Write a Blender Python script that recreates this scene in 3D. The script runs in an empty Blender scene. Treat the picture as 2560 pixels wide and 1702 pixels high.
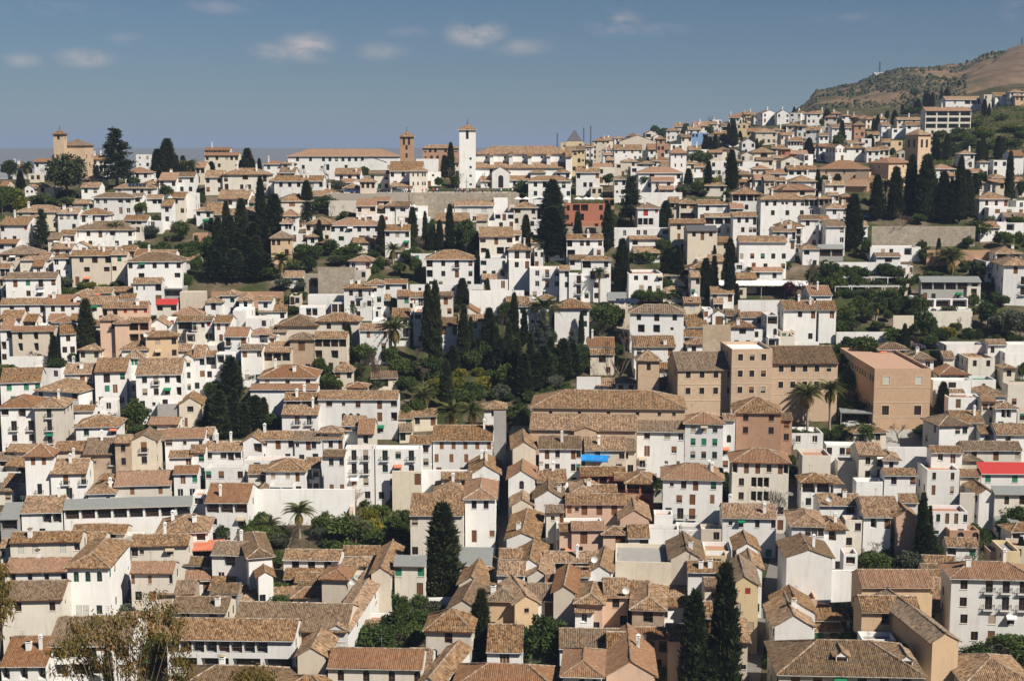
import bpy, math, random
import numpy as np
from mathutils import Vector
R = math.radians
rnd = random.Random(7)
scene = bpy.context.scene
# ------------------------------------------------------------ camera, sky, sun, exposure
PW, PH, F = 2560.0, 1702.0, 3517.0            # photograph size and focal length in its pixels
PITCH = math.atan((851 - 372) / F)
cam = bpy.data.cameras.new('camera'); cam.sensor_width = 36; cam.lens = F / PW * 36
cam.clip_start = 1; cam.clip_end = 60000
camo = bpy.data.objects.new('camera', cam); scene.collection.objects.link(camo)
camo.rotation_euler = (math.pi / 2 - PITCH, 0, 0)
scene.camera = camo
SUN_AZ, SUN_EL = R(49), R(45)                 # azimuth measured from straight behind the camera towards its right
w = bpy.data.worlds.new('World'); scene.world = w; w.use_nodes = True
nt = w.node_tree; bg = nt.nodes['Background']
sky = nt.nodes.new('ShaderNodeTexSky'); sky.sky_type = 'NISHITA'; sky.sun_disc = False
sky.sun_elevation = SUN_EL; sky.sun_rotation = math.pi - SUN_AZ
sky.altitude = 750; sky.air_density = 1.0; sky.dust_density = 0.25; sky.ozone_density = 3.0
bg.inputs['Strength'].default_value = 0.05
def clouds():
    L = nt.links.new; N = nt.nodes.new
    geo = N('ShaderNodeTexCoord')
    ns = N('ShaderNodeTexNoise'); ns.inputs['Scale'].default_value = 26; ns.inputs['Detail'].default_value = 7
    ns.inputs['Roughness'].default_value = 0.6
    mp = N('ShaderNodeMapping'); mp.inputs['Scale'].default_value = (1, 1, 2.2); L(geo.outputs['Generated'], mp.inputs['Vector'])
    L(mp.outputs[0], ns.inputs['Vector'])
    acc = None
    for px, py, sx, sy, k in CLOUDS:
        x = (px - 1280) / F; yy = -(py - 851) / F
        d = Vector((x, math.cos(PITCH) + yy * math.sin(PITCH), -math.sin(PITCH) + yy * math.cos(PITCH))).normalized()
        m = N('ShaderNodeMapping'); m.vector_type = 'POINT'
        m.inputs['Scale'].default_value = (F / sx, F / sx, F / sy)
        m.inputs['Location'].default_value = (-d.x * F / sx, -d.y * F / sx, -d.z * F / sy)
        L(geo.outputs['Generated'], m.inputs['Vector'])
        ln = N('ShaderNodeVectorMath'); ln.operation = 'LENGTH'; L(m.outputs[0], ln.inputs[0])
        mr = N('ShaderNodeMapRange'); mr.interpolation_type = 'SMOOTHSTEP'
        mr.inputs['From Min'].default_value = 0.0; mr.inputs['From Max'].default_value = 1.0
        mr.inputs['To Min'].default_value = k; mr.inputs['To Max'].default_value = 0.0
        L(ln.outputs['Value'], mr.inputs['Value'])
        if acc is None: acc = mr.outputs[0]
        else:
            a = N('ShaderNodeMath'); a.operation = 'MAXIMUM'; L(acc, a.inputs[0]); L(mr.outputs[0], a.inputs[1]); acc = a.outputs[0]
    n2 = N('ShaderNodeMapRange'); n2.inputs['From Min'].default_value = 0.40; n2.inputs['From Max'].default_value = 0.60
    L(ns.outputs['Fac'], n2.inputs['Value'])
    mu = N('ShaderNodeMath'); mu.operation = 'MULTIPLY'; L(acc, mu.inputs[0]); L(n2.outputs[0], mu.inputs[1])
    tint = N('ShaderNodeMix'); tint.data_type = 'RGBA'; tint.blend_type = 'MULTIPLY'; tint.inputs['Factor'].default_value = 1
    tint.inputs[7].default_value = SKY_TINT; L(sky.outputs[0], tint.inputs[6])
    mx = N('ShaderNodeMix'); mx.data_type = 'RGBA'; mx.inputs[7].default_value = (8.6, 7.7, 7.5, 1)
    L(mu.outputs[0], mx.inputs['Factor']); L(tint.outputs[2], mx.inputs[6]); L(mx.outputs[2], bg.inputs['Color'])
SKY_TINT = (0.49, 0.585, 0.70, 1)
CLOUDS = [(770, 118, 95, 48, 1.0), (680, 132, 80, 32, .7), (1190, 84, 100, 52, 1.0), (1300, 118, 110, 30, .45), (1535, 60, 90, 45, .75),
          (215, 145, 95, 32, .8), (950, 128, 90, 32, .45), (1020, 82, 70, 22, .35), (330, 98, 80, 22, .3), (420, 145, 100, 30, .35),
          (50, 152, 70, 25, .5), (1650, 75, 90, 24, .3), (560, 15, 120, 28, .4), (2555, 25, 60, 40, .5), (2120, 50, 120, 22, .25), (130, 22, 200, 30, .25)]
clouds()
sun = bpy.data.lights.new('sun', 'SUN'); sun.energy = 5.0; sun.angle = R(0.53); sun.color = (1.0, 0.925, 0.81)
suno = bpy.data.objects.new('sun', sun); scene.collection.objects.link(suno)
to_sun = Vector((math.sin(SUN_AZ) * math.cos(SUN_EL), -math.cos(SUN_AZ) * math.cos(SUN_EL), math.sin(SUN_EL)))
suno.rotation_euler = to_sun.to_track_quat('Z', 'Y').to_euler(); suno.location = (300, -300, 400)
vs = scene.view_settings; vs.view_transform = 'Standard'; vs.look = 'None'; vs.exposure = 0.36; vs.gamma = 1
scene.cycles.max_bounces = 4; scene.cycles.diffuse_bounces = 1; scene.cycles.glossy_bounces = 2
scene.cycles.transparent_max_bounces = 6; scene.cycles.use_denoising = True
col = scene.collection

# ------------------------------------------------------------ terrain
PY = [-60, 0, 60, 120, 150, 200, 230, 250, 290, 330, 370, 410, 450, 490, 505, 560, 700, 900, 1500, 4000, 9000, 40000]
PZ = [-4, -8, -50, -86, -89, -88, -86, -84, -80, -70, -56, -42, -28, -15, -13, -12, -16, -40, -60, -80, -80, -80]
def sst(a, b, x):
    t = np.clip((x - a) / (b - a), 0, 1); return t * t * (3 - 2 * t)
CRX = np.array([1880, 1965, 2008, 2030, 2128, 2215, 2280, 2388, 2443, 2560, 2900, 3600]); CRY = np.array([380, 300, 266, 236, 217, 181, 170, 166, 150, 130, 95, 80])
CRU = (CRX - 1280) / F; CRZ = 1500 * np.tan(np.arctan((851 - CRY) / F) - PITCH)
def ground(X, Y):
    X = np.asarray(X, float); Y = np.asarray(Y, float)
    u = X / np.maximum(Y, 120)
    base = np.interp(Y, PY, PZ)
    s = sst(0.02, 0.07, u) * sst(490, 560, Y)
    kf = np.interp(u, [.03, .07, .1, .134, .193, .23], [0, .02, .045, .066, .083, .091])
    far = -14 + np.clip(Y - 500, 0, 450) * kf - np.clip(Y - 960, 0, 700) * .11 * (1 - sst(.15, .19, u)) + sst(.27, .36, u) * 16 * sst(540, 800, Y)
    z = base * (1 - s) + far * s
    hz = np.interp(u, CRU, CRZ)
    hill = sst(1020, 1500, Y) * (1 - 0.8 * sst(1500, 2600, Y)) * sst(.165, .2, u)
    zh = z + (hz - z) * hill
    hx, hy = X * .8 + Y * .25, Y
    gul = np.abs(np.sin(hx * .013 + .8 * np.sin(hy * .006))) * 3.0 + np.abs(np.sin(hx * .031 + 1.1 + np.sin(hy * .012))) * 2.0 + np.sin(hx * .083 + hy * .05) * .7 + np.sin(hx * .19 - hy * .11) * .35
    zh = zh + (gul - 2.6) * np.clip((Y - 1000) / 250, 0, 1.6) * sst(.18, .21, u) * np.interp(Y, [1400, 1500], [1, .55])
    # the quarry cut on the far hill: a step whose left flank turns away from the sun
    uu = u - (Y - 1250) * .00016
    cut = sst(.322, .331, uu) * sst(1085, 1130, Y) * (1 - sst(1330, 1420, Y))
    zh = zh + cut * 10
    return zh
def raydir(px, py):
    x = (px - 1280) / F; y = -(py - 851) / F
    dy = math.cos(PITCH) + y * math.sin(PITCH); dz = -math.sin(PITCH) + y * math.cos(PITCH)
    return x / dy, dz / dy
YS = np.concatenate([np.arange(130, 600, 1.0), np.arange(600, 1900, 4.0)])
def solve(px, py, h):
    """distance at which a point h metres above the ground shows at this pixel"""
    dx, dz = raydir(px, py)
    g = YS * dz - ground(YS * dx, YS) - h
    k = np.nonzero(g <= 0)[0]
    if len(k) == 0: return float(YS[np.argmin(g)])
    k = k[0]
    if k == 0: return float(YS[0])
    a, b = g[k - 1], g[k]
    return float(YS[k - 1] + (YS[k] - YS[k - 1]) * a / (a - b))
def project(X, Y, Z):
    f = Y * math.cos(PITCH) - Z * math.sin(PITCH); up = Y * math.sin(PITCH) + Z * math.cos(PITCH)
    return 1280 + F * X / f, 851 - F * up / f

# ------------------------------------------------------------ materials
MATS = {}
def mat(name, base, rough=.85, noise=None, streak=0, bump=0, rand=0.0, spec=.25, second=None, scale=1.0, coord='Object', emis=None):
    m = bpy.data.materials.new(name); m.use_nodes = True; t = m.node_tree; L = t.links.new; N = t.nodes.new
    b = t.nodes['Principled BSDF']; b.inputs['Roughness'].default_value = rough
    b.inputs['Specular IOR Level'].default_value = spec
    c = N('ShaderNodeRGB'); c.outputs[0].default_value = (*base, 1); out = c.outputs[0]
    if noise or streak or bump or second:
        tc = N('ShaderNodeTexCoord'); oi = N('ShaderNodeObjectInfo')
        off = N('ShaderNodeVectorMath'); off.operation = 'MULTIPLY_ADD'
        cx = N('ShaderNodeCombineXYZ')
        for i in range(3): L(oi.outputs['Random'], cx.inputs[i])
        L(cx.outputs[0], off.inputs[0]); off.inputs[1].default_value = (37, 91, 53); L(tc.outputs[coord], off.inputs[2])
        def tex(sc, det=5, stretch=None, rg=.6):
            n = N('ShaderNodeTexNoise'); n.inputs['Scale'].default_value = sc; n.inputs['Detail'].default_value = det; n.inputs['Roughness'].default_value = rg
            src = off.outputs[0]
            if stretch:
                mp = N('ShaderNodeMapping'); mp.inputs['Scale'].default_value = stretch; L(src, mp.inputs['Vector']); src = mp.outputs[0]
            L(src, n.inputs['Vector']); return n.outputs['Fac']
        def mixc(fac, a, colr, blend='MIX'):
            mx = N('ShaderNodeMix'); mx.data_type = 'RGBA'; mx.blend_type = blend; L(fac, mx.inputs['Factor']); L(a, mx.inputs[6]); mx.inputs[7].default_value = (*colr, 1); return mx.outputs[2]
        def rng(v, a, b_, lo, hi):
            r_ = N('ShaderNodeMapRange'); L(v, r_.inputs['Value'])
            for i, q in zip(('From Min', 'From Max', 'To Min', 'To Max'), (a, b_, lo, hi)): r_.inputs[i].default_value = q
            return r_.outputs[0]
        if second:
            out = mixc(rng(tex(.35 * scale, 6), .42, .62, 0, 1), out, second)
        if noise:
            out = mixc(rng(tex(noise[0], 6), .35, .75, 0, noise[1]), out, noise[2])
        if streak:
            out = mixc(rng(tex(1.0, 4, (1.3, 1.3, .16)), .52, .78, 0, streak), out, (.34, .30, .25))
        if bump:
            bp = N('ShaderNodeBump'); bp.inputs['Strength'].default_value = bump; bp.inputs['Distance'].default_value = .05
            L(tex(6 * scale, 4), bp.inputs['Height']); L(bp.outputs[0], b.inputs['Normal'])
        if rand:
            hs = N('ShaderNodeHueSaturation'); L(rng(oi.outputs['Random'], 0, 1, 1 - rand, 1 + rand * .5), hs.inputs['Value'])
            L(rng(oi.outputs['Random'], 0, 1, .5 - rand * .06, .5 + rand * .06), hs.inputs['Hue']); L(out, hs.inputs['Color']); out = hs.outputs[0]
    L(out, b.inputs['Base Color'])
    MATS[name] = m; return m
mat('white', (.84, .83, .81), .9, (.35, .42, (.66, .62, .55)), .3, .25, .12)
mat('offwhite', (.74, .69, .60), .9, (.4, .5, (.58, .52, .43)), .4, .25, .14)
mat('blindpale', (.62, .63, .57), .7)
mat('brickblock', (.57, .385, .25), .9, (1.2, .5, (.45, .30, .19)), .3, .25, .03, second=(.52, .34, .215), scale=4)
mat('roofpaving', (.50, .32, .22), .9, (.6, .5, (.42, .27, .19)))
mat('tanlight', (.66, .52, .38), .9, (2, .4, (.5, .37, .26)))
mat('cream', (.70, .62, .50), .9, (.6, .4, (.52, .44, .35)), .3, .25, .12)
mat('ochre', (.66, .48, .30), .9, (.6, .4, (.52, .37, .24)), .4, .2, .08)
mat('pink', (.68, .46, .34), .9, (.6, .4, (.55, .38, .30)), .4, .2, .1)
mat('yellow', (.70, .55, .33), .9, (.6, .4, (.58, .46, .3)), .4, .2, .1)
mat('terracotta', (.48, .20, .12), .9, (.6, .4, (.36, .16, .10)), .3, .2, .1)
mat('brickwall', (.44, .26, .16), .9, (2.5, .5, (.33, .20, .13)), .3, .3, .08, second=(.50, .31, .20))
mat('tanwall', (.60, .45, .315), .9, (.9, .5, (.46, .33, .23)), .3, .25, .05, second=(.55, .40, .27), scale=3)
mat('rough', (.47, .35, .24), .95, (.8, .6, (.30, .23, .17)), .6, .6, .1, second=(.56, .44, .32))
mat('stone', (.38, .32, .25), .95, (1.6, .8, (.20, .17, .13)), .4, .8, .1, second=(.48, .41, .33), scale=2)
mat('grey', (.38, .37, .35), .9, (.8, .5, (.26, .25, .24)), .4, .3, .1)
mat('blue', (.20, .34, .56), .8, (.8, .3, (.26, .38, .55)), .2, .1, .1)
mat('green', (.03, .22, .12), .8, (.8, .4, (.05, .16, .10)), .1, .1, .05)
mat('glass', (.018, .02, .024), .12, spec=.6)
mat('dark', (.03, .026, .022), .8)
mat('woodframe', (.16, .075, .04), .7, (3, .5, (.10, .05, .03)), rand=.25)
mat('whiteframe', (.72, .71, .68), .6)
mat('greenframe', (.03, .16, .10), .6, rand=.2)
mat('darkframe', (.06, .045, .035), .6)
mat('blind', (.46, .38, .28), .7, rand=.25)
mat('blindbrown', (.28, .13, .06), .7, rand=.25)
mat('blindgreen', (.05, .24, .15), .6, rand=.2)
mat('blindred', (.40, .05, .04), .7)
mat('iron', (.03, .03, .03), .5, spec=.5)
mat('doorwood', (.20, .085, .035), .7, (4, .5, (.12, .05, .02)))
mat('terrace', (.46, .24, .16), .9, (.8, .5, (.36, .22, .16)), rand=.2)
mat('cloth_white', (.80, .78, .74), .9, (1, .2, (.66, .64, .6)))
mat('cloth_orange', (.60, .20, .11), .9)
mat('tarp_blue', (.02, .23, .62), .45, (1.5, .4, (.03, .33, .75)), bump=.4)
mat('net_green', (.01, .16, .075), .8, (1.2, .5, (.02, .22, .1)), bump=.5)
mat('metal_red', (.45, .045, .04), .5, (1, .3, (.5, .1, .08)))
mat('metal_grey', (.22, .23, .22), .5, (1, .4, (.3, .31, .3)))
mat('bark', (.13, .095, .07), .95, (2, .5, (.08, .06, .05)))
mat('barkpale', (.34, .28, .22), .95, (2, .5, (.2, .16, .13)))
mat('solar', (.02, .03, .06), .15, spec=.6)
mat('slate', (.10, .10, .11), .7)
mat('water', (.03, .18, .30), .08, spec=.6)
mat('skin', (.45, .28, .2), .7)
mat('rubber', (.02, .02, .02), .8)
mat('dish', (.74, .74, .72), .5)

def tile_mat(name, cols, lichen, cs=.3):
    """curved clay roof tiles: colour of each tile drawn from a small palette, lichen and soot on top; relief is in the mesh"""
    m = bpy.data.materials.new(name); m.use_nodes = True; t = m.node_tree; L = t.links.new; N = t.nodes.new
    b = t.nodes['Principled BSDF']; b.inputs['Roughness'].default_value = .9; b.inputs['Specular IOR Level'].default_value = .15
    uv = N('ShaderNodeUVMap'); oi = N('ShaderNodeObjectInfo'); sp = N('ShaderNodeSeparateXYZ'); L(uv.outputs[0], sp.inputs[0])
    def mth(op, a, v):
        q = N('ShaderNodeMath'); q.operation = op; L(a, q.inputs[0])
        if isinstance(v, (int, float)): q.inputs[1].default_value = v
        else: L(v, q.inputs[1])
        return q.outputs[0]
    fu = mth('FLOOR', mth('DIVIDE', sp.outputs[0], cs), 0); fv = mth('FLOOR', mth('DIVIDE', sp.outputs[1], .42), 0)
    cb = N('ShaderNodeCombineXYZ'); L(fu, cb.inputs[0]); L(fv, cb.inputs[1]); L(oi.outputs['Random'], cb.inputs[2])
    wn = N('ShaderNodeTexWhiteNoise'); wn.noise_dimensions = '3D'; L(cb.outputs[0], wn.inputs['Vector'])
    cr = N('ShaderNodeValToRGB'); cr.color_ramp.interpolation = 'LINEAR'
    e = cr.color_ramp.elements; e[0].position = 0; e[0].color = (*cols[0], 1); e[1].position = 1; e[1].color = (*cols[-1], 1)
    for i, c in enumerate(cols[1:-1]):
        q = e.new((i + 1) / (len(cols) - 1)); q.color = (*c, 1)
    L(wn.outputs['Value'], cr.inputs[0])
    ofs = N('ShaderNodeCombineXYZ'); L(oi.outputs['Random'], ofs.inputs[0]); L(oi.outputs['Random'], ofs.inputs[1])
    va = N('ShaderNodeVectorMath'); va.operation = 'MULTIPLY_ADD'; L(ofs.outputs[0], va.inputs[0]); va.inputs[1].default_value = (300, 170, 0); L(uv.outputs[0], va.inputs[2])
    ns = N('ShaderNodeTexNoise'); ns.inputs['Scale'].default_value = .45; ns.inputs['Detail'].default_value = 6; ns.inputs['Roughness'].default_value = .65; L(va.outputs[0], ns.inputs['Vector'])
    mr = N('ShaderNodeMapRange'); mr.inputs['From Min'].default_value = .48; mr.inputs['From Max'].default_value = .72; mr.inputs['To Max'].default_value = lichen; L(ns.outputs['Fac'], mr.inputs['Value'])
    mx = N('ShaderNodeMix'); mx.data_type = 'RGBA'; L(mr.outputs[0], mx.inputs['Factor']); L(cr.outputs[0], mx.inputs[6]); mx.inputs[7].default_value = (.12, .10, .07, 1)
    hs = N('ShaderNodeHueSaturation'); r_ = N('ShaderNodeMapRange'); L(oi.outputs['Random'], r_.inputs['Value']); r_.inputs['To Min'].default_value = .78; r_.inputs['To Max'].default_value = 1.14
    L(r_.outputs[0], hs.inputs['Value']); L(mx.outputs[2], hs.inputs['Color'])
    r2 = N('ShaderNodeMapRange'); L(oi.outputs['Random'], r2.inputs['Value']); r2.inputs['To Min'].default_value = 1.1; r2.inputs['To Max'].default_value = .85
    L(r2.outputs[0], hs.inputs['Saturation'])
    L(hs.outputs[0], b.inputs['Base Color'])
    MATS[name] = m
tile_mat('tile_old', [(0.107, 0.061, 0.032), (0.204, 0.115, 0.060), (0.287, 0.170, 0.089), (0.371, 0.239, 0.137), (0.195, 0.120, 0.068), (0.448, 0.317, 0.188)], .6)
tile_mat('tile_new', [(0.214, 0.106, 0.055), (0.273, 0.147, 0.081), (0.302, 0.175, 0.103), (0.244, 0.129, 0.073), (0.341, 0.221, 0.137)], .25)
tile_mat('tile_grey', [(0.097, 0.064, 0.041), (0.165, 0.110, 0.068), (0.214, 0.147, 0.094), (0.273, 0.193, 0.124), (0.146, 0.097, 0.061)], .65)
tile_mat('ridge', [(.24, .16, .10), (.42, .33, .24), (.20, .13, .085), (.50, .42, .33)], .3, .5)
WALL = dict(w='white', e='offwhite', c='cream', o='ochre', p='pink', y='yellow', t='terracotta', b='brickwall', r='rough', s='stone', g='grey', u='blue', v='net_green', k='tanwall', j='brickblock')
WNAME = dict(w='white', e='off-white', c='cream', o='ochre', p='salmon', y='yellow', t='terracotta-red', b='brick', r='rough tan', s='stone', g='grey', u='blue', v='green', k='tan brick', j='brown brick')
ROOFM = dict(o='tile_new', g='metal_grey', k='tile_grey', r='metal_red', b='tile_old', s='slate')

# ------------------------------------------------------------ mesh helpers
class MB:
    def __init__(s): s.v = []; s.f = []; s.m = []; s.uv = None
    def quad(s, a, b, c, d, m=0):
        n = len(s.v); s.v += [a, b, c, d]; s.f.append((n, n + 1, n + 2, n + 3)); s.m.append(m)
    def poly(s, pts, m=0):
        n = len(s.v); s.v += list(pts); s.f.append(tuple(range(n, n + len(pts)))); s.m.append(m)
    def box(s, x0, x1, y0, y1, z0, z1, m=0):
        n = len(s.v)
        s.v += [(x0, y0, z0), (x1, y0, z0), (x1, y1, z0), (x0, y1, z0), (x0, y0, z1), (x1, y0, z1), (x1, y1, z1), (x0, y1, z1)]
        for q in ((0, 3, 2, 1), (4, 5, 6, 7), (0, 1, 5, 4), (1, 2, 6, 5), (2, 3, 7, 6), (3, 0, 4, 7)):
            s.f.append(tuple(n + i for i in q)); s.m.append(m)
    def tube(s, pts, rad, k=6, m=0, cap=True):
        n = len(s.v); P = [Vector(p) for p in pts]
        for i, p in enumerate(P):
            t = (P[min(i + 1, len(P) - 1)] - P[max(i - 1, 0)]).normalized()
            a = t.orthogonal().normalized() if abs(t.z) < .99 else Vector((1, 0, 0)); b = t.cross(a).normalized(); a = b.cross(t)
            r = rad[i] if isinstance(rad, (list, tuple)) else rad
            for j in range(k):
                q = p + (a * math.cos(2 * math.pi * j / k) + b * math.sin(2 * math.pi * j / k)) * r; s.v.append(tuple(q))
        for i in range(len(P) - 1):
            for j in range(k):
                s.f.append((n + i * k + j, n + i * k + (j + 1) % k, n + (i + 1) * k + (j + 1) % k, n + (i + 1) * k + j)); s.m.append(m)
        if cap:
            s.f.append(tuple(n + (len(P) - 1) * k + j for j in range(k))); s.m.append(m)
    def mesh(s, name, mats, smooth=False):
        me = bpy.data.meshes.new(name); me.from_pydata(s.v, [], s.f)
        for x in mats: me.materials.append(MATS[x] if isinstance(x, str) else x)
        if len(mats) > 1: me.polygons.foreach_set('material_index', s.m)
        if s.uv is not None:
            l = me.uv_layers.new(name='UVMap'); vi = np.zeros(len(me.loops), int); me.loops.foreach_get('vertex_index', vi)
            l.data.foreach_set('uv', np.asarray(s.uv, np.float32)[vi].ravel())
        if smooth: me.polygons.foreach_set('use_smooth', [True] * len(me.polygons))
        return me
def obj(name, me, parent=None, loc=(0, 0, 0), rz=0, scale=None):
    o = bpy.data.objects.new(name, me); col.objects.link(o); o.parent = parent; o.location = loc
    if rz: o.rotation_euler = (0, 0, rz)
    if scale: o.scale = scale
    return o
def tag(o, label=None, cat=None, group=None, kind=None):
    if label: o['label'] = label
    if cat: o['category'] = cat
    if group: o['group'] = group
    if kind: o['kind'] = kind
    return o
THINGS = []     # (object, category, attribute phrase variants, x, y, group)
LANDMARKS = []  # (phrase, x, y)
def reg(o, cat, phrases, x, y, group): THINGS.append((o, cat, phrases, x, y, group))

# ------------------------------------------------------------ ground sheet
def build_ground():
    ys = np.concatenate([np.arange(-60, 130, 10), np.arange(130, 600, 5), np.arange(600, 1100, 10), np.arange(1100, 1560, 5), np.arange(1560, 1800, 20), 1800 * 1.13 ** np.arange(0, 21)])
    us = np.concatenate([np.arange(-1.3, -.45, .08), np.concatenate([np.arange(-.45, .17, .008), np.arange(.17, .47, .004)]), np.arange(.47, 1.4, .08)])
    Yg, Ug = np.meshgrid(ys, us, indexing='ij'); Xg = Ug * np.maximum(Yg, 160)
    Zg = ground(Xg, Yg)
    v = np.stack([Xg, Yg, Zg], -1).reshape(-1, 3); nu = len(us); ny = len(ys)
    i = (np.arange(ny - 1)[:, None] * nu + np.arange(nu - 1)[None]).ravel()
    f = np.stack([i, i + 1, i + nu + 1, i + nu], -1)
    me = bpy.data.meshes.new('ground'); me.from_pydata(v.tolist(), [], f.tolist())
    me.polygons.foreach_set('use_smooth', [True] * len(me.polygons))
    m = bpy.data.materials.new('earth'); m.use_nodes = True; t = m.node_tree; L = t.links.new; N = t.nodes.new
    b = t.nodes['Principled BSDF']; b.inputs['Roughness'].default_value = .95; b.inputs['Specular IOR Level'].default_value = .1
    tc = N('ShaderNodeTexCoord')
    def tex(sc, det=7, rg=.65):
        n = N('ShaderNodeTexNoise'); n.inputs['Scale'].default_value = sc; n.inputs['Detail'].default_value = det; n.inputs['Roughness'].default_value = rg; L(tc.outputs['Object'], n.inputs['Vector']); return n.outputs['Fac']
    def ramp(v, stops):
        c = N('ShaderNodeValToRGB'); L(v, c.inputs[0]); e = c.color_ramp.elements
        e[0].position, e[0].color = stops[0][0], (*stops[0][1], 1); e[1].position, e[1].color = stops[-1][0], (*stops[-1][1], 1)
        for p, q in stops[1:-1]: x = e.new(p); x.color = (*q, 1)
        return c.outputs[0]
    near = ramp(tex(.09), [(.3, (.025, .035, .012)), (.46, (.05, .06, .02)), (.56, (.11, .085, .055)), (.7, (.19, .155, .115))])
    far = ramp(tex(.022, 9, .72), [(.34, (.05, .052, .03)), (.45, (.10, .085, .05)), (.53, (.19, .13, .08)), (.68, (.29, .19, .12))])
    sp = N('ShaderNodeSeparateXYZ'); L(tc.outputs['Object'], sp.inputs[0])
    mr = N('ShaderNodeMapRange'); mr.inputs['From Min'].default_value = 960; mr.inputs['From Max'].default_value = 1080; L(sp.outputs[1], mr.inputs['Value'])
    mx = N('ShaderNodeMix'); mx.data_type = 'RGBA'; L(mr.outputs[0], mx.inputs['Factor']); L(near, mx.inputs[6]); L(far, mx.inputs[7])
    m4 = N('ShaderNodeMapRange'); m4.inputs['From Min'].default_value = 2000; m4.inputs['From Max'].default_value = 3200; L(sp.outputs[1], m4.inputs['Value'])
    plain = ramp(tex(.004, 6), [(.35, (.20, .19, .15)), (.65, (.33, .31, .27))])  # pale ramp puts some distance haze into the far plain's own colour
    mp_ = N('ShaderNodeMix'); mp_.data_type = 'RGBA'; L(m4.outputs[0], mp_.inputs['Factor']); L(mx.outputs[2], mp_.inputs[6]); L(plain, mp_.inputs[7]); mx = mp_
    # bare quarried rock face at the right of the hill
    dv = N('ShaderNodeMath'); dv.operation = 'DIVIDE'; L(sp.outputs[0], dv.inputs[0]); L(sp.outputs[1], dv.inputs[1])
    m1 = N('ShaderNodeMapRange'); m1.inputs['From Min'].default_value = .326; m1.inputs['From Max'].default_value = .336; L(dv.outputs[0], m1.inputs['Value'])
    m2 = N('ShaderNodeMapRange'); m2.inputs['From Min'].default_value = 1370; m2.inputs['From Max'].default_value = 1300; L(sp.outputs[1], m2.inputs['Value'])
    m3 = N('ShaderNodeMapRange'); m3.inputs['From Min'].default_value = 1070; m3.inputs['From Max'].default_value = 1090; L(sp.outputs[1], m3.inputs['Value'])
    p1 = N('ShaderNodeMath'); p1.operation = 'MULTIPLY'; L(m1.outputs[0], p1.inputs[0]); L(m2.outputs[0], p1.inputs[1])
    p2 = N('ShaderNodeMath'); p2.operation = 'MULTIPLY'; L(p1.outputs[0], p2.inputs[0]); L(m3.outputs[0], p2.inputs[1])
    rock = ramp(tex(.06, 9, .75), [(.36, (.10, .072, .048)), (.5, (.165, .115, .078)), (.64, (.22, .16, .11))])
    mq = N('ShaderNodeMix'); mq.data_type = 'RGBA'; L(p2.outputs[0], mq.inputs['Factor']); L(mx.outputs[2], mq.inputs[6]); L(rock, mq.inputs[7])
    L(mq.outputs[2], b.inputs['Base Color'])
    bp = N('ShaderNodeBump'); bp.inputs['Strength'].default_value = .6; bp.inputs['Distance'].default_value = 1.2; L(tex(.25), bp.inputs['Height']); L(bp.outputs[0], b.inputs['Normal'])
    me.materials.append(m)
    tag(obj('ground', me), kind='structure')
    # low mountains on the far horizon
    mb = MB(); xs = np.linspace(-9000, 9000, 120)
    for k, (yy, hh) in enumerate(((7000, -20), (8200, 8))):
        z = hh * (.45 + .35 * np.sin(xs * .0009 + k * 2) + .2 * np.sin(xs * .0023 + k) + .1 * np.sin(xs * .006)) * (0.5 + .5 * sst(-5000, 2000, -np.abs(xs - 600) + 2500))
        for i in range(len(xs) - 1):
            mb.quad((xs[i], yy - 1200, -79), (xs[i + 1], yy - 1200, -79), (xs[i + 1], yy, z[i + 1]), (xs[i], yy, z[i]))
            mb.quad((xs[i], yy, z[i]), (xs[i + 1], yy, z[i + 1]), (xs[i + 1], yy + 1200, -79), (xs[i], yy + 1200, -79))
    mat('mountain', (.14, .13, .10), .95)
    tag(obj('mountains', mb.mesh('mountains', ['mountain'])), kind='structure')
build_ground()
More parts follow.
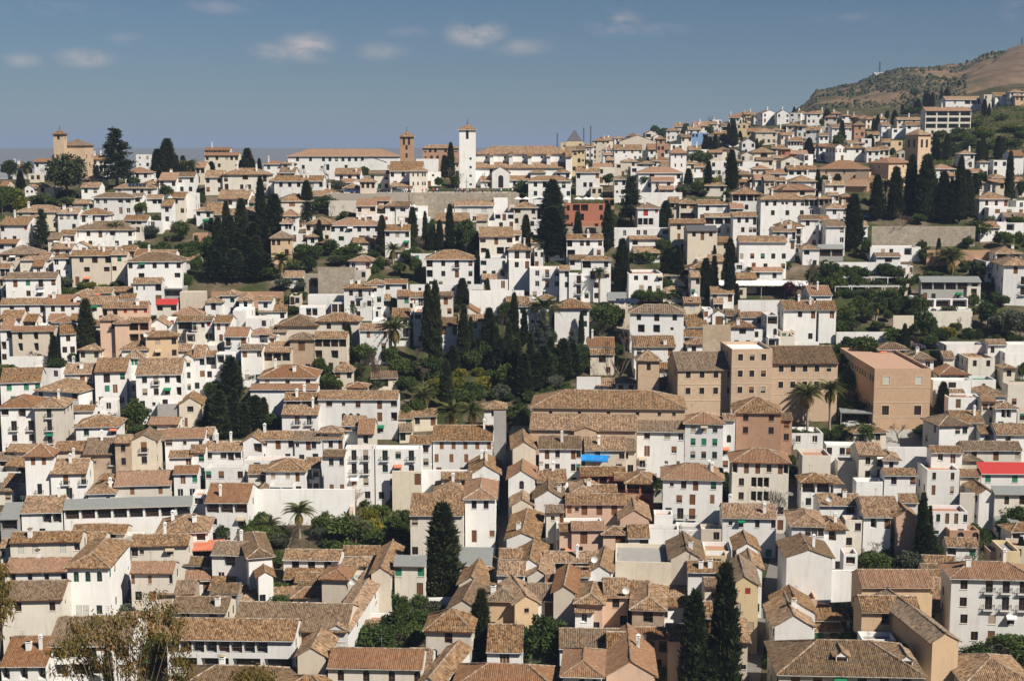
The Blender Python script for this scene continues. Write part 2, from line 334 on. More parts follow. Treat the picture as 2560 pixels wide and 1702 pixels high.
# ------------------------------------------------------------ windows, doors, railings (shared meshes)
WC = {}
def q5(v): return round(v * 10) / 10
def win_meshes(kind, wd, ht, fm, wall):
    key = (kind, wd, ht, fm, wall)
    if key in WC: return WC[key]
    r = {}
    hw = wd / 2; t = .07 if wd < 1.5 else .09
    f = MB()
    yb, yf = .17, .09
    f.box(-hw, -hw + t, yf, yb, 0, ht); f.box(hw - t, hw, yf, yb, 0, ht)
    f.box(-hw + t, hw - t, yf, yb, 0, t); f.box(-hw + t, hw - t, yf, yb, ht - t, ht)
    nm = 1 if wd < 1.5 else max(2, int(wd / .7))
    for i in range(nm):
        x = -hw + wd * (i + 1) / (nm + 1); f.box(x - .035, x + .035, yf + .01, yb - .01, t, ht - t)
    if ht > 1.6 and kind not in 'dD': f.box(-hw + t, hw - t, yf + .012, yb - .012, ht * .33 - .03, ht * .33 + .03)
    r['frame'] = f.mesh('window_frame', [fm])
    p = MB()
    if kind in 'dD':
        p.box(-hw + t, hw - t, .12, .16, t, ht - t); r['pane'] = p.mesh('door_leaf', ['doorwood'])
    else:
        p.quad((-hw + t, .14, t), (hw - t, .14, t), (hw - t, .14, ht - t), (-hw + t, .14, ht - t)); r['pane'] = p.mesh('window_pane', ['glass'])
    if kind == 'a':
        s = MB(); n = 8; cz = ht - hw
        for sg in (-1, 1):
            pts = [(sg * hw, -.004, cz)]
            for i in range(n + 1):
                a = math.pi / 2 * i / n; pts.append((sg * hw * math.cos(a) * .999, -.004, cz + hw * math.sin(a) * .999))
            pts.append((sg * hw, -.004, ht)); arc = pts[1:-1]
            for i in range(n):
                a, b = arc[i], arc[i + 1]
                q = [(sg * hw, -.004, a[2]) if i < 0 else a, b, (b[0], -.004, ht), (a[0], -.004, ht)]
                s.poly(q if sg < 0 else q[::-1])
                s.poly([(a[0], -.004, a[2]), (b[0], -.004, b[2]), (b[0], .15, b[2]), (a[0], .15, a[2])])
        r['arch'] = s.mesh('arch', [wall])
    sl = MB(); sl.box(-hw - .08, hw + .08, -.09, .10, -.07, 0); r['sill'] = sl.mesh('sill', [wall])
    one = MB(); one.v = f.v + p.v; n = len(f.v)
    one.f = f.f + [tuple(i + n for i in q) for q in p.f]; one.m = [0] * len(f.f) + [1] * len(p.f)
    r['one'] = one.mesh('window', [fm, 'doorwood' if kind in 'dD' else 'glass'])
    WC[key] = r; return r
def blind_mesh(wd, ht, m):
    key = ('blind', wd, ht, m)
    if key not in WC:
        b = MB(); n = max(3, int(ht / .12)); hw = wd / 2 - .05
        for i in range(n):
            z0 = ht * i / n
            b.quad((-hw, .065, z0), (hw, .065, z0), (hw, .045, z0 + ht / n), (-hw, .045, z0 + ht / n))
            b.quad((-hw, .045, z0 + ht / n), (hw, .045, z0 + ht / n), (hw, .065, z0 + ht / n), (-hw, .065, z0 + ht / n))
        WC[key] = b.mesh('blind', [m])
    return WC[key]
def rail_mesh(wd, dep, m, slab):
    key = ('rail', wd, dep, m, slab)
    if key not in WC:
        b = MB(); hw = wd / 2
        if slab: b.box(-hw, hw, -dep, 0, -.14, 0, 1)
        z = .95; e = .025
        b.box(-hw, hw, -dep, -dep + .05, z - .05, z); b.box(-hw, hw, -dep + .01, -dep + .04, .08, .11)
        if slab:
            for sg in (-1, 1): b.box(sg * (hw - .025) - .025, sg * (hw - .025) + .025, -dep + .05, 0, z - .05, z)
        n = max(3, int(wd / .22))
        for i in range(n + 1):
            x = -hw + .03 + (wd - .06) * i / n; b.box(x - .016, x + .016, -dep + .012, -dep + .038, .11 if slab else 0, z - .05)
        if slab:
            for sg in (-1, 1):
                for j in range(2): b.box(sg * (hw - .03) - .014, sg * (hw - .03) + .014, -dep * (.25 + .4 * j), -dep * (.25 + .4 * j) + .026, 0, z - .05)
        WC[key] = b.mesh('railing', [m, 'white'])
    return WC[key]
def chimney_mesh(k):
    key = ('chim', k)
    if key not in WC:
        b = MB(); a = (.3, .42, .25)[k]; h = (1.5, 1.2, 1.9)[k]
        b.box(-a, a, -a * .8, a * .8, -1.2, h)
        b.box(-a - .08, a + .08, -a * .8 - .08, a * .8 + .08, h, h + .1)
        for sx in (-1, 1):
            for sy in (-1, 1): b.box(sx * a * .75 - .06, sx * a * .75 + .06, sy * a * .55 - .06, sy * a * .55 + .06, h + .1, h + .38)
        z = h + .38; p = (0, 0, z + .3); c = [(-a - .1, -a, z), (a + .1, -a, z), (a + .1, a, z), (-a - .1, a, z)]
        for i in range(4): b.poly([c[i], c[(i + 1) % 4], p], 1)
        b.poly(c[::-1], 1)
        WC[key] = b.mesh('chimney', ['white', 'tile_old' if k == 1 else 'white'])
    return WC[key]
def antenna_mesh():
    if 'ant' not in WC:
        b = MB(); b.tube([(0, 0, -.3), (0, 0, 2.4)], .025, 4)
        for z in (1.7, 2.0, 2.3): b.box(-.5, .5, -.02, .02, z, z + .03)
        b.box(-.02, .02, -.5, .4, 2.0, 2.03); WC['ant'] = b.mesh('antenna', ['metal_grey'])
    return WC['ant']
def awning_mesh(wd, m):
    key = ('awn', wd, m)
    if key not in WC:
        b = MB(); hw = wd / 2; b.quad((-hw, 0, 0), (hw, 0, 0), (hw, -.9, -.45), (-hw, -.9, -.45)); b.quad((-hw, -.9, -.45), (hw, -.9, -.45), (hw, -.9, -.65), (-hw, -.9, -.65)); b.poly([(-hw, 0, 0), (-hw, -.9, -.45), (-hw, 0, -.45)]); b.poly([(hw, 0, 0), (hw, 0, -.45), (hw, -.9, -.45)])
        WC[key] = b.mesh('awning', [m])
    return WC[key]
DIM = dict(w=(1.2, 1.6), s=(.8, .85), b=(1.3, 2.3), d=(1.2, 2.25), D=(2.1, 2.5), l=(1.7, 1.4), L=(9, 2.1), a=(1.05, 1.8), W=(1.9, 1.35), g=(1.15, 1.6), G=(1.8, 2.3),
           R=(1.6, 2.0), r=(.9, 1.1), p=(1.0, 1.7), S=(1.9, 1.9), A=(2.6, 4.4), B=(1.5, 3.0), h=(.9, 1.9), v=(.5, 1.2))

# ------------------------------------------------------------ roofs
def slope(mb, A, U, V, N, Lu, vmax, c, sag, rs):
    """corrugated clay-tile slope: A eave corner, U along the eave, V up the slope (horizontal unit run), N offset, vmax(u) run at u"""
    t = V[1]; k = math.sqrt(1 + t * t); hx = V[0]
    if c:
        ncol = max(2, int(round(Lu / c))); us = []; hs = []
        for i in range(ncol):
            for fr, hh in ((0, 0), (.22, .07), (.5, .1), (.78, .07)): us.append(Lu * (i + fr) / ncol); hs.append(hh * (c / .3))
        us.append(Lu); hs.append(0)
    else:
        us = sorted({0, Lu} | {x for x in (vmax(None) or []) if 0 < x < Lu}); hs = [0] * len(us)
    rows = 4 if c else 1
    n0 = len(mb.v); nr = rows + 1
    jit = [rs.uniform(-.025, .025) if c else 0 for _ in us]
    w1, w2 = rs.uniform(0, 6), rs.uniform(.25, .6)
    for i, u in enumerate(us):
        vm = max(vmax(u), 0); e0 = (rs.uniform(-.07, .05) if c else 0) if vm > .3 else 0
        for j in range(nr):
            v = vm * j / rows + (e0 if j == 0 else 0)
            z = v * t + (.05 * math.sin(u * w2 + w1) + .03 * math.sin(u * w2 * 2.7 + v) if c else 0) + hs[i] + (jit[i] if c else 0) - (sag * math.sin(math.pi * v / max(vmax_all(vmax, Lu), .1)) if c else 0) + (rs.uniform(-.012, .012) if c else 0)
            mb.v.append((A[0] + U[0] * u + hx[0] * v, A[1] + U[1] * u + hx[1] * v, A[2] + z)); mb.uv.append((u, v * k))
    for i in range(len(us) - 1):
        for j in range(rows):
            a = n0 + i * nr + j; mb.f.append((a, a + nr, a + nr + 1, a + 1)); mb.m.append(0)
def vmax_all(vm, Lu): return vm(Lu / 2)
def ridge_line(mb, p, q, r=.15):
    p = Vector(p); q = Vector(q); d = q - p; ln = d.length
    if ln < .4: return
    n = max(1, int(ln / .45)); side = d.cross(Vector((0, 0, 1))).normalized(); up = side.cross(d).normalized()
    for i in range(n):
        a = p + d * (i / n); b = p + d * ((i + .96) / n); k0 = len(mb.v)
        for s_, (pt, rr) in enumerate(((a, r * 1.12), (b, r * .94))):
            for an in (0, 45, 90, 135, 180):
                w_ = pt + side * math.cos(R(an)) * rr + up * (math.sin(R(an)) * rr - .03)
                mb.v.append(tuple(w_)); mb.uv.append((i * .5 + .2, s_ * .4))
        for j in range(4): mb.f.append((k0 + j, k0 + j + 1, k0 + 5 + j + 1, k0 + 5 + j)); mb.m.append(0)
        mb.f.append((k0, k0 + 1, k0 + 2, k0 + 3, k0 + 4)[::-1]); mb.m.append(0)

# ------------------------------------------------------------ one volume of a building: wall with real openings, roof, windows
def wall_side(mb, O, U, ln, z0, z1, holes, inn):
    """rectangular wall from O along unit U with rectangular holes (x0,x1,za,zb,depth,backmat); inn = inward unit"""
    xs = sorted({0.0, ln} | {h[0] for h in holes} | {h[1] for h in holes}); zs = sorted({z0, z1} | {h[2] for h in holes} | {h[3] for h in holes})
    def P(x, z, d=0): return (O[0] + U[0] * x + inn[0] * d, O[1] + U[1] * x + inn[1] * d, z)
    if len(holes) == 0: mb.quad(P(0, z0), P(ln, z0), P(ln, z1), P(0, z1)); return
    for j in range(len(zs) - 1):
        zc = (zs[j] + zs[j + 1]) / 2; run = None
        row = [h for h in holes if h[2] < zc < h[3]]
        for i in range(len(xs) - 1):
            xc = (xs[i] + xs[i + 1]) / 2
            if any(h[0] < xc < h[1] for h in row):
                if run is not None: mb.quad(P(run, zs[j]), P(xs[i], zs[j]), P(xs[i], zs[j + 1]), P(run, zs[j + 1])); run = None
            elif run is None: run = xs[i]
        if run is not None: mb.quad(P(run, zs[j]), P(ln, zs[j]), P(ln, zs[j + 1]), P(run, zs[j + 1]))
    for x0, x1, za, zb, d in holes:
        mb.quad(P(x0, za), P(x0, za, d), P(x0, zb, d), P(x0, zb)); mb.quad(P(x1, za, d), P(x1, za), P(x1, zb), P(x1, zb, d))
        mb.quad(P(x0, za), P(x1, za), P(x1, za, d), P(x0, za, d)); mb.quad(P(x0, zb, d), P(x1, zb, d), P(x1, zb), P(x0, zb))
        mb.quad(P(x0, za, d), P(x1, za, d), P(x1, zb, d), P(x0, zb, d))
def volume(root, origin, phi, W, D, H, roof, wc, rows, Y, rs, t=.42, rc=None, chim=None, side='auto', sink=0.0, first=0.55, sp=3.0, name='wall', floor=None, fmx=None):
    """builds wall, roof and openings of one volume under root. local frame: x along the front, y into the depth, z up; origin at front centre of the foot"""
    wm = WALL[wc]; loc = Vector(origin) - root.location; near = Y < 345; mid = Y < 450
    cs, sn = math.cos(phi), math.sin(phi)
    def put(nm, me, lx, ly, lz, rz): return obj(nm, me, root, (loc.x + cs * lx - sn * ly, loc.y + sn * lx + cs * ly, loc.z + lz), phi + rz)
    hw = W / 2; flat = roof in 'fn'; zt = H
    holes = {'F': [], 'R': [], 'L': []}; wins = []
    fm = rs.choice(['woodframe', 'woodframe', 'woodframe', 'darkframe', 'whiteframe', 'greenframe'] if wc == 'w' else ['woodframe', 'woodframe', 'darkframe'])
    fm = fmx or fm
    def addrow(sd, ln, row, ztop, chance=0):
        n = len(row)
        for i, ch in enumerate(row):
            if ch in '._ ': continue
            cw = ln / n; wd, ht = DIM[ch]; wd = q5(min(wd, cw * .86)); xc = cw * (i + .5)
            if ch == 'L': wd = q5(cw * .88)
            if wd < .35: continue
            drop = .35 if ch in 'sv' else 0
            zb = min(ztop + (.25 if ch in 'LbdhA' else 0), H - .3) - drop; za = zb - ht
            if za < -sink + .05:
                if zb - (-sink) < .9: continue
                za = -sink + .05
            ht = q5(zb - za); zb = za + ht
            if zb > H - .12: za -= zb - H + .12; zb = H - .12
            d = 1.6 if ch == 'L' else (.5 if ch == 'l' else .19)
            if ch == 'L' and (D < 3.2): d = .6
            holes[sd].append((round(xc - wd / 2, 3), round(xc + wd / 2, 3), round(za, 3), round(zb, 3), d)); wins.append((sd, xc, za, wd, ht, ch, d))
    for r_, row in enumerate(rows): addrow('F', W, row, H - first - r_ * sp)
    if side == 'auto' and D > 5 and roof != 'n' and H > 2.6:
        for sd in 'RL':
            for r_ in range(int(H / sp)):
                n = max(2, int(D / 3)); addrow(sd, D, ''.join(rs.choice('w.sw...w' if wc != 'g' else '....') for _ in range(n)), H - first - r_ * sp)
    elif side not in ('auto', ''):
        for sd in 'RL':
            for r_, row in enumerate(side.split('|')): addrow(sd, D, row, H - first - r_ * sp)
    mb = MB(); zb = -sink
    wall_side(mb, (-hw, 0), (1, 0), W, zb, zt, holes['F'], (0, 1))
    wall_side(mb, (hw, 0), (0, 1), D, zb, zt, holes['R'], (-1, 0))
    wall_side(mb, (-hw, D), (0, -1), D, zb, zt, [(D - h[1], D - h[0], *h[2:]) for h in holes['L']], (1, 0))
    mb.quad((hw, D, zb), (-hw, D, zb), (-hw, D, zt), (hw, D, zt))
    if flat:
        p = min(.3, D * .45, W * .45); dz = .75 if (roof == 'f' and D > 2) else .02
        o_ = [(-hw, 0), (hw, 0), (hw, D), (-hw, D)]; i_ = [(-hw + p, p), (hw - p, p), (hw - p, D - p), (-hw + p, D - p)]
        for k in range(4):
            a, b, c, d = o_[k], o_[(k + 1) % 4], i_[(k + 1) % 4], i_[k]
            mb.quad((*a, zt), (*b, zt), (*c, zt), (*d, zt)); mb.quad((*d, zt), (*c, zt), (*c, zt - dz), (*d, zt - dz))
        if roof == 'n': mb.quad(*[(*q, zt - dz) for q in i_])
    rise = 0
    if roof == 'g': rise = D / 2 * t
    if roof == 'g':
        mb.poly([(hw, 0, zt), (hw, D, zt), (hw, D / 2, zt + rise)]); mb.poly([(-hw, D, zt), (-hw, 0, zt), (-hw, D / 2, zt + rise)])
    if roof == 'e':
        rise = hw * t
        mb.poly([(-hw, 0, zt), (hw, 0, zt), (0, 0, zt + rise)]); mb.poly([(hw, D, zt), (-hw, D, zt), (0, D, zt + rise)])
    if roof == 's':
        rise = D * t
        mb.poly([(hw, 0, zt), (hw, D, zt), (hw, D, zt + rise)]); mb.poly([(-hw, D, zt), (-hw, 0, zt), (-hw, D, zt + rise)]); mb.quad((hw, D, zt), (-hw, D, zt), (-hw, D, zt + rise), (hw, D, zt + rise))
    put(name, mb.mesh(name, [wm]), 0, 0, 0, 0)
    # roof
    rob = None
    if roof == 'f':
        b = MB(); p = .28; b.quad((-hw + p, p, zt - .74), (hw - p, p, zt - .74), (hw - p, D - p, zt - .74), (-hw + p, D - p, zt - .74))
        rob = put('roof_terrace', b.mesh('roof_terrace', [floor or rs.choice(['terrace', 'terrace', 'grey', 'white'])]), 0, 0, 0, 0)
    elif roof in 'hpges':
        b = MB(); b.uv = []; o = .55; og = .18
        c = .3 if Y < 300 else (.36 if Y < 350 else (.5 if Y < 400 else 0)); sag = rs.uniform(.03, .14)
        tm = ROOFM.get(rc) or rs.choices(['tile_old', 'tile_new', 'tile_grey'], [.7, .15, .15])[0]
        if tm in ('metal_grey', 'metal_red', 'slate'): c = 0
        z0 = zt - o * t + .06
        ridges = []
        if roof in 'hp':
            half = min(W, D) / 2 + o; zr = zt + .06 + (half - o) * t
            Lx, Ly = W + 2 * o, D + 2 * o
            def vx(u): return [half, Lx - half] if u is None else min(u, Lx - u, half)
            def vy(u): return [half, Ly - half] if u is None else min(u, Ly - u, half)
            slope(b, (-hw - o, -o, z0), (1, 0), ((0, 1), t), 0, Lx, vx, c, sag, rs); slope(b, (hw + o, -o, z0), (0, 1), ((-1, 0), t), 0, Ly, vy, c, sag, rs)
            slope(b, (hw + o, D + o, z0), (-1, 0), ((0, -1), t), 0, Lx, vx, 0, sag, rs); slope(b, (-hw - o, D + o, z0), (0, -1), ((1, 0), t), 0, Ly, vy, c, sag, rs)
            if W >= D: e1 = (-hw - o + half, D / 2, zr + .02); e2 = (hw + o - half, D / 2, zr + .02)
            else: e1 = (0, -o + half, zr + .02); e2 = (0, D + o - half, zr + .02)
            ridges.append((e1, e2))
            ca, cb_ = (-hw - o, -o, z0 + .02), (hw + o, -o, z0 + .02); cc, cd = (-hw - o, D + o, z0 + .02), (hw + o, D + o, z0 + .02)
            ridges += [(ca, e1), (cb_, e2 if W >= D else e1), (cc, e1 if W >= D else e2), (cd, e2)]
        elif roof == 'g':
            run = D / 2 + o; Lx = W + 2 * og; zr = z0 + run * t
            def vx(u): return [] if u is None else run
            slope(b, (-hw - og, -o, z0), (1, 0), ((0, 1), t), 0, Lx, vx, c, sag, rs); slope(b, (hw + og, D + o, z0), (-1, 0), ((0, -1), t), 0, Lx, vx, 0, sag, rs)
            ridges.append(((-hw - og, D / 2, zr + .02), (hw + og, D / 2, zr + .02)))
        elif roof == 'e':
            run = hw + o; Ly = D + 2 * og; zr = z0 + run * t
            def vx(u): return [] if u is None else run
            slope(b, (hw + o, -og, z0), (0, 1), ((-1, 0), t), 0, Ly, vx, c, sag, rs); slope(b, (-hw - o, D + og, z0), (0, -1), ((1, 0), t), 0, Ly, vx, c, sag, rs)
            ridges.append(((0, -og, zr + .02), (0, D + og, zr + .02)))
        else:
            run = D + o; Lx = W + 2 * og
            def vx(u): return [] if u is None else run
            slope(b, (-hw - og, -o, z0), (1, 0), ((0, 1), t), 0, Lx, vx, c, sag, rs)
        # eaves board and soffit
        k = len(b.v); x0, x1 = (-hw - o, hw + o) if roof in 'hpe' else (-hw - og, hw + og); y0, y1 = (-o, D + o) if roof != 'e' else (-og, D + og)
        def eq(*pts):
            n = len(b.v); b.v += pts; b.uv += [(0, 0)] * 4; b.f.append((n, n + 1, n + 2, n + 3)); b.m.append(1)
        ze = z0 - .1
        if roof != 'e':
            eq((x0, y0, ze), (x1, y0, ze), (x1, y0, z0 + .03), (x0, y0, z0 + .03)); eq((x0, .02, zt - .13), (x1, .02, zt - .13), (x1, y0, ze), (x0, y0, ze))
        if roof in 'hpe':
            eq((x1, y0, ze), (x1, y1, ze), (x1, y1, z0 + .03), (x1, y0, z0 + .03)); eq((hw - .02, y0, zt - .13), (hw - .02, y1, zt - .13), (x1, y1, ze), (x1, y0, ze))
            eq((x0, y1, ze), (x0, y0, ze), (x0, y0, z0 + .03), (x0, y1, z0 + .03)); eq((-hw + .02, y1, zt - .13), (-hw + .02, y0, zt - .13), (x0, y0, ze), (x0, y1, ze))
        rob = put('roof', b.mesh('roof', [tm, rs.choice(['white', 'white', 'woodframe', 'cream']) if wc == 'w' else rs.choice(['woodframe', wm])]), 0, 0, 0, 0)
        if tm[:4] == 'tile' and Y < 480:
            rb = MB(); rb.uv = []
            for a, bb in ridges: ridge_line(rb, a, bb, .16 if near else .2)
            if rb.v: obj('ridge_tiles', rb.mesh('ridge_tiles', ['ridge']), rob)
    if roof == 'p' and fmx:
        b = MB(); za_ = zt + hw * t; b.tube([(0, D / 2, za_ - .2), (0, D / 2, za_ + 1.8)], [.09, .04], 5); b.tube([(0, D / 2, za_ + .1), (0, D / 2, za_ + .5)], [.22, .12], 6); b.box(-.35, .35, D / 2 - .03, D / 2 + .03, za_ + 1.25, za_ + 1.33); put('finial', b.mesh('finial', ['iron']), 0, 0, 0, 0)
    # chimneys
    if rob and roof in 'hges' and W > 5 and D > 5:
        nch = chim if chim is not None else rs.choice([0, 0, 0, 1, 1, 2]) if wc == 'w' else rs.choice([0, 0, 0, 1])
        for _ in range(nch):
            fx = rs.uniform(-.38, .38) * W; fy = rs.uniform(.15, .6) * D
            if roof in 'h': zz = min(fy, D - fy, hw - abs(fx)) * t
            elif roof == 'g': zz = min(fy, D - fy) * t
            elif roof == 'e': zz = (hw - abs(fx)) * t
            else: zz = fy * t
            obj('chimney', chimney_mesh(rs.randrange(3)), rob, (fx, fy, zt + zz))
        if Y < 480 and rs.random() < .6: obj('antenna', antenna_mesh(), rob, (rs.uniform(-.35, .35) * W, D * .45, zt + (min(D, W) * .42 * t if roof in 'hg' else (D * .45 * t if roof == 's' else hw * t * .6))), rs.uniform(0, 3))
    if fmx and wc in 'kbj' and near and roof != 'e' and rows and H > 7:
        for r_ in range(1, len(rows)):
            z_ = H - first - r_ * sp + .75
            if z_ > 1: b = MB(); b.box(-hw - .05, hw + .05, -.06, -.004, z_, z_ + .16); put('string_course', b.mesh('string_course', ['tanlight']), 0, 0, 0, 0)
    # openings
    for sd, xc, za, wd, ht, ch, d in wins:
        if sd == 'F': lx, ly, rz = xc - hw, 0, 0; ox, oy = 0, 1
        elif sd == 'R': lx, ly, rz = hw, xc, math.pi / 2; ox, oy = -1, 0
        else: lx, ly, rz = -hw, xc, -math.pi / 2; ox, oy = 1, 0
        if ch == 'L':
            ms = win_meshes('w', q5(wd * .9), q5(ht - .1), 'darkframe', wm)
            put('window', ms['one'], lx + ox * (d - .18), ly + oy * (d - .18), za + .02, rz)  # dark glazed sheet across the loggia back, standing in for its deep shade
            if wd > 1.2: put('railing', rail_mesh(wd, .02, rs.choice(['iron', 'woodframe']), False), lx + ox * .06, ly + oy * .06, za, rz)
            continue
        kind = {'b': 'b', 'd': 'd', 'D': 'D', 'a': 'a', 'A': 'a', 'B': 'a'}.get(ch, 'w')
        f2 = 'greenframe' if ch == 'g' else ('woodframe' if ch in 'WG' else fm)
        ms = win_meshes(kind, wd, ht, f2, wm); px = d - .19
        nm = 'door' if ch in 'dDA' else 'window'
        if ch == 'A': ms = win_meshes('a', wd, ht, 'woodframe', wm)
        o = put(nm, ms['frame'] if mid else ms['one'], lx + ox * px, ly + oy * px, za, rz)
        if mid: obj('door_leaf' if kind in 'dD' else 'pane', ms['pane'], o)
        if 'arch' in ms: put('arch', ms['arch'], lx, ly, za, rz)
        bm = None; fr = 1
        if ch == 'g': bm = 'blindgreen'; fr = rs.choice([1, 1, .6])
        elif ch in 'Rr': bm = 'blindred'
        elif ch == 'p': bm = 'blind'
        elif ch == 'S': bm = 'blindpale'
        elif ch == 'h': bm = 'blindbrown'
        elif ch in 'wbW' and rs.random() < .28: bm = rs.choice(['blind', 'blindbrown', 'blindbrown', 'blindgreen', 'blind']); fr = rs.choice([.3, .5, .7, 1])
        if bm:
            bh = max(.2, q5(ht * fr)); obj('blind', blind_mesh(wd, bh, bm), o, (0, 0, ht - bh))
        if fmx and wc in 'kbj' and near and ch in 'wSGa':
            sk = ('sur', wd, ht)
            if sk not in WC:
                b = MB(); hw2 = wd / 2; q = .2
                b.box(-hw2 - q, -hw2, -.05, -.004, -q, ht + q); b.box(hw2, hw2 + q, -.05, -.004, -q, ht + q); b.box(-hw2, hw2, -.05, -.004, ht, ht + q); b.box(-hw2, hw2, -.05, -.004, -q, 0); WC[sk] = b.mesh('surround', ['tanlight'])
            put('surround', WC[sk], lx, ly, za, rz)
        elif near and ch in 'wWslg': put('sill', ms['sill'], lx, ly, za, rz)
        if ch in 'wbdW' and mid and sd == 'F' and rs.random() < .05: put('awning', awning_mesh(q5(wd + .5), rs.choice(['cloth_white', 'net_green', 'cloth_orange', 'blind'])), lx, ly - .01, za + ht + .15, rz)
        if ch == 'b':
            bw = q5(wd + .7); dp = .55
            if mid: put('balcony', rail_mesh(bw, dp, 'iron', True), lx, ly, za, rz)
    return rob, rise
# ------------------------------------------------------------ reading a building line: xl xr yr ye storeys roof wall [rows] [key=value]
TS = {'A': 2359 / 512, 'B': 1568 / 354}
LN2 = ([1200, 1300, 1371, 1438, 1506, 1574, 1641, 1720], [1995, 1965, 1953, 1938, 1924, 1893, 1881, 1872])
HOUSES = []; FOOT = []; SKIP = set('0,0,125,1530 0,0,208,941 0,0,226,1450 0,0,234,1471 0,0,238,1429 0,0,243,1412 0,0,245,1452 0,0,2550,548 0,0,287,1574 0,0,579,1487 0,0,849,1449 0,0,856,1526 0,0,859,1493 0,0,98,650 0,300,1160,1190 0,640,160,200 0,640,640,800 0,994,100,1240 0,994,1770,200 1024,300,1500,1140 1536,300,1990,1035 1536,300,30,285 1536,994,700,1300 2048,60,1295,1150 512,300,2130,868'.split()); SKIPT = set('C-63,350 T-23,325 T-80,354 b-10,257 b-102,491 b-112,560 b-129,468 b-130,421 b-140,547 b-15,245 b-16,234 b-165,489 b-17,233 b-18,229 b-20,230 b-21,234 b-22,284 b-23,229 b-24,236 b-24,283 b-25,243 b-27,272 b-27,275 b-28,237 b-28,270 b-28,274 b-29,243 b-30,250 b-30,274 b-31,258 b-31,266 b-31,276 b-32,267 b-32,274 b-38,251 b-40,251 b-44,250 b-51,409 b-54,289 b-60,258 b-62,266 b-69,239 b-75,263 b-86,275 b101,332 b102,416 b105,333 b107,344 b12,351 b120,485 b125,356 b14,295 b142,426 b15,352 b15,383 b18,295 b20,294 b25,305 b26,462 b27,224 b29,278 b34,311 b36,291 b38,412 b39,288 b40,292 b41,435 b53,231 b58,230 b58,240 b59,230 b60,233 b63,246 b68,323 b68,415 b7,451 b70,227 b70,402 b70,415 b73,234 b74,415 b76,387 b77,227 b77,415 b78,269 b79,224 b79,227 b8,560 b80,233 b80,267 b83,223 b83,227 b83,373 b84,231 b84,266 b85,266 b85,311 b86,332 b87,227 b87,270 b88,351 b88,377 b89,343 b89,347 b89,352 b90,354 b90,363 b92,372 b93,364 b93,368 b94,377 b95,369 b95,372 b97,415 c-1,640 c-11,640 c-112,560 c-124,516 c-124,560 c-171,560 c-3,640 c-5,640 c-6,640 c-64,350 c-7,434 c-9,640 c0,640 c101,782 c108,490 c12,640 c16,277 c164,887 c175,735 c175,790 c204,575 c206,755 c29,499 c33,426 c34,426 c47,690 c49,490 c52,495 c52,630 c57,960 c60,960 c8,640 c84,523 c92,518 c96,513 c96,795 g-108,328 g-110,303 g-16,239 g-22,230 g-23,280 g-24,270 g-26,275 g-3,264 g-30,270 g-33,276 g-33,289 g-34,276 g-35,288 g-41,244 g-42,246 g-42,251 g-55,284 g-6,223 g-60,228 g-62,262 g-62,267 g-77,269 g-81,274 g-83,387 g-87,275 g154,471 g48,381 g54,237 g55,237 g57,227 g70,227 g70,230 g81,259 g82,266 g83,227 g88,285 g88,332 g89,343 g92,380 g96,279 n-107,420 n-11,402 n-117,363 n-120,418 n-134,371 n-18,253 n-18,331 n-2,403 n-27,337 n-31,259 n-32,496 n-38,496 n-52,293 n-57,286 n-57,411 n-60,230 n-62,224 n-88,560 n1,362 n127,719 n135,653 n15,389 n163,489 n38,291 n48,512 n50,283 n53,227 n72,700 n75,278 n77,384 n80,612 n99,381 o-24,271 o-27,253 o-29,250 o-55,292 o-64,227 o57,227 o81,227 p-109,371 p-125,417 p-149,409 p78,385 q16,640 q19,640 r-112,369 r-138,461 t-100,416 t-101,343 t-107,373 t-117,417 t-133,421 t-141,409 t-144,409 t-18,307 t-30,270 t-33,335 t-47,339 t-49,285 t-52,409 t-56,366 t-59,289 t-62,366 t-63,226 t-65,363 t-89,340 t-91,560 t-99,342 t-99,345 t100,794 t101,373 t101,376 t104,372 t104,373 t104,597 t106,649 t108,356 t112,614 t118,588 t133,695 t14,277 t14,386 t150,754 t161,740 t168,698 t178,692 t2,455 t22,407 t5,640 t52,620 t54,490 t59,551 t65,609 t65,775 t66,895 t7,226 t72,401 t73,398 t73,740 t78,226 t80,689 t81,227 t81,797 t82,238 t82,383 t85,274 t86,406 t87,523 t88,238 t88,678 t89,273 t89,283 t89,628 t90,516 t91,274 t91,351 t91,355 t93,275 t93,360 t93,364 t98,373 y-20,306 y103,307 y105,379 y2,300 y46,375 y52,448'.split())
def opts(tok):
    rows = ''; kv = {}
    for q in tok:
        if '=' in q: a, b = q.split('=', 1); kv[a] = b
        else: rows = q
    return rows, kv
def auto_rows(W, n, rs):
    k = max(2, int(W / 2.7)); out = []
    for i in range(int(n + .3)):
        out.append(''.join(rs.choice('wwww.bs' if i < n - 1 else 'ww.wd') for _ in range(k)))
    return '/'.join(out)
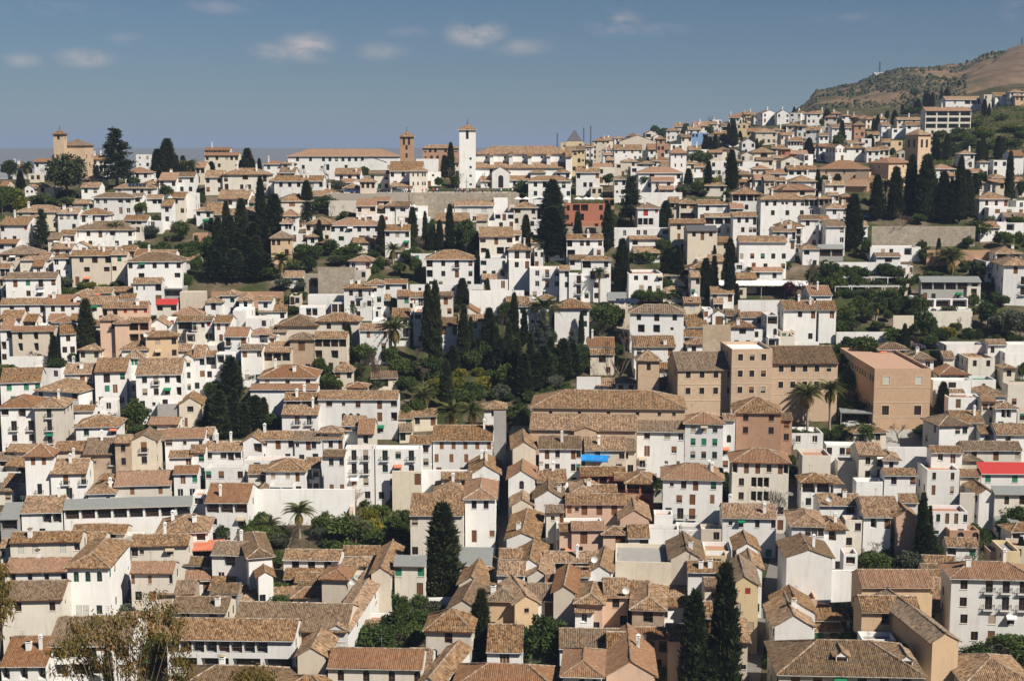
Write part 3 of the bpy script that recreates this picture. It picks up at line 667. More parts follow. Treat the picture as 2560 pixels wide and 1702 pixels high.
def house_line(line, ox, oy, s, prev, yaw0=0):
    plus = line.startswith('+'); tok = line.lstrip('+').split()
    if not tok[4].replace('.', '').isdigit(): tok.insert(4, '2')
    xl, xr, yr, ye = [float(q) for q in tok[:4]]; n = float(tok[4]); roof, wc = tok[5], tok[6]
    rows, kv = opts(tok[7:])
    PX = lambda x: ox + x / s
    if wc == 'w' and not plus and 'name' not in kv and random.Random(int(xl * 13 + ye * 5)).random() < .2: wc = 'e'
    PYc = lambda y: oy + y / s
    rs = random.Random(int(abs(ox + xl * 3 + ye * 7 + oy)))
    H = 3.0 * n + (.3 if roof != 'n' else 0); key = f'{ox:.0f},{oy:.0f},{xl:.0f},{ye:.0f}'
    if not plus and key in SKIP: return dict(skip=1)
    if plus and 'skip' in (prev or {}): return prev
    xc = PX((xl + xr) / 2); pe = PYc(ye)
    if 'y' in kv: Y = float(kv['y'])
    elif plus: Y = prev['Y'] + float(kv.get('dy', 0))
    else: Y = solve(xc, pe, H)
    dx, dz = raydir(xc, pe); X = dx * Y; zt = dz * Y
    phi = R(float(kv.get('yaw', yaw0)) + (rs.uniform(-2, 2) if not plus and roof != 'n' and 'yaw' not in kv else 0))
    W = (xr - xl) / s * Y / F / max(.6, math.cos(phi + math.atan(dx)) / math.cos(math.atan(dx)))
    th = math.atan2(-dz, 1); t = .42
    vis = max(2, (ye - yr)) / s * Y / F
    if roof == 'f': D = min(max(vis / max(.12, math.sin(th)), 4), 14)
    elif roof == 'n': D = .5
    elif roof == 'e': t = min(max(vis / (W / 2), .28), .6); D = 10
    elif roof == 'p': D = W; t = min(max((vis - W / 2 * math.sin(th)) / (W / 2), .3), .75)
    else:
        run = vis / (math.sin(th) + t * math.cos(th))
        D = min(max(run * (1 if roof == 's' else 2), 4.5 if roof != 's' else 2.5), 15)
        if roof != 's' and run * 2 < 4.5: t = .36
    D = float(kv.get('d', D)); t = float(kv.get('t', t))
    # foot on the lowest ground under the front
    cs, sn = math.cos(phi), math.sin(phi)
    pts = [(X + cs * a - sn * b, Y + sn * a + cs * b) for a in (-W / 2, 0, W / 2) for b in (0, D / 2, D)]
    g = [float(ground(*p)) for p in pts]; zb = min(g) - .35
    if plus and 'base' in kv: zb = zt - float(kv['base'])
    if roof == 'n': zb = min(zb, zt - 1)
    Hh = max(zt - zb, 1.2)
    if roof == 'n' and not plus: pass
    if not plus:
        root = bpy.data.objects.new(kv.get('name', 'wall' if roof == 'n' else 'house'), None); col.objects.link(root); root.location = (X, Y, zb)
    else: root = prev['root']
    if not rows and roof != 'n' and not plus: rows = auto_rows(W, Hh / 3, rs)
    if rows == '-': rows = ''
    rl = rows.split('/') if rows else []
    spc = float(kv.get('sp', 3.0))
    if rl and roof != 'n' and 'name' not in kv and not plus:
        ncol = max(2, int(W / 2.4))
        while len(rl) * spc + 2.2 < Hh: rl.append(''.join(rs.choice('w.w.b.s.w' if (len(rl) + 1) * spc + 2.2 < Hh else 'd.w..w') for _ in range(ncol)))
    chim = int(kv['ch']) if 'ch' in kv else (0 if plus else None)
    volume(root, (X, Y, zb), phi, W, D, Hh, roof, wc, rl, Y, rs, t, kv.get('rc'), chim, kv.get('side', 'auto' if not plus or D > 8 else ''), 0.0, float(kv.get('first', .55)), float(kv.get('sp', 3.0)), name=kv.get('part', 'wall' if roof != 'n' else 'wall_body'), floor=kv.get('floor'), fmx='darkframe' if 'name' in (kv if not plus else prev['kv']) else None)
    if not plus and roof in 'hgfes' and W > 5.5 and Y < 530 and 'name' not in kv and rs.random() < (.75 if Hh > 3 * n + 1.5 or not rows else .4):
        ah = min(Hh - 3.0 * max(1, min(len(rl), int(n))) + .4, rs.uniform(2.5, 3.4)); ad = rs.uniform(2.2, 3.6); aw = W * rs.uniform(.35, .75); ax = rs.choice([-1, 1]) * (W - aw) / 2 * rs.uniform(.3, 1)
        lanes = (abs(xc - np.interp(pe, [1060, 1190, 1420, 1720], [1300, 1275, 1252, 1222])) < 60 and pe > 1040) or (abs(xc - np.interp(pe, LN2[0], LN2[1])) < 60 and pe > 1180)
        if ah > 2 and not lanes:
            o2 = (X + cs * ax + sn * ad, Y + sn * ax - cs * ad); g2 = float(ground(*o2)) - .35; hh2 = zb + ah - g2
            if 2 < hh2 < 6.5: volume(root, (o2[0], o2[1], g2), phi, aw, ad - .02, hh2, rs.choice('sssf'), wc if rs.random() < .85 else 'c', [rs.choice(['w.d', 'l.w', '.L.', 'd.w', 'ww', '.w.', 'L.'])], Y, rs, .36, kv.get('rc'), 0, '', 0.0, .5, 3.0, name='annex_wall')
    rec = dict(root=root, X=X, Y=Y, zb=zb, zt=zt, W=W, D=D, H=Hh, phi=phi, n=n, roof=roof, wc=wc, rows=rl, rc=kv.get('rc'), kv=kv, key=key)
    if plus: prev.setdefault('subs', []).append(rec); FOOT.append((rec, project(X, Y, zt))); return prev
    HOUSES.append(rec); FOOT.append((rec, project(X, Y, zt)))
    if 'lm' in kv: LANDMARKS.append((kv['lm'].replace('_', ' '), X, Y + D / 2, rec))
    return rec
def join_things(recs, name):
    """many small far houses as one mesh"""
    bpy.context.view_layer.update(); V = []; Fc = []; MI = []; UV = []; slots = []; off = 0; kill = []
    for r in recs:
        st = [(r['root'], None)]
        while st:
            o, _ = st.pop(); st += [(c, None) for c in o.children]; kill.append(o)
            if o.type != 'MESH': continue
            me = o.data; n = len(me.vertices); co = np.empty(n * 3); me.vertices.foreach_get('co', co); M = np.array(o.matrix_world); V.append(co.reshape(-1, 3) @ M[:3, :3].T + M[:3, 3])
            for p in me.polygons:
                m = me.materials[p.material_index]
                if m not in slots: slots.append(m)
                MI.append(slots.index(m)); Fc.append([i + off for i in p.vertices])
            UV.append(np.random.RandomState(len(UV)).uniform(0, 300, (1, 2)) + (V[-1][:, [0, 2]] * 1.0)); off += n
    me = bpy.data.meshes.new(name); me.from_pydata(np.concatenate(V).tolist(), [], Fc)
    for m in slots: me.materials.append(m)
    me.polygons.foreach_set('material_index', MI); uv = np.concatenate(UV).astype(np.float32); l = me.uv_layers.new(name='UVMap'); vi = np.zeros(len(me.loops), int); me.loops.foreach_get('vertex_index', vi); l.data.foreach_set('uv', uv[vi].ravel())
    bpy.data.batch_remove(kill)
    return obj(name, me)
def read_houses(text, ox, oy, kind, yaw0=0):
    prev = None
    for ln in text.strip().splitlines():
        ln = ln.strip()
        if ln: prev = house_line(ln, ox, oy, TS[kind], prev, yaw0)
# ------------------------------------------------------------ the town, read off the photograph in tiles
read_houses('''
85 315 510 545 1.3 h w a.a
395 585 445 480 1.6 g w w.w rc=o
990 1195 400 450 2.2 h w www/w.w rc=o
1440 1720 545 600 1.3 h w rc=o
1565 1740 375 400 1 f w y=620
340 470 605 620 1 f c
285 390 735 780 1 e w
385 520 715 760 1 p c
520 620 740 780 1 f c
0 80 705 755 1 g c
1830 2030 605 690 2 g w w.w
2040 2240 600 650 2 g w w.w/ww
2250 2359 480 545 2 g c
1610 1890 685 735 1.5 h w
1330 1760 740 780 2 h w w.www
1080 1515 845 890 2.4 h w ww.ll/ww.dw
845 1020 920 960 1.6 g w .w
1520 1640 850 880 2 g w l
1690 1870 865 900 1.5 s w .ll
1990 2130 835 890 2.6 g w w./.w
2150 2245 815 850 2.6 f w - ch=0
1855 1985 920 985 2.5 s w w/w
200 690 985 1055 2 h c g.w.w.w/w..w
665 905 1015 1070 2 g w www
905 1235 1020 1085 1.5 h w
0 320 1115 1205 2.6 g w w....r
275 405 1110 1150 2 e w .w
845 1530 1170 1260 2.1 h w d.w.d.l..w/..w...w.w
1160 1430 1140 1190 1 f w
1430 1700 1100 1150 1.5 g w lll.
1490 1620 1185 1215 2 f w .w
0 395 1440 1540 2 h c www.
550 690 1310 1370 2 g w .w
690 860 1270 1320 2 g w w.w
830 1010 1410 1450 1 e w
1140 1370 1465 1540 2 g w
930 1140 1460 1540 2 e c
1380 1560 1450 1500 1.5 g c
1550 1700 1490 1555 2 g c
1690 2020 1500 1545 2 g w w.l.w
2220 2359 1290 1310 1.5 f b
1280 1480 1560 1620 1.5 g w
600 830 1430 1480 1.5 g w
430 560 1530 1600 2 g w
1720 1870 1110 1160 1.3 f w
2260 2359 1000 1040 1.6 h w l.
''', 0, 300, 'A')
read_houses('''
0 290 318 345 2 g c wwwwww y=640 rc=o
0 390 375 405 1.5 g c w.w.www y=600 rc=o
680 900 470 505 1.5 h w rc=o
885 1050 465 500 2 h w l.
960 2220 305 415 2.4 h w .w.w.wwwwwww..... rc=o ch=0 t=.36 lm=the_long_white_hall_with_orange_roof
1770 2080 425 480 2 e w - t=.3
+1980 2200 430 530 g w - dy=3
1500 1790 555 620 1.6 g w .w.l.w
1890 2130 580 615 2 g w w.w
860 1040 545 605 1.7 g w w.w
740 860 640 690 1.6 h w w
800 1360 640 700 2.3 g w .w.w.w..w.w/.......d
205 725 555 625 2.4 h w b..W..b/b.ww.b ch=2
0 200 580 655 2 g w w.w/w.w
1790 1965 650 705 3.1 p c aaa/.../d.. yaw=8 lm=the_cream_mirador_tower
1600 1790 715 780 2 h w .l.
1310 1490 780 830 1 h w
145 500 810 905 2 g w ..w.ww
870 1230 850 930 3 h w .W.w/..w yaw=16
500 640 880 950 1.5 g c
0 230 955 1045 1.5 g w w.w
100 390 1030 1085 2 g c .w.
460 620 1005 1085 1.8 g c L
890 1060 1030 1095 2 p w rc=o
880 1000 1115 1180 2 p w .ww
1165 1450 1105 1195 2.6 h w w..ww/..w
1450 2005 1130 1210 2.4 h w w.w.w.w.l.w/.l..L.L
2075 2359 1210 1270 2.7 g w W.w.w/...d
1745 2140 1060 1095 2 f w .l.r
1745 1970 905 985 2.2 s w w.l
2080 2240 905 985 2 h w l
1425 1790 915 930 1.7 n w
760 1000 1280 1355 2.6 p o aa.v yaw=6 lm=the_ochre_arched_mirador
1000 1180 1290 1310 1.8 f w d.d
1940 2130 890 925 1.4 g c
2230 2359 1080 1105 2.2 f w .w
2200 2359 940 990 2 g w l
1180 1300 1290 1340 1.6 h w w
''', 512, 300, 'A')
read_houses('''
75 325 430 450 2.6 f w -
180 360 575 595 1.6 f w s
0 190 500 582 3 h w .v.v.vv/.v.v.vv side=v.v.v lm=the_corner_house_by_the_brick_bell_tower
485 570 440 490 1 g c
150 560 285 320 2.4 h b wwwwwww y=640
1370 1855 650 697 3 h w .w.LL..b./.w.w....w
1920 2190 550 600 2.6 g w w...w/.ww.
2060 2359 475 550 2 f w .w.
2090 2225 740 775 1.2 f c ww
1740 2010 245 262 2 f y w.w y=690
1795 1930 305 345 1.3 g y w.w
1930 2020 300 340 1.4 g y
2030 2120 275 305 1.5 g w rc=o
2220 2359 295 340 2 h w rc=o
2230 2359 370 400 1.5 g w
2270 2359 430 465 1.5 g r
2120 2330 500 560 1.6 g w
520 970 920 985 1.7 g w .S..S. t=.36
970 1130 880 900 2.2 f w -
200 510 955 970 1.6 n s
20 200 930 990 1.7 f w l.
300 680 1075 1160 2 g c ..w
770 900 1085 1150 2 s c -
400 500 1010 1030 1.7 f w d
1200 1470 945 1005 2.8 h w W.w/w..d
1465 1585 985 1010 2 g p L
1780 2250 940 962 2.7 f t aLL.w/a.L..a lm=the_terracotta_restaurant_with_the_parasol_terrace
2240 2359 880 905 3 f b LL/w.w
1500 1780 1110 1140 1.7 f w w.d
1760 2240 1210 1240 1.8 f s -
805 1190 1235 1340 3 g w W.d.W/l.LL
1190 1285 1290 1315 2.2 s w w
1140 1395 1410 1490 2 h w .G.G
905 1200 1120 1160 1.6 f w ..w.d
980 1200 1020 1070 2.2 f w ldl
1380 1580 1120 1145 2 f w w.d
1810 2230 1320 1370 2.6 g w L.ww.w/L..w
2120 2240 1440 1475 2 f w w
1400 1560 1330 1410 2 g c
1440 1540 1440 1500 2 f w l.w
190 740 1500 1600 2.6 h w L.w.b.w/L.w.d.w rc=b
0 90 1060 1110 2 f w l
50 230 1090 1130 1.8 f w -
''', 1024, 300, 'A')
read_houses('''
280 790 540 605 2.2 h w .l..w rc=o
+650 830 305 372 4 p w .v.v./.v.v. dy=5 rc=o
430 690 630 700 1.6 g w rc=o
0 130 620 680 2.6 h w w.w
190 350 485 540 2 f w l.
430 650 435 470 2 g w w.l
90 260 440 475 1.6 h c
0 320 285 340 2 g w w.w.w.w
390 640 275 340 2 g w rc=o
490 580 180 212 4 p b a side=a
60 470 145 250 2 e c - d=20 t=.35
30 185 250 285 1.2 f p
150 320 145 185 1.2 h w rc=o
0 120 180 210 1.2 h w rc=o
450 550 155 200 1.5 e w
890 1090 105 150 2 f u ww.ww
920 1080 20 70 1.8 g w
850 1000 75 110 2 g w
1630 1870 95 140 2 h c .w.w
1590 1860 315 372 2 h c .L.
1470 1620 200 260 2 e w w.w
1460 1600 370 405 2 e w w.w
1920 2030 290 335 2.3 h t w.
2030 2230 350 390 1.6 g t -
2000 2170 195 240 2.2 g w wwwww/..w
1110 1310 455 475 2 f w w.w/ww.
1400 1480 440 470 2.6 h w ww/w.
1480 1700 465 485 1.6 f w
1640 1830 430 460 1.6 g c w.w
1830 2000 410 432 1.6 g c
1920 2180 420 475 2 e w .l..w
2000 2340 525 570 2 g w lll.
1600 1790 520 560 2 h w rc=o
1750 2000 565 610 1.6 g w .l.
1400 1600 580 625 1.6 h w
2040 2320 635 700 2 h w w..w
1730 1850 645 690 1.6 g c
1360 1690 740 850 3.2 h w LLLL/..w.w yaw=-6
1690 2190 850 912 4 h w .w.w.ss.w.w/..w..w..w/....w lm=the_tall_grey-white_house_with_hipped_roof
1830 2310 745 800 2.2 h c .l.l.
1945 2105 750 797 2.8 p b -
2190 2359 865 907 2.2 h w LLL/.w.
640 750 890 945 2 g c l.
750 950 885 955 2 h c WW/L
965 1325 925 970 2 g w .w.S.
1340 1490 960 1015 2 g w l.
270 515 945 1012 3 h w .R.r/LLL. lm=the_house_with_red_blinds
280 780 820 835 1.6 n w
0 630 1230 1248 1.9 f w .a.ww..W
645 1045 1145 1185 3 g c .w..../.h.w.w
1045 1370 1090 1115 2.2 g w LLL
1370 1640 1065 1105 3.2 g w .w.w.G/..w.ww
845 1185 1215 1270 3.4 g c .l.D.l./......./...d rc=s yaw=4
1820 2090 1235 1280 3 g w .b.w.b/...d
1900 2170 1155 1220 3 h w ..b
1990 2170 995 1035 2.6 h w .W.
2150 2359 1100 1140 3 g w .w.S
1440 1985 1340 1400 3.6 g w ...../p.w.g.w.w/..d.w..w lm=the_pink-tinged_white_terrace_house
2170 2359 1395 1480 1.6 h w l.
1330 1460 540 575 1.5 g w
1240 1340 600 640 1.6 f w
540 700 480 520 1.5 g w
0 200 470 500 1.6 f c l.
860 1000 300 340 1.8 g w .l
1190 1330 300 340 1.8 h w l.
''', 1536, 300, 'A')
read_houses('''
1230 1750 960 1000 3.6 g w LLLL/LLLL/LLLL rc=o lm=the_white_stepped_apartments_below_the_hill
1460 1890 835 872 2.6 g w .w.LLL
1900 1990 795 815 2.4 f w w.
2030 2200 790 830 1.6 g w
2200 2359 755 782 2.2 h w w.w
2260 2359 800 830 1.6 h o
1295 1520 1090 1150 1.6 g w ll./w.w
+1440 1610 1100 1150 e w .a. dy=2
900 1230 1075 1100 2.4 g c ww.w.w/ww.w
1000 1240 1130 1165 1.6 g w l.w
840 1000 1180 1205 1.6 f w l.
720 820 1130 1165 2 g w w
405 530 1120 1157 4 p b .a. lm=the_small_brick_tower_on_the_far_slope
150 400 1155 1195 2.2 g w r.r
''', 2048, 60, 'A')
read_houses('''
1620 1790 350 385 2 h w w.w
1855 1945 450 480 2.2 h w v
2010 2160 440 465 2.4 f w w.w/w..
2215 2359 350 410 2.4 g w - rc=o
1320 1560 505 560 1.8 h w .w.l
1460 1560 600 640 1.6 g c
1745 1890 565 600 1.6 g w
1990 2160 600 660 1.6 h c
1880 2140 680 720 2 g c .w.w
2210 2359 660 700 1.8 g c
1850 2180 830 905 2.2 h w .a.a.d
1955 2359 990 1010 1.8 f w .W.W.w
2050 2359 1160 1185 1.4 f w .L.
85 330 930 1015 2.5 h w .w.w
0 175 865 905 2.4 h w LLL
270 390 840 880 2 h b w
70 300 690 745 1.8 g w .w.
0 120 1105 1150 2 g w .w
80 300 1150 1220 3 g w ..w/..w
470 560 1170 1220 2 g w
590 1170 1430 1465 1.4 f w .ww.L.
1240 2050 1490 1500 1.6 n b
2040 2330 1450 1530 2.2 h w LL
610 1800 1212 1225 2.1 n s
0 160 275 305 2 g w w.w
270 540 290 320 1.8 h w w.ww
550 700 320 350 1.6 g w
690 810 305 340 1.6 g w
780 960 190 240 1.8 f o w.w
330 530 235 265 1.6 g w
560 700 135 165 1.6 g w
0 110 150 180 1.8 g w
0 280 1440 1480 1.2 s g LL rc=g
''', 2048, 300, 'A')
read_houses('''
365 480 40 110 2 g w a
220 540 0 40 2 h w .w
590 780 -30 20 2.5 h w w.w
790 1230 -60 -10 3 g c .w.L.L/.l.l
1230 1410 -60 -20 3 g c .g./l..
1410 2010 -40 55 3 h w w.w.w.w.w/.l...l
0 60 190 250 2 h w
60 625 185 245 3 g w .d.w.b.w/...w.w..
160 290 150 200 1 f u
0 110 85 130 1.6 g w
1475 1790 245 295 3 g w vv.L/...D
1800 2030 320 355 1.2 f g L rc=g
0 510 470 530 2.3 g w .w.w.w
500 940 430 530 2.3 g w .w.w.s.w
+810 930 415 470 e w w dy=1 base=3
940 1290 450 525 2.3 g w .w...
840 1030 355 420 2 h c
1030 1240 350 400 2 g c
1240 1480 340 385 1.6 g w
1330 1500 420 470 2 s w -
1130 1640 505 565 4 g p L.L.r.r.r lm=the_salmon_house_with_deep_loggias
+1105 1310 645 700 h p .b dy=-5
+1420 1650 680 725 g p LL/LL dy=-5
+1270 1420 690 740 h p .. dy=-6
1730 1960 475 530 2 s w l.l rc=r
1920 2240 560 645 1.6 h w rc=o
1990 2268 380 400 1.6 f c -
1610 1970 830 890 3.4 h o .w.w/.w.w yaw=14
1640 1850 690 765 2.6 e w w.
1850 1960 670 690 2.2 f w r
1960 2130 660 715 2.2 g w L
2130 2268 660 715 3 g w b.l/..w
1345 1630 915 1030 2.6 h w .w.
+1395 1570 1035 1115 p w .gg. dy=-5
0 235 600 690 2.6 g w .w
220 400 645 720 2 g w L
320 600 740 790 2 f w -
530 690 640 710 2.6 g w w.
590 780 650 725 3 h w .L.
780 950 640 700 2.6 g w .L
665 840 755 855 2.6 g w .w. yaw=16
130 600 780 825 3 g c .L..L..L/.L..L..L lm=the_cream_house_with_six_deep_bays
0 130 700 810 3 g w .L/L.
90 560 1100 1112 1.4 n w
0 450 1235 1390 2.6 g w .g..g.g/.g..g yaw=12
400 870 1350 1490 2.2 h w w.w.l yaw=-16
710 1030 1190 1295 2.6 g w ..ww
1045 1400 1125 1275 3.2 g w .G.g/.gd.
1330 1500 1385 1405 1.8 f w .w.w
1500 2010 1130 1305 4.2 g w .w.b.w.L/.w.w.w.L yaw=6 lm=the_four-storey_white_house_with_shutters
2010 2145 1010 1130 3.6 e w w/w/w
2140 2268 985 1115 3.6 g w .w/.w
640 760 760 800 2 g c
2060 2268 820 850 2 f w L.
''', 0, 640, 'B', 5)
read_houses('''
0 185 410 505 2 h w .L.
190 340 350 430 2.2 h w .w
380 520 340 490 2.6 h w .L. yaw=8
590 750 450 490 2.2 g w .w.
70 870 315 395 1.6 n b
320 520 560 585 2.6 f w -
310 440 580 605 3 f w -
450 720 660 690 3 f w .w/w..
105 290 660 730 3.2 g w hh/.d.w
0 80 660 710 3 g w r
215 470 790 885 3.6 g w b.b/..
500 700 785 860 3 h w .L rc=o
620 770 850 890 2.6 h w s.w rc=o
710 910 780 830 2.6 g c w..
400 640 985 1030 3.2 g w w.w/..
650 950 950 1010 2 g c -
650 950 1020 1060 2.6 g c LLL/
800 1240 640 770 3 h c - ch=0
905 1230 700 770 2.6 g r l.L
1230 1700 630 720 3 h w .w.L./.. lm=the_white_house_with_a_tall_white_chimney
1210 1570 840 905 3 g c LLLL/L.L.
940 1200 840 920 3 h r .D./
1540 1850 295 355 3 h w .w.b.v/.ww.w
1785 1975 250 310 3.2 h w .w.
1140 1560 420 435 1.6 f w -
1045 1320 540 565 1.6 f w .LL.
1400 1550 475 510 1.6 f w GG
1830 2050 440 480 1.6 s w l.l
1250 1660 110 125 3 n s
1100 1250 180 195 2 n s
1990 2240 260 300 2 g w l..l
1715 2030 750 815 3 g w .h..h
2070 2268 580 670 2.6 g w .w
600 1230 1200 1340 2.6 h w .w...W...W. rc=o ch=2 lm=the_broad_white_house_with_salmon-coloured_roof
+500 1250 1430 1470 g w ...L.L dy=-4 rc=o
1570 1790 1400 1450 1.6 h w .w. rc=o
1440 1630 1150 1260 1.6 p c w.w lm=the_tumbledown_cream_pavilion
0 120 1060 1100 3.2 g w L/w
125 310 1055 1080 3.6 f w LL/..
0 200 1230 1250 2.4 f w w.
-30 130 940 990 2.6 f w r.
1850 2000 680 720 2.4 f w l
2130 2268 380 440 2.6 g w .g
940 1050 400 440 1.5 f c
''', 512, 640, 'B')
read_houses('''
0 820 288 315 2.2 n w .s....s....
0 160 400 450 2 g w
320 480 395 440 2.2 g w .d.
780 1080 -30 30 2.6 f w l..a
1100 1330 20 45 3 f w .w.d/..
1330 1660 100 140 3.2 f w .w.b.w/.w.d.w
1660 1770 100 150 3.6 s w .w/.w
1765 1910 180 205 3.2 f w .b/.b
1910 2230 0 42 4 h w L.w/.b.w/.w.
660 1270 370 382 2.4 n w
860 1090 240 262 1.8 n w .d
1190 1420 470 550 2.2 h w
1430 1600 425 475 3.2 p w .L.
1605 1990 470 575 3.2 h w ...w/...w
1070 1330 450 505 2 g w
565 760 520 630 2 e w -
540 830 650 715 3.2 g w ..w./
350 530 680 765 3 g w d.d/..
40 140 550 620 3 f w l
1970 2268 900 1000 2 g c .a.
2000 2268 1030 1080 1.8 g c .L.
1850 2120 1300 1340 2 n w
700 830 340 370 1.6 s w L
2200 2400 400 480 1.6 g c rc=g
-40 40 440 500 2 f w l
''', 1024, 640, 'B')
read_houses('''
160 535 75 195 2.6 f w .l.l..w
850 1140 60 130 2.6 h w
850 950 170 230 3 g w .w
770 955 455 515 2.2 s c .S.
0 200 530 562 2.2 f c aa.
170 770 540 625 3.6 h w .w..L..w./.L.L.s. ch=0 yaw=-5 lm=the_white_villa_with_a_recessed_middle
215 680 865 1000 2.6 s w w..d t=.35
980 1290 740 762 4.4 n r
1290 1550 705 785 2.6 h w .W.
1395 1690 620 670 2 g w .l
1690 1815 615 655 3.6 f w L/.a
1550 1700 790 812 2.2 f w w.w
1085 1240 590 645 1.6 e w D d=5
1240 1400 600 650 1.6 g w
1370 1860 472 490 1.6 n w
1875 2240 495 590 3 g w ..w.d/.
1780 2000 840 890 2 f w -
1840 2268 940 950 1.2 n w
1700 1830 880 900 2 f w L
990 1090 560 590 2 f w
1330 1440 10 80 2 f w l
1840 2000 790 830 1.5 f c
''', 1536, 640, 'B')
read_houses('''
2045 2400 -60 100 3.8 h w .d.d/..b./..b. yaw=-6
1130 1790 225 280 2 s g LLLLl rc=g
1100 1650 428 472 1.4 f w LLL
1220 1700 590 612 1.6 n w
1850 2040 0 60 2 f w l
920 1040 90 112 1.3 f w w.d
-110 140 330 430 2 g w rc=o
0 190 500 590 3 g w .d/..
190 770 820 842 1.2 n w
1010 1270 1030 1140 2 h w
1650 1950 1040 1130 2.2 f w .w..w. floor=terrace
2060 2400 1030 1070 2.2 f w .l
1340 1660 1160 1310 1.8 h w
1260 1690 1345 1375 2.2 f w .W.
1690 1960 1320 1370 1.6 f w s floor=green
1870 2080 930 975 2.2 g w a.
2080 2400 945 980 2 f w .w
1410 1840 945 985 1.8 f w -
1840 2060 1400 1540 2.2 h w
2040 2170 1190 1240 1.8 h c w
2090 2400 1400 1420 1.8 f w .l
1380 1500 1050 1120 2 s w .
540 900 -20 70 1.2 n w
60 540 50 70 1.2 n w .
820 1050 640 660 1.4 n c
1640 1790 300 340 1.6 f w l
1460 1620 1480 1530 1.8 g w
1700 1850 1530 1560 2 f w
''', 2048, 640, 'B')
read_houses('''
0 385 -60 100 4.2 h w l.L./.b.b/.w.w yaw=6
380 700 -40 100 4.3 h w ..b../..b../..b.. yaw=4 lm=the_big_white_block_with_iron_balconies
745 1040 100 140 2.2 g w w..
835 1300 180 315 2.7 h w .w...w yaw=5
1740 1990 0 70 2.2 f g -
1980 2230 -30 70 2.2 e c .l.
1770 2220 190 200 1.2 n g
1820 2268 335 435 3 g w W.s.s
270 575 440 635 4.2 p w .h.h./..../..b..
555 960 670 830 2.9 g w ..b..b
600 930 480 580 3 g c -
920 1290 440 620 3 g r .w..b rc=k
1270 1450 410 490 4 g r .w./.w.
1450 1730 410 475 4 e c .b./.w. d=9
1110 1250 770 890 2.2 p w
970 1270 900 1050 2.1 h w .s
1260 1900 805 960 2.1 g w ..h...h. rc=o
1870 2130 590 650 3 g w ..d
1920 2190 750 830 2.7 g w .d.w rc=o
2110 2268 520 600 3.2 g w .g
230 690 1080 1260 2.2 g w ..LL
0 200 1150 1330 2 s g L rc=g
690 2140 1100 1200 2.3 s w LLLLLLLL rc=g yaw=7 ch=0 lm=the_long_white_hall_with_a_flat_grey_roof
1740 2300 1280 1480 2.4 h w LL.l
0 120 1560 1640 2.2 g w
2130 2268 1010 1080 2.2 f w l
100 240 1180 1240 1.8 g w
1100 1300 0 30 2 f w w
''', 0, 994, 'B', 6)
read_houses('''
0 90 325 400 2.6 g w .w
0 410 480 580 2.2 g w W.WLl
420 640 400 490 2.6 e w .L d=8
560 990 370 450 2.6 g w .s.d.w
440 970 645 690 2.2 f w .l.... lm=the_white_terrace_with_a_balustrade
990 1300 370 460 2.6 g w s.dw.
1310 1530 400 450 2.6 g w .w.d
1270 1510 310 380 3 h w
1520 1760 200 300 3 g w
1530 1690 290 355 2.6 g w .L
1690 1870 230 395 3.2 g w .L.
1550 1880 540 562 4.2 f w .b.b./.b.b./.w.w. lm=the_white_flats_with_a_red-striped_flag
1880 2400 540 567 4.2 f w .b.w.b./.w.w.w.
1310 1545 600 642 4.2 g w .w.w/..../.h.h
850 1255 80 180 2.6 g w ..b.b.
670 1110 660 800 3 h w .W..W.d.
480 670 740 830 2.6 g w ..W
1110 1270 660 770 2.6 g w
710 980 955 978 2.2 f w LL
540 700 920 1050 2.2 e w - d=8
540 1670 1000 1012 2.6 n w
0 480 940 1150 2.7 g w LLL/l.d rc=o
0 430 730 785 2.6 f w w.w..w
150 450 828 850 2.2 n c
2070 2400 790 812 3 n c ...D
1250 2140 -80 10 3.2 g w .W.s.w..d.W/...aaa..d.L lm=the_long_white_house_with_three_tiny_arches
1850 2100 900 960 1.6 n g
880 1250 -60 20 2.4 g w LL
''', 512, 994, 'B')
read_houses('''
820 1060 20 120 3 h w .l.
930 1070 140 150 5 n g
250 920 300 465 3 g w .h.h.h.h.h/h.h.h...
0 240 420 500 3 g w .w/.w
155 690 685 702 .9 n v name=fence
0 660 760 800 2.2 n w
670 1000 620 840 2.6 e w - d=14
350 690 830 890 2.6 g w
280 600 880 1040 2.4 h w .
610 950 830 1110 4.2 h w .w.w./..../.D..W/.... lm=the_white_corner_house_on_the_narrow_lane
0 600 1050 1290 3.6 g w w..w../..../w..d.. ch=0
1140 1400 420 560 4 e c . d=14
1430 1905 420 555 4 g w .d.w..dw/.w.w..ww
1940 2400 430 570 3.6 g c .d..w
1090 1390 800 890 3.6 e w .a. d=12
1410 1740 790 920 3 g w .l
1580 1760 895 970 2.6 f w .l
1890 2400 760 850 3 g t .LL.L lm=the_terracotta-red_courtyard_house
1380 1700 1000 1110 3 e w - d=12
1720 2400 1060 1165 3 g p hsd.d.d.
1800 2100 880 1050 3 h t -
1510 1710 1210 1260 3 g w .s.d
1620 2140 1355 1385 2.4 f w - floor=terrace
1790 2160 1405 1450 2.8 g p .D..
1070 1420 1490 1565 2.6 e w - d=22 yaw=-4
1130 1370 1120 1190 2.6 e c - d=14
2140 2400 1420 1500 2.6 h p .D
1660 1800 1440 1470 2.6 g p .
2000 2300 960 1040 3 g t L.L
''', 1024, 994, 'B')
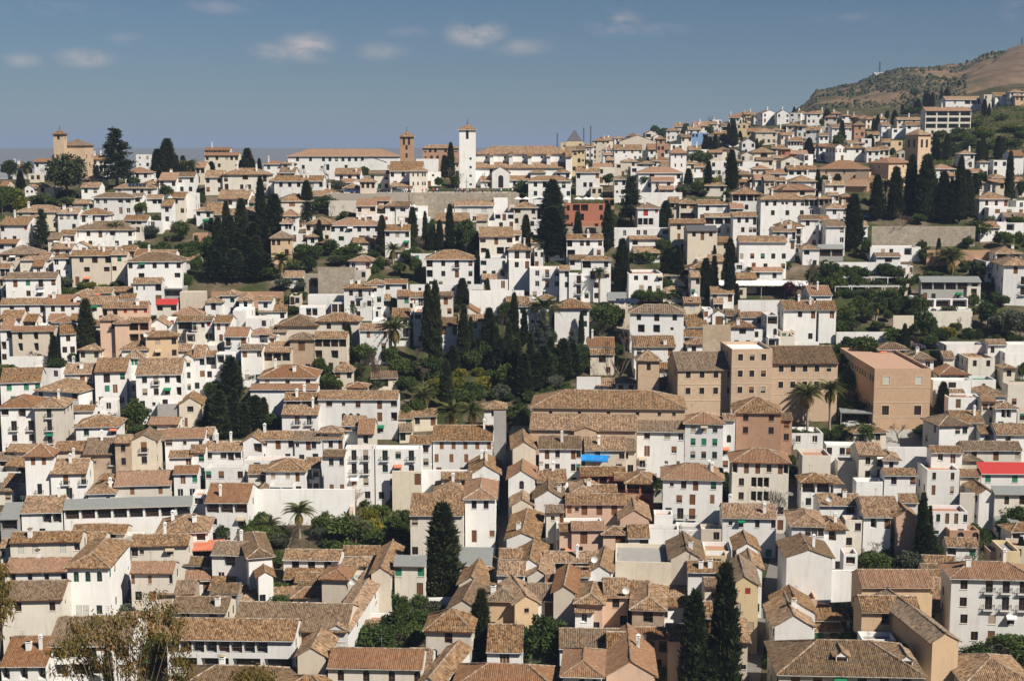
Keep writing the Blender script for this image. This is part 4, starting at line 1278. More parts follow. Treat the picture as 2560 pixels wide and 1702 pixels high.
read_houses('''
245 780 175 365 3.5 g w .W..W.w/.D...w. ch=0 yaw=-5 lm=the_white_house_with_a_great_brown_door
780 1210 160 280 4.2 h w .w.w.w./.g.g.g./.w.w.w. yaw=-6 ch=0 lm=the_grey-white_three-window_house
1205 1340 180 240 4.2 g w ./a yaw=-4
1345 1850 -20 155 4.2 p b .w...w./.w...w./. lm=the_square_brick_house_with_pyramid_roof yaw=-4
+1845 1970 185 232 s b w/w dy=3
0 240 450 580 3 g c .l.
530 1205 720 895 4.2 h w .s.w.d..g./..w.d..h. yaw=-6 lm=the_white_house_with_slanting_long_balcony
1300 1940 560 710 5 h w L.d.d.w.dL/.w.LLL.../.w.LLL... rc=o yaw=-5 lm=the_five-storey_white_house_with_orange_roof
1190 1800 1170 1320 2.7 g w .s.w..w..w yaw=-4
130 440 790 940 3.2 h t LL yaw=-6
0 260 1080 1170 2.7 g p L.
60 390 1230 1340 2.7 e p - d=12
150 390 1400 1540 2.6 g w .l
440 650 1265 1295 2.7 f w - floor=terrace
375 720 1400 1460 2.2 f w - floor=grey
960 1190 1430 1455 1.8 f c
2080 2400 560 640 3 f w -
2070 2400 830 930 2.6 h w LL
1960 2330 1200 1410 3 h w ..www yaw=-5
700 1110 1230 1300 1.2 f w l.l
0 120 840 900 3 g t L
''', 1536, 994, 'B', -3)
read_houses('''
75 440 490 525 2.6 f w w.ww./..
440 710 495 630 3.6 g w .w.b/.w.b
715 885 570 680 3.6 h w .w. yaw=-6
+720 1080 800 850 g w .w..w/ dy=-3
205 430 670 702 2.6 f w -
0 250 835 945 2.2 h w .L.
410 710 905 930 2.4 f w -
750 1230 525 547 3 n w
1240 1590 530 600 3.6 g w .l.d.
+1195 1560 700 800 f w .w...w./.d...w. dy=-5 floor=terrace
1240 1650 1180 1260 2.7 f w .w.d.d.w floor=terrace
+1440 1780 1450 1470 f b .A.A dy=-3
1590 2250 480 572 3 g w .w..d..w rc=k lm=the_long_white_house_above_the_red_metal_roof
1790 2400 710 830 2.6 s w g.g. rc=r lm=the_low_shed_with_the_red_metal_roof
1570 1790 600 690 2.6 h c .
1770 1950 960 1060 2.6 e w -
1940 2400 980 1060 2.7 s w .a.L. rc=g
1560 1730 1040 1055 2.7 n w
480 890 1090 1240 3 g w -
+490 800 1260 1310 g w .L.d dy=-3
850 1080 1190 1310 3 e p - d=7
900 1095 1095 1150 2.7 s w .
0 470 1060 1180 2.7 g w .l
0 300 1290 1450 2.6 h w .L.
290 480 1335 1355 2.7 f w .w
1330 1660 170 300 3 h w ..ww yaw=8
1480 1830 140 270 3 g w -
1960 2190 30 110 3 h w .LL.
1780 1950 310 390 2.6 g w .w.
1960 2400 285 400 3 g w .w..w
1430 1800 -50 0 2.6 f w .d..w
1800 1960 -20 40 3 g w
2200 2400 100 150 2.6 f w w.
1560 1790 800 860 2.4 g c -
''', 2048, 994, 'B', -2)
read_houses('''
100 900 -90 20 2.7 g w .S.S...S.l
40 740 200 350 2.5 g w .L..L..L..L
0 700 450 655 3.6 g w ..w....w./......../.w...w...w
735 1200 60 300 4.6 h w .a.a.a./....../.SS.w./.SS... d=16 first=.9 lm=the_white_corner_pavilion_with_arcaded_gallery
1440 2090 -60 60 2.7 g w ws...W..
1440 1920 240 360 3.3 g w h...w....w
0 520 1060 1385 2.2 g w L.L.L
520 1450 840 1160 2.7 g w LLL.L/LLL.
1780 2160 450 590 2 g r - rc=k
''', 0, 1348, 'B', 3)
read_houses('''
-450 1010 870 1095 2.8 g w LLLLLLLL../LLLL yaw=-2 ch=0 lm=the_long_galleried_house_with_white_piers
-380 250 630 790 2.2 g c .l..l. rc=k
60 370 480 590 1.8 s g - rc=k
70 480 20 160 2.6 g w .L.
480 750 50 185 3.2 h w - yaw=16 d=16
590 760 300 410 2.6 e w . d=9 yaw=14
860 1500 110 215 1.8 g w .L.L.L.
1290 1580 270 430 2.7 h c - yaw=-5
270 1590 690 995 2.7 g c ......D..W yaw=-4 ch=0 rc=k
1340 1590 790 1000 2.75 e w - d=36 yaw=-6 t=.45
1340 2420 1200 1410 2.8 g w .a..a..a..a yaw=-3
1020 1345 1190 1290 3 e c - d=9
-300 900 1390 1640 2.2 h w
1840 2060 290 370 2.7 e c - d=18
900 1340 1500 1640 2.2 h w
2095 2440 190 280 3 s w g..g/..d rc=g
''', 512, 1348, 'B', -2)
read_houses('''
500 910 80 270 2.2 s w - rc=g
540 830 400 490 2.3 e c - d=17 yaw=-6
430 760 640 760 2.5 e c - d=15 yaw=-8
170 690 750 995 2.9 p w ..L.. yaw=-4 lm=the_white_house_with_pyramid_roof_and_gablet
90 330 1480 1600 2.6 e w - d=17 yaw=-14
-20 240 1200 1430 2.2 g w .
835 1180 500 665 3.3 h o .... yaw=-5 side=.
1160 1430 590 700 3.3 e o .s. yaw=12 d=12 side=.
1280 1600 480 660 3 g w ..D
1590 1830 480 580 3.7 e c - d=13 yaw=-6 side=.
1830 2040 660 790 3 g w .l.
1840 2140 440 700 3.4 h p .. d=11 yaw=-8
2150 2420 420 620 3.3 g p .w./..w
990 1240 100 200 2.6 g w -
1180 1480 200 300 2.6 e w - d=15
1480 2100 130 240 2.3 g w LLLLL
1990 2230 280 360 2.7 e w - d=13 yaw=-8
970 1280 240 380 2.6 g w .d.
1300 1560 330 400 2.5 e w - d=8
850 1250 930 1230 2.2 g w .D.
1650 2400 980 1190 2.2 g w .w.
470 1650 1370 1640 2.6 h w - lm=the_hipped_roof_with_white_ridge_studs
1690 2130 1180 1500 3.2 h w .aa yaw=-5
1500 1700 410 480 2.6 g w -
1840 2000 300 400 2.6 g w -
''', 1024, 1348, 'B', -3)
read_houses('''
0 640 30 250 2.7 f c - floor=grey
620 990 110 210 3 e c - d=12
990 1300 20 130 2.6 f w - floor=terrace
1000 1250 135 180 2.7 f y .wW.
1350 1600 0 110 3 e w .s d=9
1400 1640 210 320 3 e w . d=13 yaw=-5
1280 1600 390 500 4 e y ..r. d=13 yaw=-5 side=w..|... lm=the_yellowish_house_with_a_blank_gable
810 1200 240 350 2.6 g w .w
1000 1140 440 515 3.2 g c .w
190 560 450 765 3.5 h r .L. d=13 yaw=-6
0 400 450 570 3.2 g p .g..
-80 130 1020 1200 2.6 g c .
170 600 970 1090 2.5 g r .L.L
590 800 930 1110 2.6 g c -
900 1090 680 850 3 g w .D
1310 1480 900 1120 3 h c . d=11 yaw=-6
-100 460 1290 1500 2.6 e p - d=17
1900 2420 105 195 3.6 e w - d=11 side=. lm=the_tall_blank_white_gable
1900 2250 560 660 1.6 f p - floor=terrace
1810 2230 650 800 2.6 e w - d=9
1770 2210 810 960 2.5 e w - d=12
''', 1536, 1348, 'B', -3)
read_houses('''
130 460 310 342 2.4 n w
-20 430 700 722 1.4 n t
460 1270 330 515 3.6 g o - rc=o lm=the_ochre_courtyard_house
+460 1130 620 790 g o ..L.L. dy=-8
+1250 1550 1030 1120 e o - dy=-23 d=27 yaw=8 side=.
1450 2420 240 425 4.4 h w .w..b.b.b./.w..b.b.b./.w..w.w.D yaw=-5 rc=o ch=2 lm=the_white_house_with_red-trimmed_windows
2040 2230 0 130 2.2 f y -
1890 2050 90 130 1.6 f p -
-480 1190 1100 1490 2.7 h w .W.W.W.W.W.W. yaw=-3 ch=0 lm=the_great_tiled_roof_with_two_dormers
+185 320 1200 1275 e w L dy=2.5 base=1.6 d=5
+915 1040 1240 1320 e w L dy=2.5 base=1.6 d=5
1600 2400 1250 1600 2.2 h w -
470 860 1060 1110 2.2 f w - floor=grey
270 430 130 160 2.2 f w l
''', 2048, 1348, 'B', -3)
# ---- churches, school, brick block
SPECIAL_A0 = '''
612 728 112 156 6.2 p k a/././.s side=a name=church t=.7 y=545 lm=the_brick_church_with_the_plain_square_tower
+712 975 225 290 h k . dy=4 d=11 rc=k t=.5
+592 712 390 440 g k . dy=1 d=9
'''
read_houses(SPECIAL_A0, 0, 300, 'A')
read_houses('''
2248 2395 128 182 5.6 p b .B.B./..a../..a.. side=.a.a.|..a..|..a.. name=bell_tower t=.7 y=540 lm=the_brick_bell_tower
''', 512, 300, 'A')
read_houses('''
2130 2500 440 585 2.6 g w w.w..w/w.w
''', 512, 300, 'A')
read_houses('''
572 755 38 104 6.8 p w ..B../...../...../...s./...s./...s./...s. side=. name=church t=.62 rc=b yaw=0 lm=the_white_church_with_the_square_bell_tower
+756 1865 275 388 h w ..s...s...s...s...s.. dy=9 d=13 rc=b ch=0 side=.
+745 1800 492 548 s w .w...... dy=4.5 d=4.4 rc=b
+925 970 378 400 s w . dy=6.6 d=2.3
+1145 1190 378 400 s w . dy=6.6 d=2.3
+1362 1410 390 412 s w . dy=6.6 d=2.3
+1580 1625 390 412 s w . dy=6.6 d=2.3
+1800 1866 390 420 s w . dy=3.5 d=5.4
+950 1150 530 600 e w .A. dy=0 d=5 first=1.4
+820 948 680 700 s w .w dy=1 d=3.4
+1152 1375 615 690 s w .w..w. dy=1 d=3.4
+1395 1560 540 600 h w . dy=1.5 d=3
+1690 1845 545 598 h w w.w dy=0 d=4
0 1260 835 843 2 n s yaw=0 name=plaza_wall
''', 1024, 300, 'A')
read_houses('''
2130 2359 850 868 1.7 n s
''', 512, 300, 'A')
read_houses('''
5 575 405 556 3.4 h k .v...v...v. yaw=-12 name=church d=13 ch=0 rc=o y=505 lm=the_ochre_church_with_the_twin-arched_brick_tower
+575 800 370 492 h k ..v.. dy=-3 yaw=-50 d=14 rc=o
+995 1142 82 165 p k .B.B. dy=10 yaw=-60 side=.B.B. t=.6 first=1.8
+420 575 575 600 f k . dy=-6 yaw=-24 d=4
+370 690 640 715 s k . dy=-9 yaw=-24
+300 550 690 760 s b . dy=-14 yaw=-24
+560 830 680 720 h k .w dy=-10 yaw=-20
''', 2048, 300, 'A')
read_houses('''
700 1320 1035 1252 4.5 g k .w.w.w.w/.w.w.w.w/. name=school ch=0 rc=k yaw=3 side=w. sp=4 lm=the_long_tan_school
+1300 1755 960 1030 f k .w.w.w./.w.w.w./.w.w.w./. dy=-1.5 d=14 sp=4 first=1.2 yaw=3
+1745 2480 985 1185 g k .w.w.w.w.w./.w.w.w.w.w./. dy=1.5 rc=k sp=4 yaw=2
262 500 1040 1145 4.2 p k .a./../ name=bell_tower ch=0 yaw=0 first=.9 lm=the_tan_belfry_beside_the_school
''', 1536, 640, 'B')
read_houses('''
612 1245 975 1245 5 f j .S...S./......./.G...G./ d=36 yaw=0 name=brick_building sp=3.6 first=1.9 side=wwwwwwwwwwwwww|..............|wwwwwwwwwwwwww| floor=roofpaving lm=the_flat-roofed_brick_block
''', 2048, 640, 'B')
read_houses('''
1345 3060 -118 108 4.6 h k ..s...s...s...s..s.s. name=church ch=0 rc=b side=. t=.36 yaw=-4 lm=the_convent_church_with_the_long_double_roof
+1320 2525 170 345 s k .... dy=-5.6 d=5.5 rc=b yaw=-4
+1820 2075 330 370 e k . dy=-7 d=2 yaw=-4
''', 1024, 994, 'B')
# ------------------------------------------------------------ vegetation
nr = np.random.RandomState(5)
def leaf_mat(name, a, b, c):
    m = bpy.data.materials.new(name); m.use_nodes = True; t = m.node_tree; L = t.links.new; N = t.nodes.new
    bs = t.nodes['Principled BSDF']; bs.inputs['Roughness'].default_value = .7; bs.inputs['Specular IOR Level'].default_value = .2
    tc = N('ShaderNodeTexCoord'); oi = N('ShaderNodeObjectInfo')
    ad = N('ShaderNodeVectorMath'); ad.operation = 'ADD'; L(tc.outputs['Object'], ad.inputs[0])
    cx = N('ShaderNodeCombineXYZ'); ml = N('ShaderNodeMath'); ml.operation = 'MULTIPLY'; L(oi.outputs['Random'], ml.inputs[0]); ml.inputs[1].default_value = 40; L(ml.outputs[0], cx.inputs[0]); L(cx.outputs[0], ad.inputs[1])
    ns = N('ShaderNodeTexNoise'); ns.inputs['Scale'].default_value = 1.1; ns.inputs['Detail'].default_value = 5; L(ad.outputs[0], ns.inputs['Vector'])
    cr = N('ShaderNodeValToRGB'); e = cr.color_ramp.elements; e[0].position = .3; e[0].color = (*a, 1); e[1].position = .7; e[1].color = (*c, 1); q = e.new(.5); q.color = (*b, 1); L(ns.outputs['Fac'], cr.inputs[0])
    hs = N('ShaderNodeHueSaturation'); mr = N('ShaderNodeMapRange'); L(oi.outputs['Random'], mr.inputs['Value']); mr.inputs['To Min'].default_value = .72; mr.inputs['To Max'].default_value = 1.3; L(mr.outputs[0], hs.inputs['Value'])
    m2 = N('ShaderNodeMapRange'); L(oi.outputs['Random'], m2.inputs['Value']); m2.inputs['To Min'].default_value = .515; m2.inputs['To Max'].default_value = .485; L(m2.outputs[0], hs.inputs['Hue'])
    L(cr.outputs[0], hs.inputs['Color']); L(hs.outputs[0], bs.inputs['Base Color'])
    tr = N('ShaderNodeBsdfTranslucent'); L(hs.outputs[0], tr.inputs['Color']); mx = N('ShaderNodeMixShader'); mx.inputs[0].default_value = .22
    L(bs.outputs[0], mx.inputs[1]); L(tr.outputs[0], mx.inputs[2]); L(mx.outputs[0], t.nodes['Material Output'].inputs['Surface'])
    MATS[name] = m
leaf_mat('leaf_cypress', (.024, .034, .012), (.040, .052, .018), (.066, .076, .028))
leaf_mat('leaf_conifer', (.022, .034, .014), (.040, .056, .022), (.068, .082, .034))
leaf_mat('leaf_green', (0.036, 0.060, 0.014), (0.064, 0.096, 0.022), (0.100, 0.132, 0.034))
leaf_mat('leaf_bright', (0.049, 0.084, 0.014), (0.084, 0.119, 0.021), (0.140, 0.154, 0.035))
leaf_mat('leaf_yellow', (.08, .10, .018), (.19, .185, .025), (.36, .30, .04))
leaf_mat('leaf_olive', (0.064, 0.076, 0.047), (0.098, 0.111, 0.068), (0.145, 0.153, 0.102))
leaf_mat('leaf_blue', (0.051, 0.064, 0.051), (0.085, 0.102, 0.085), (0.136, 0.153, 0.136))
leaf_mat('leaf_red', (0.043, 0.012, 0.014), (0.076, 0.020, 0.022), (0.111, 0.038, 0.038))
leaf_mat('leaf_twig', (0.093, 0.072, 0.055), (0.145, 0.111, 0.085), (0.187, 0.145, 0.119))
leaf_mat('leaf_palm', (0.047, 0.064, 0.015), (0.085, 0.098, 0.025), (0.145, 0.136, 0.043))
leaf_mat('leaf_palmdry', (0.170, 0.119, 0.034), (0.272, 0.196, 0.051), (0.357, 0.255, 0.076))
leaf_mat('leaf_lavender', (0.102, 0.085, 0.128), (0.170, 0.136, 0.212), (0.221, 0.187, 0.255))
leaf_mat('leaf_euca', (.05, .058, .014), (.13, .105, .028), (.24, .135, .045))
leaf_mat('leaf_scrub', (0.034, 0.043, 0.019), (0.055, 0.064, 0.030), (0.085, 0.085, 0.043))
def leaves_mesh(name, P, Dn, Wd, Ln, m, extra=None, bend=0):
    """one diamond per leaf: P base points, Dn directions, Wd widths, Ln lengths"""
    n = len(P); side = np.cross(Dn, nr.normal(size=(n, 3))); side /= np.linalg.norm(side, axis=1, keepdims=True) + 1e-9
    mid = P + Dn * (Ln * .5)[:, None]
    V = np.stack([P, mid + side * (Wd * .5)[:, None], P + Dn * Ln[:, None], mid - side * (Wd * .5)[:, None]], 1).reshape(-1, 3)
    if bend: V[2::4, 2] -= bend * Ln
    Fq = np.arange(n * 4).reshape(-1, 4)
    ev, ef = extra if extra else (np.zeros((0, 3)), [])
    me = bpy.data.meshes.new(name); me.from_pydata(np.concatenate([V, ev]).tolist(), [], Fq.tolist() + [tuple(i + n * 4 for i in f) for f in ef])
    me.materials.append(MATS[m]); return me
def unit(v): return v / (np.linalg.norm(v, axis=-1, keepdims=True) + 1e-9)
def cypress_mesh(seed, n, broad, m='leaf_cypress'):
    """nominal 12 m tall, 1.3 m radius"""
    r = np.random.RandomState(seed); Hh = 12.0; ph = r.uniform(0, 6.28, 12); am = r.uniform(.03, .1, 12)
    def prof(z, th):
        q = np.clip(z, 0, 1); base = np.minimum(1, (q + .02) / .13) * (1 - q ** (1.5 + broad)) ** (.62 + .25 * broad)
        l = 1 + sum(am[k] * np.sin((k % 4 + 1) * th + (k * 2.3 + 2) * q * 3 + ph[k]) for k in range(12)) * .75
        return 1.3 * base * l
    z = r.uniform(0.02, 1, n) ** .9; th = r.uniform(0, 2 * math.pi, n)
    rad = prof(z, th) * (1 - np.abs(r.normal(0, .13, n))) * r.choice([1, 1, 1, .86, 1.09], n)
    P = np.stack([rad * np.cos(th), rad * np.sin(th), .35 + z * (Hh - .9)], -1)
    Dn = unit(np.stack([np.cos(th) * .5, np.sin(th) * .5, np.full(n, 1.0)], -1) + r.normal(0, .35, (n, 3)))
    me_core = []; k = 10; zz = np.linspace(0, 1, 14); ev = []; ef = []
    for i, q in enumerate(zz):
        for j in range(k):
            t = 2 * math.pi * j / k; rr = float(prof(np.array(q), np.array(t))) * .78; ev.append((rr * math.cos(t), rr * math.sin(t), .35 + q * (Hh - .9)))
    for i in range(13):
        for j in range(k): ef.append((i * k + j, i * k + (j + 1) % k, (i + 1) * k + (j + 1) % k, (i + 1) * k + j))
    return leaves_mesh('cypress_crown', P, Dn, r.uniform(.12, .26, n), r.uniform(.4, .95, n), m, (np.array(ev), ef))
def blob_crown(seed, ncl, per, m, squash=.8, size=(.28, .5), droop=0, open_=.0):
    """nominal crown radius 3 m, centre at origin"""
    r = np.random.RandomState(seed); C = unit(r.normal(size=(ncl, 3))) * (r.uniform(.35, 1, (ncl, 1)) ** .5) * 2.45
    C[:, 2] *= squash; C[:, 2] = np.where(C[:, 2] < -1.3, C[:, 2] * .6, C[:, 2]); cr = r.uniform(.45, 1.0, ncl)
    idx = np.repeat(np.arange(ncl), per); n = len(idx); d = unit(r.normal(size=(n, 3)) + [0, 0, .25])
    P = C[idx] + d * (cr[idx] * r.uniform(.55, 1.05, n))[:, None]
    Dn = unit(d * .8 + r.normal(0, .8, (n, 3)) - [0, 0, droop]); s = r.uniform(size[0], size[1], n)
    return leaves_mesh('crown', P, Dn, s * .75, s * 1.5, m)
def trunk_mesh(h, r0, limbs, seed, m='bark', spread=.5):
    r = random.Random(seed); b = MB()
    b.tube([(0, 0, -1), (r.uniform(-.1, .1), r.uniform(-.1, .1), h * .5), (r.uniform(-.2, .2), r.uniform(-.2, .2), h)], [r0 * 1.15, r0, r0 * .75], 7)
    for i in range(limbs):
        a = 2 * math.pi * (i + r.random() * .6) / max(1, limbs); l = r.uniform(1.6, 2.6)
        b.tube([(0, 0, h * .85), (math.cos(a) * l * spread, math.sin(a) * l * spread, h + l * .5), (math.cos(a) * l * spread * 1.7, math.sin(a) * l * spread * 1.7, h + l * 1.1)], [r0 * .6, r0 * .4, r0 * .15], 5)
    return b.mesh('trunk', [m], True)
def bare_mesh(seed, m='leaf_twig'):
    """bare branching tree, nominal 6 m tall"""
    r = random.Random(seed); b = MB()
    def grow(p, d, l, rad, k):
        q = p + d * l; b.tube([tuple(p), tuple(p + d * l * .5 + Vector((r.uniform(-.08, .08), r.uniform(-.08, .08), 0)) * l), tuple(q)], [rad, rad * .85, rad * .65], 3 if k > 1 else 5, cap=False)
        if k >= 6: return
        for _ in range(r.choice([2, 2, 3, 3]) if k < 5 else 3):
            nd = (d + Vector((r.uniform(-1, 1), r.uniform(-1, 1), r.uniform(-.2, .75))) * .75).normalized()
            grow(q, nd, l * r.uniform(.62, .85), max(rad * .6, .016), k + 1)
    grow(Vector((0, 0, -.6)), Vector((0, 0, 1)), 2.0, .17, 0)
    return b.mesh('branches', [m])
def frond_mesh(seed, m, L=3.4, droop=1.0):
    r = np.random.RandomState(seed); k = 15; t = np.linspace(0, 1, k)
    x = L * t; z = 1.0 * np.sin(t * 1.5) * L * .28 - droop * t ** 2.4 * L * .62
    b = MB()
    for i in range(k - 1):
        b.quad((x[i], -.03, z[i]), (x[i], .03, z[i]), (x[i + 1], .03, z[i + 1]), (x[i + 1], -.03, z[i + 1]))
    for i in range(1, k):
        for sg in (-1, 1):
            l = .62 * math.sin(math.pi * min(1, .12 + t[i] * .86)) + .1; fw = .33; w_ = .09
            for jj in (0, .5):
                xx = x[i] - jj * L / k; zz = z[i]
                tip = (xx + l * .62, sg * l * .85, zz - l * (.35 + r.uniform(0, .25)))
                b.poly([(xx - w_, 0, zz), (xx + w_, 0, zz), (tip[0] + .02, tip[1], tip[2])])
    return b.mesh('frond', [m])
def conifer_mesh(seed, m, open_=.3):
    """layered conifer, nominal 12 m tall, 3 m radius"""
    r = np.random.RandomState(seed); Ps = []; Ds = []
    for i in range(34):
        z = 2.2 + 9.3 * (i / 33) ** 1.0; R_ = 3.1 * (1 - (i / 34) ** 1.25) * r.uniform(.65, 1.08) + .3
        nb = r.randint(3, 6)
        for a in r.uniform(0, 6.28, nb):
            l = R_ * r.uniform(.65, 1.1); n = int(60 * l / 3 + 24); u = r.uniform(.1, 1, n) ** .7
            wd = .12 + .5 * u * (1 - u * .3)
            P = np.stack([np.cos(a) * l * u, np.sin(a) * l * u, z - .3 * u * l * .35 + r.normal(0, .1, n)], -1) + r.normal(0, 1, (n, 3)) * wd[:, None] * [.55, .55, .22]
            Ps.append(P); Ds.append(unit(np.stack([np.full(n, np.cos(a)) * .6, np.full(n, np.sin(a)) * .6, np.full(n, .5)], -1) + r.normal(0, .5, (n, 3))))
    P = np.concatenate(Ps); D_ = np.concatenate(Ds); n = len(P)
    return leaves_mesh('crown', P, D_, r.uniform(.12, .26, n), r.uniform(.3, .6, n), m)
CY = [cypress_mesh(i, 5200, b) for i, b in enumerate((0, .15, .35, .6, .1))]
CYB = [cypress_mesh(21, 5200, .5, 'leaf_conifer'), cypress_mesh(22, 5200, .9, 'leaf_conifer')]
CYT = trunk_mesh(1.2, .22, 0, 3)
def bl(m, k, **kw): return [blob_crown(40 + i + hash_(m), 46, 75, m, **kw) for i in range(k)]
def hash_(s): return sum(ord(c) for c in s)
CROWN = {'t': bl('leaf_green', 4), 'T': bl('leaf_bright', 2), 'o': bl('leaf_olive', 2), 'O': [conifer_mesh(3, 'leaf_blue')], 'r': bl('leaf_red', 1), 'y': bl('leaf_yellow', 2, squash=.5), 'l': bl('leaf_lavender', 1, squash=.3),
         'q': [conifer_mesh(1, 'leaf_conifer'), conifer_mesh(2, 'leaf_conifer')], 'b': bl('leaf_green', 2, squash=.6), 'g': bl('leaf_bright', 2, squash=.5), 'k': bl('leaf_conifer', 2)}
TRK = [trunk_mesh(2.4, .2, 4, i) for i in range(3)]
TRQ = trunk_mesh(10.5, .3, 0, 9)
BARE = [bare_mesh(i) for i in range(3)]
FRG = [frond_mesh(i, 'leaf_palm', droop=d) for i, d in enumerate((.7, 1.0, 1.3))]; FRD = [frond_mesh(9, 'leaf_palmdry', 2.6, 1.2)]
PTR = MB(); PTR.tube([(0, 0, -1.5)] + [(0.04 * math.sin(i), 0, i * .5) for i in range(0, 17)], [.36] + [.27 + .03 * (i % 2) for i in range(17)], 8); PTR = PTR.mesh('trunk', ['barkpale'], True)
TREES = []
KINDN = {'c': ('cypress_tree', 'cypress'), 'C': ('cypress_tree', 'cypress'), 't': ('broadleaf_tree', 'tree'), 'T': ('broadleaf_tree', 'tree'), 'o': ('olive_tree', 'olive tree'), 'O': ('conifer_tree', 'conifer'), 'q': ('conifer_tree', 'conifer'),
         'u': ('stone_pine', 'pine tree'), 'r': ('broadleaf_tree', 'tree'), 'y': ('shrub', 'shrub'), 'b': ('shrub', 'shrub'), 'g': ('shrub', 'shrub'), 'l': ('shrub', 'shrub'), 'n': ('bare_tree', 'tree'), 'k': ('cedar_tree', 'cedar'), 'p': ('palm_tree', 'palm')}
KINDA = {'c': 'dark green cypress', 'C': 'broad dark cypress', 't': 'leafy green tree', 'T': 'light green tree', 'o': 'grey-green olive tree', 'O': 'blue-grey conifer', 'q': 'layered dark conifer', 'u': 'umbrella-crowned pine', 'r': 'purple-leaved tree', 'y': 'yellow-flowering shrub',
         'b': 'green garden shrub', 'g': 'light green shrub', 'l': 'grey-lilac shrub', 'n': 'bare leafless tree', 'k': 'rounded dark cedar', 'p': 'date palm'}
def plant(k, X, Y, h, wd, z=None, quiet=False):
    z = float(ground(X, Y)) if z is None else z
    if f'{k}{X:.0f},{Y:.0f}' in SKIPT: return
    nm, cat = KINDN[k]; rs = random.Random(int(X * 31 + Y * 17)); root = bpy.data.objects.new(nm, None); col.objects.link(root); root.location = (X, Y, z)
    root.rotation_euler = (0, 0, rs.uniform(0, 6.28)); rw = wd / 2
    if k in 'cC':
        obj('trunk', CYT, root); sc = rw / 1.3
        obj('crown', rs.choice(CY if k == 'c' else CYB), root, (0, 0, 0), 0, (sc, sc, h / 12))
    elif k in 'qO':
        sc = rw / 3; obj('trunk', TRQ, root, (0, 0, 0), 0, (h / 12, h / 12, h / 12)); obj('crown', rs.choice(CROWN[k]), root, (0, 0, 0), 0, (sc, sc, h / 12))
    elif k == 'n':
        obj('trunk', TRK[0], root, (0, 0, 0), 0, (h / 9,) * 3); obj('branches', rs.choice(BARE), root, (0, 0, 0), 0, (rw / 2.6, rw / 2.6, h / 6.0))
    elif k == 'p':
        cr = max(1.5, rw * 1.2); th = max(h - cr * .55, 1.5); obj('trunk', PTR, root, (0, 0, 0), 0, (1.1, 1.1, th / 8.0)); sc = cr / 3.2
        n = 44
        for i in range(n):
            dry = i > n * .72; el = .95 - 1.5 * (i / n) if not dry else -.75 - .5 * rs.random()
            o = obj('frond', rs.choice(FRD if dry else FRG), root, (0, 0, th), 0, (sc,) * 3); o.rotation_euler = (rs.uniform(-.2, .2), -el + rs.uniform(-.1, .1), i * 2.39996 + rs.uniform(-.2, .2))
    elif k == 'u':
        obj('trunk', TRK[1], root, (0, 0, 0), 0, (h / 4.5,) * 3); obj('crown', rs.choice(CROWN['q'][:1] and CROWN['t']), root, (0, 0, h * .75), 0, (rw / 3, rw / 3, h * .3 / 2.6))
    elif k in 'ybgl':
        obj('stems', TRK[2], root, (0, 0, 0), 0, (.25 * rw, .25 * rw, .18 * h)); obj('foliage', rs.choice(CROWN[k]), root, (0, 0, h * .42), 0, (rw / 3, rw / 3, h / 3.2))
    else:
        th = h * .35; obj('trunk', TRK[rs.randrange(3)], root, (0, 0, 0), 0, (rw / 4.0, rw / 4.0, th / 2.4)); ch = h - th * .6
        obj('crown', rs.choice(CROWN[k]), root, (0, 0, h - ch * .5), 0, (rw / 3, rw / 3, ch / 5.0))
    TREES.append((root, k, X, Y, h, wd)); return root
def read_trees(text, ox, oy, kind):
    s = TS[kind]
    for it in text.split(','):
        q = it.split()
        if not q: continue
        k = q[0]; x, yt, yb, wp = [float(v) for v in q[1:5]]; px, pb = ox + x / s, oy + yb / s
        Y = solve(px, pb, 0) if len(q) < 6 else float(q[5])
        dx, dz = raydir(px, pb); h = (yb - yt) / s * Y / F; plant(k, dx * Y, Y, max(h, .6), max(wp / s * Y / F, .5))
read_trees('''k 770 415 900 470,q 1350 95 790 460,k 110 310 520 210,p 315 405 600 150,c 920 280 440 62,c 1060 230 420 95,c 1110 260 420 60,c 1815 215 560 140,c 1935 125 590 190,c 2040 285 560 55,c 2110 290 560 85,c 2220 340 560 55,
c 2275 290 430 42,p 2190 470 800 190,c 240 580 800 85,T 120 760 1050 330,y 250 880 1050 200,t 480 850 1010 280,t 780 890 1020 230,q 490 1020 1510 240,r 1040 1050 1200 240,p 1345 1190 1460 210,t 1620 950 1100 190,c 1910 560 760 42,
c 1970 590 740 52,t 1920 750 900 170,t 1780 1100 1250 160,n 1950 1180 1450 260,t 2080 1170 1400 220,b 1600 1400 1500 260,b 1850 1420 1540 300,b 2100 1430 1560 300,b 2280 1380 1560 200,t 1540 660 800 160,t 30 780 1090 200,n 520 560 690 130,t 620 900 1000 160,b 1400 1060 1110 120,b 1720 640 700 150,t 2330 850 1000 90,b 400 790 850 120,n 620 1350 1567 140''', 0, 300, 'A')
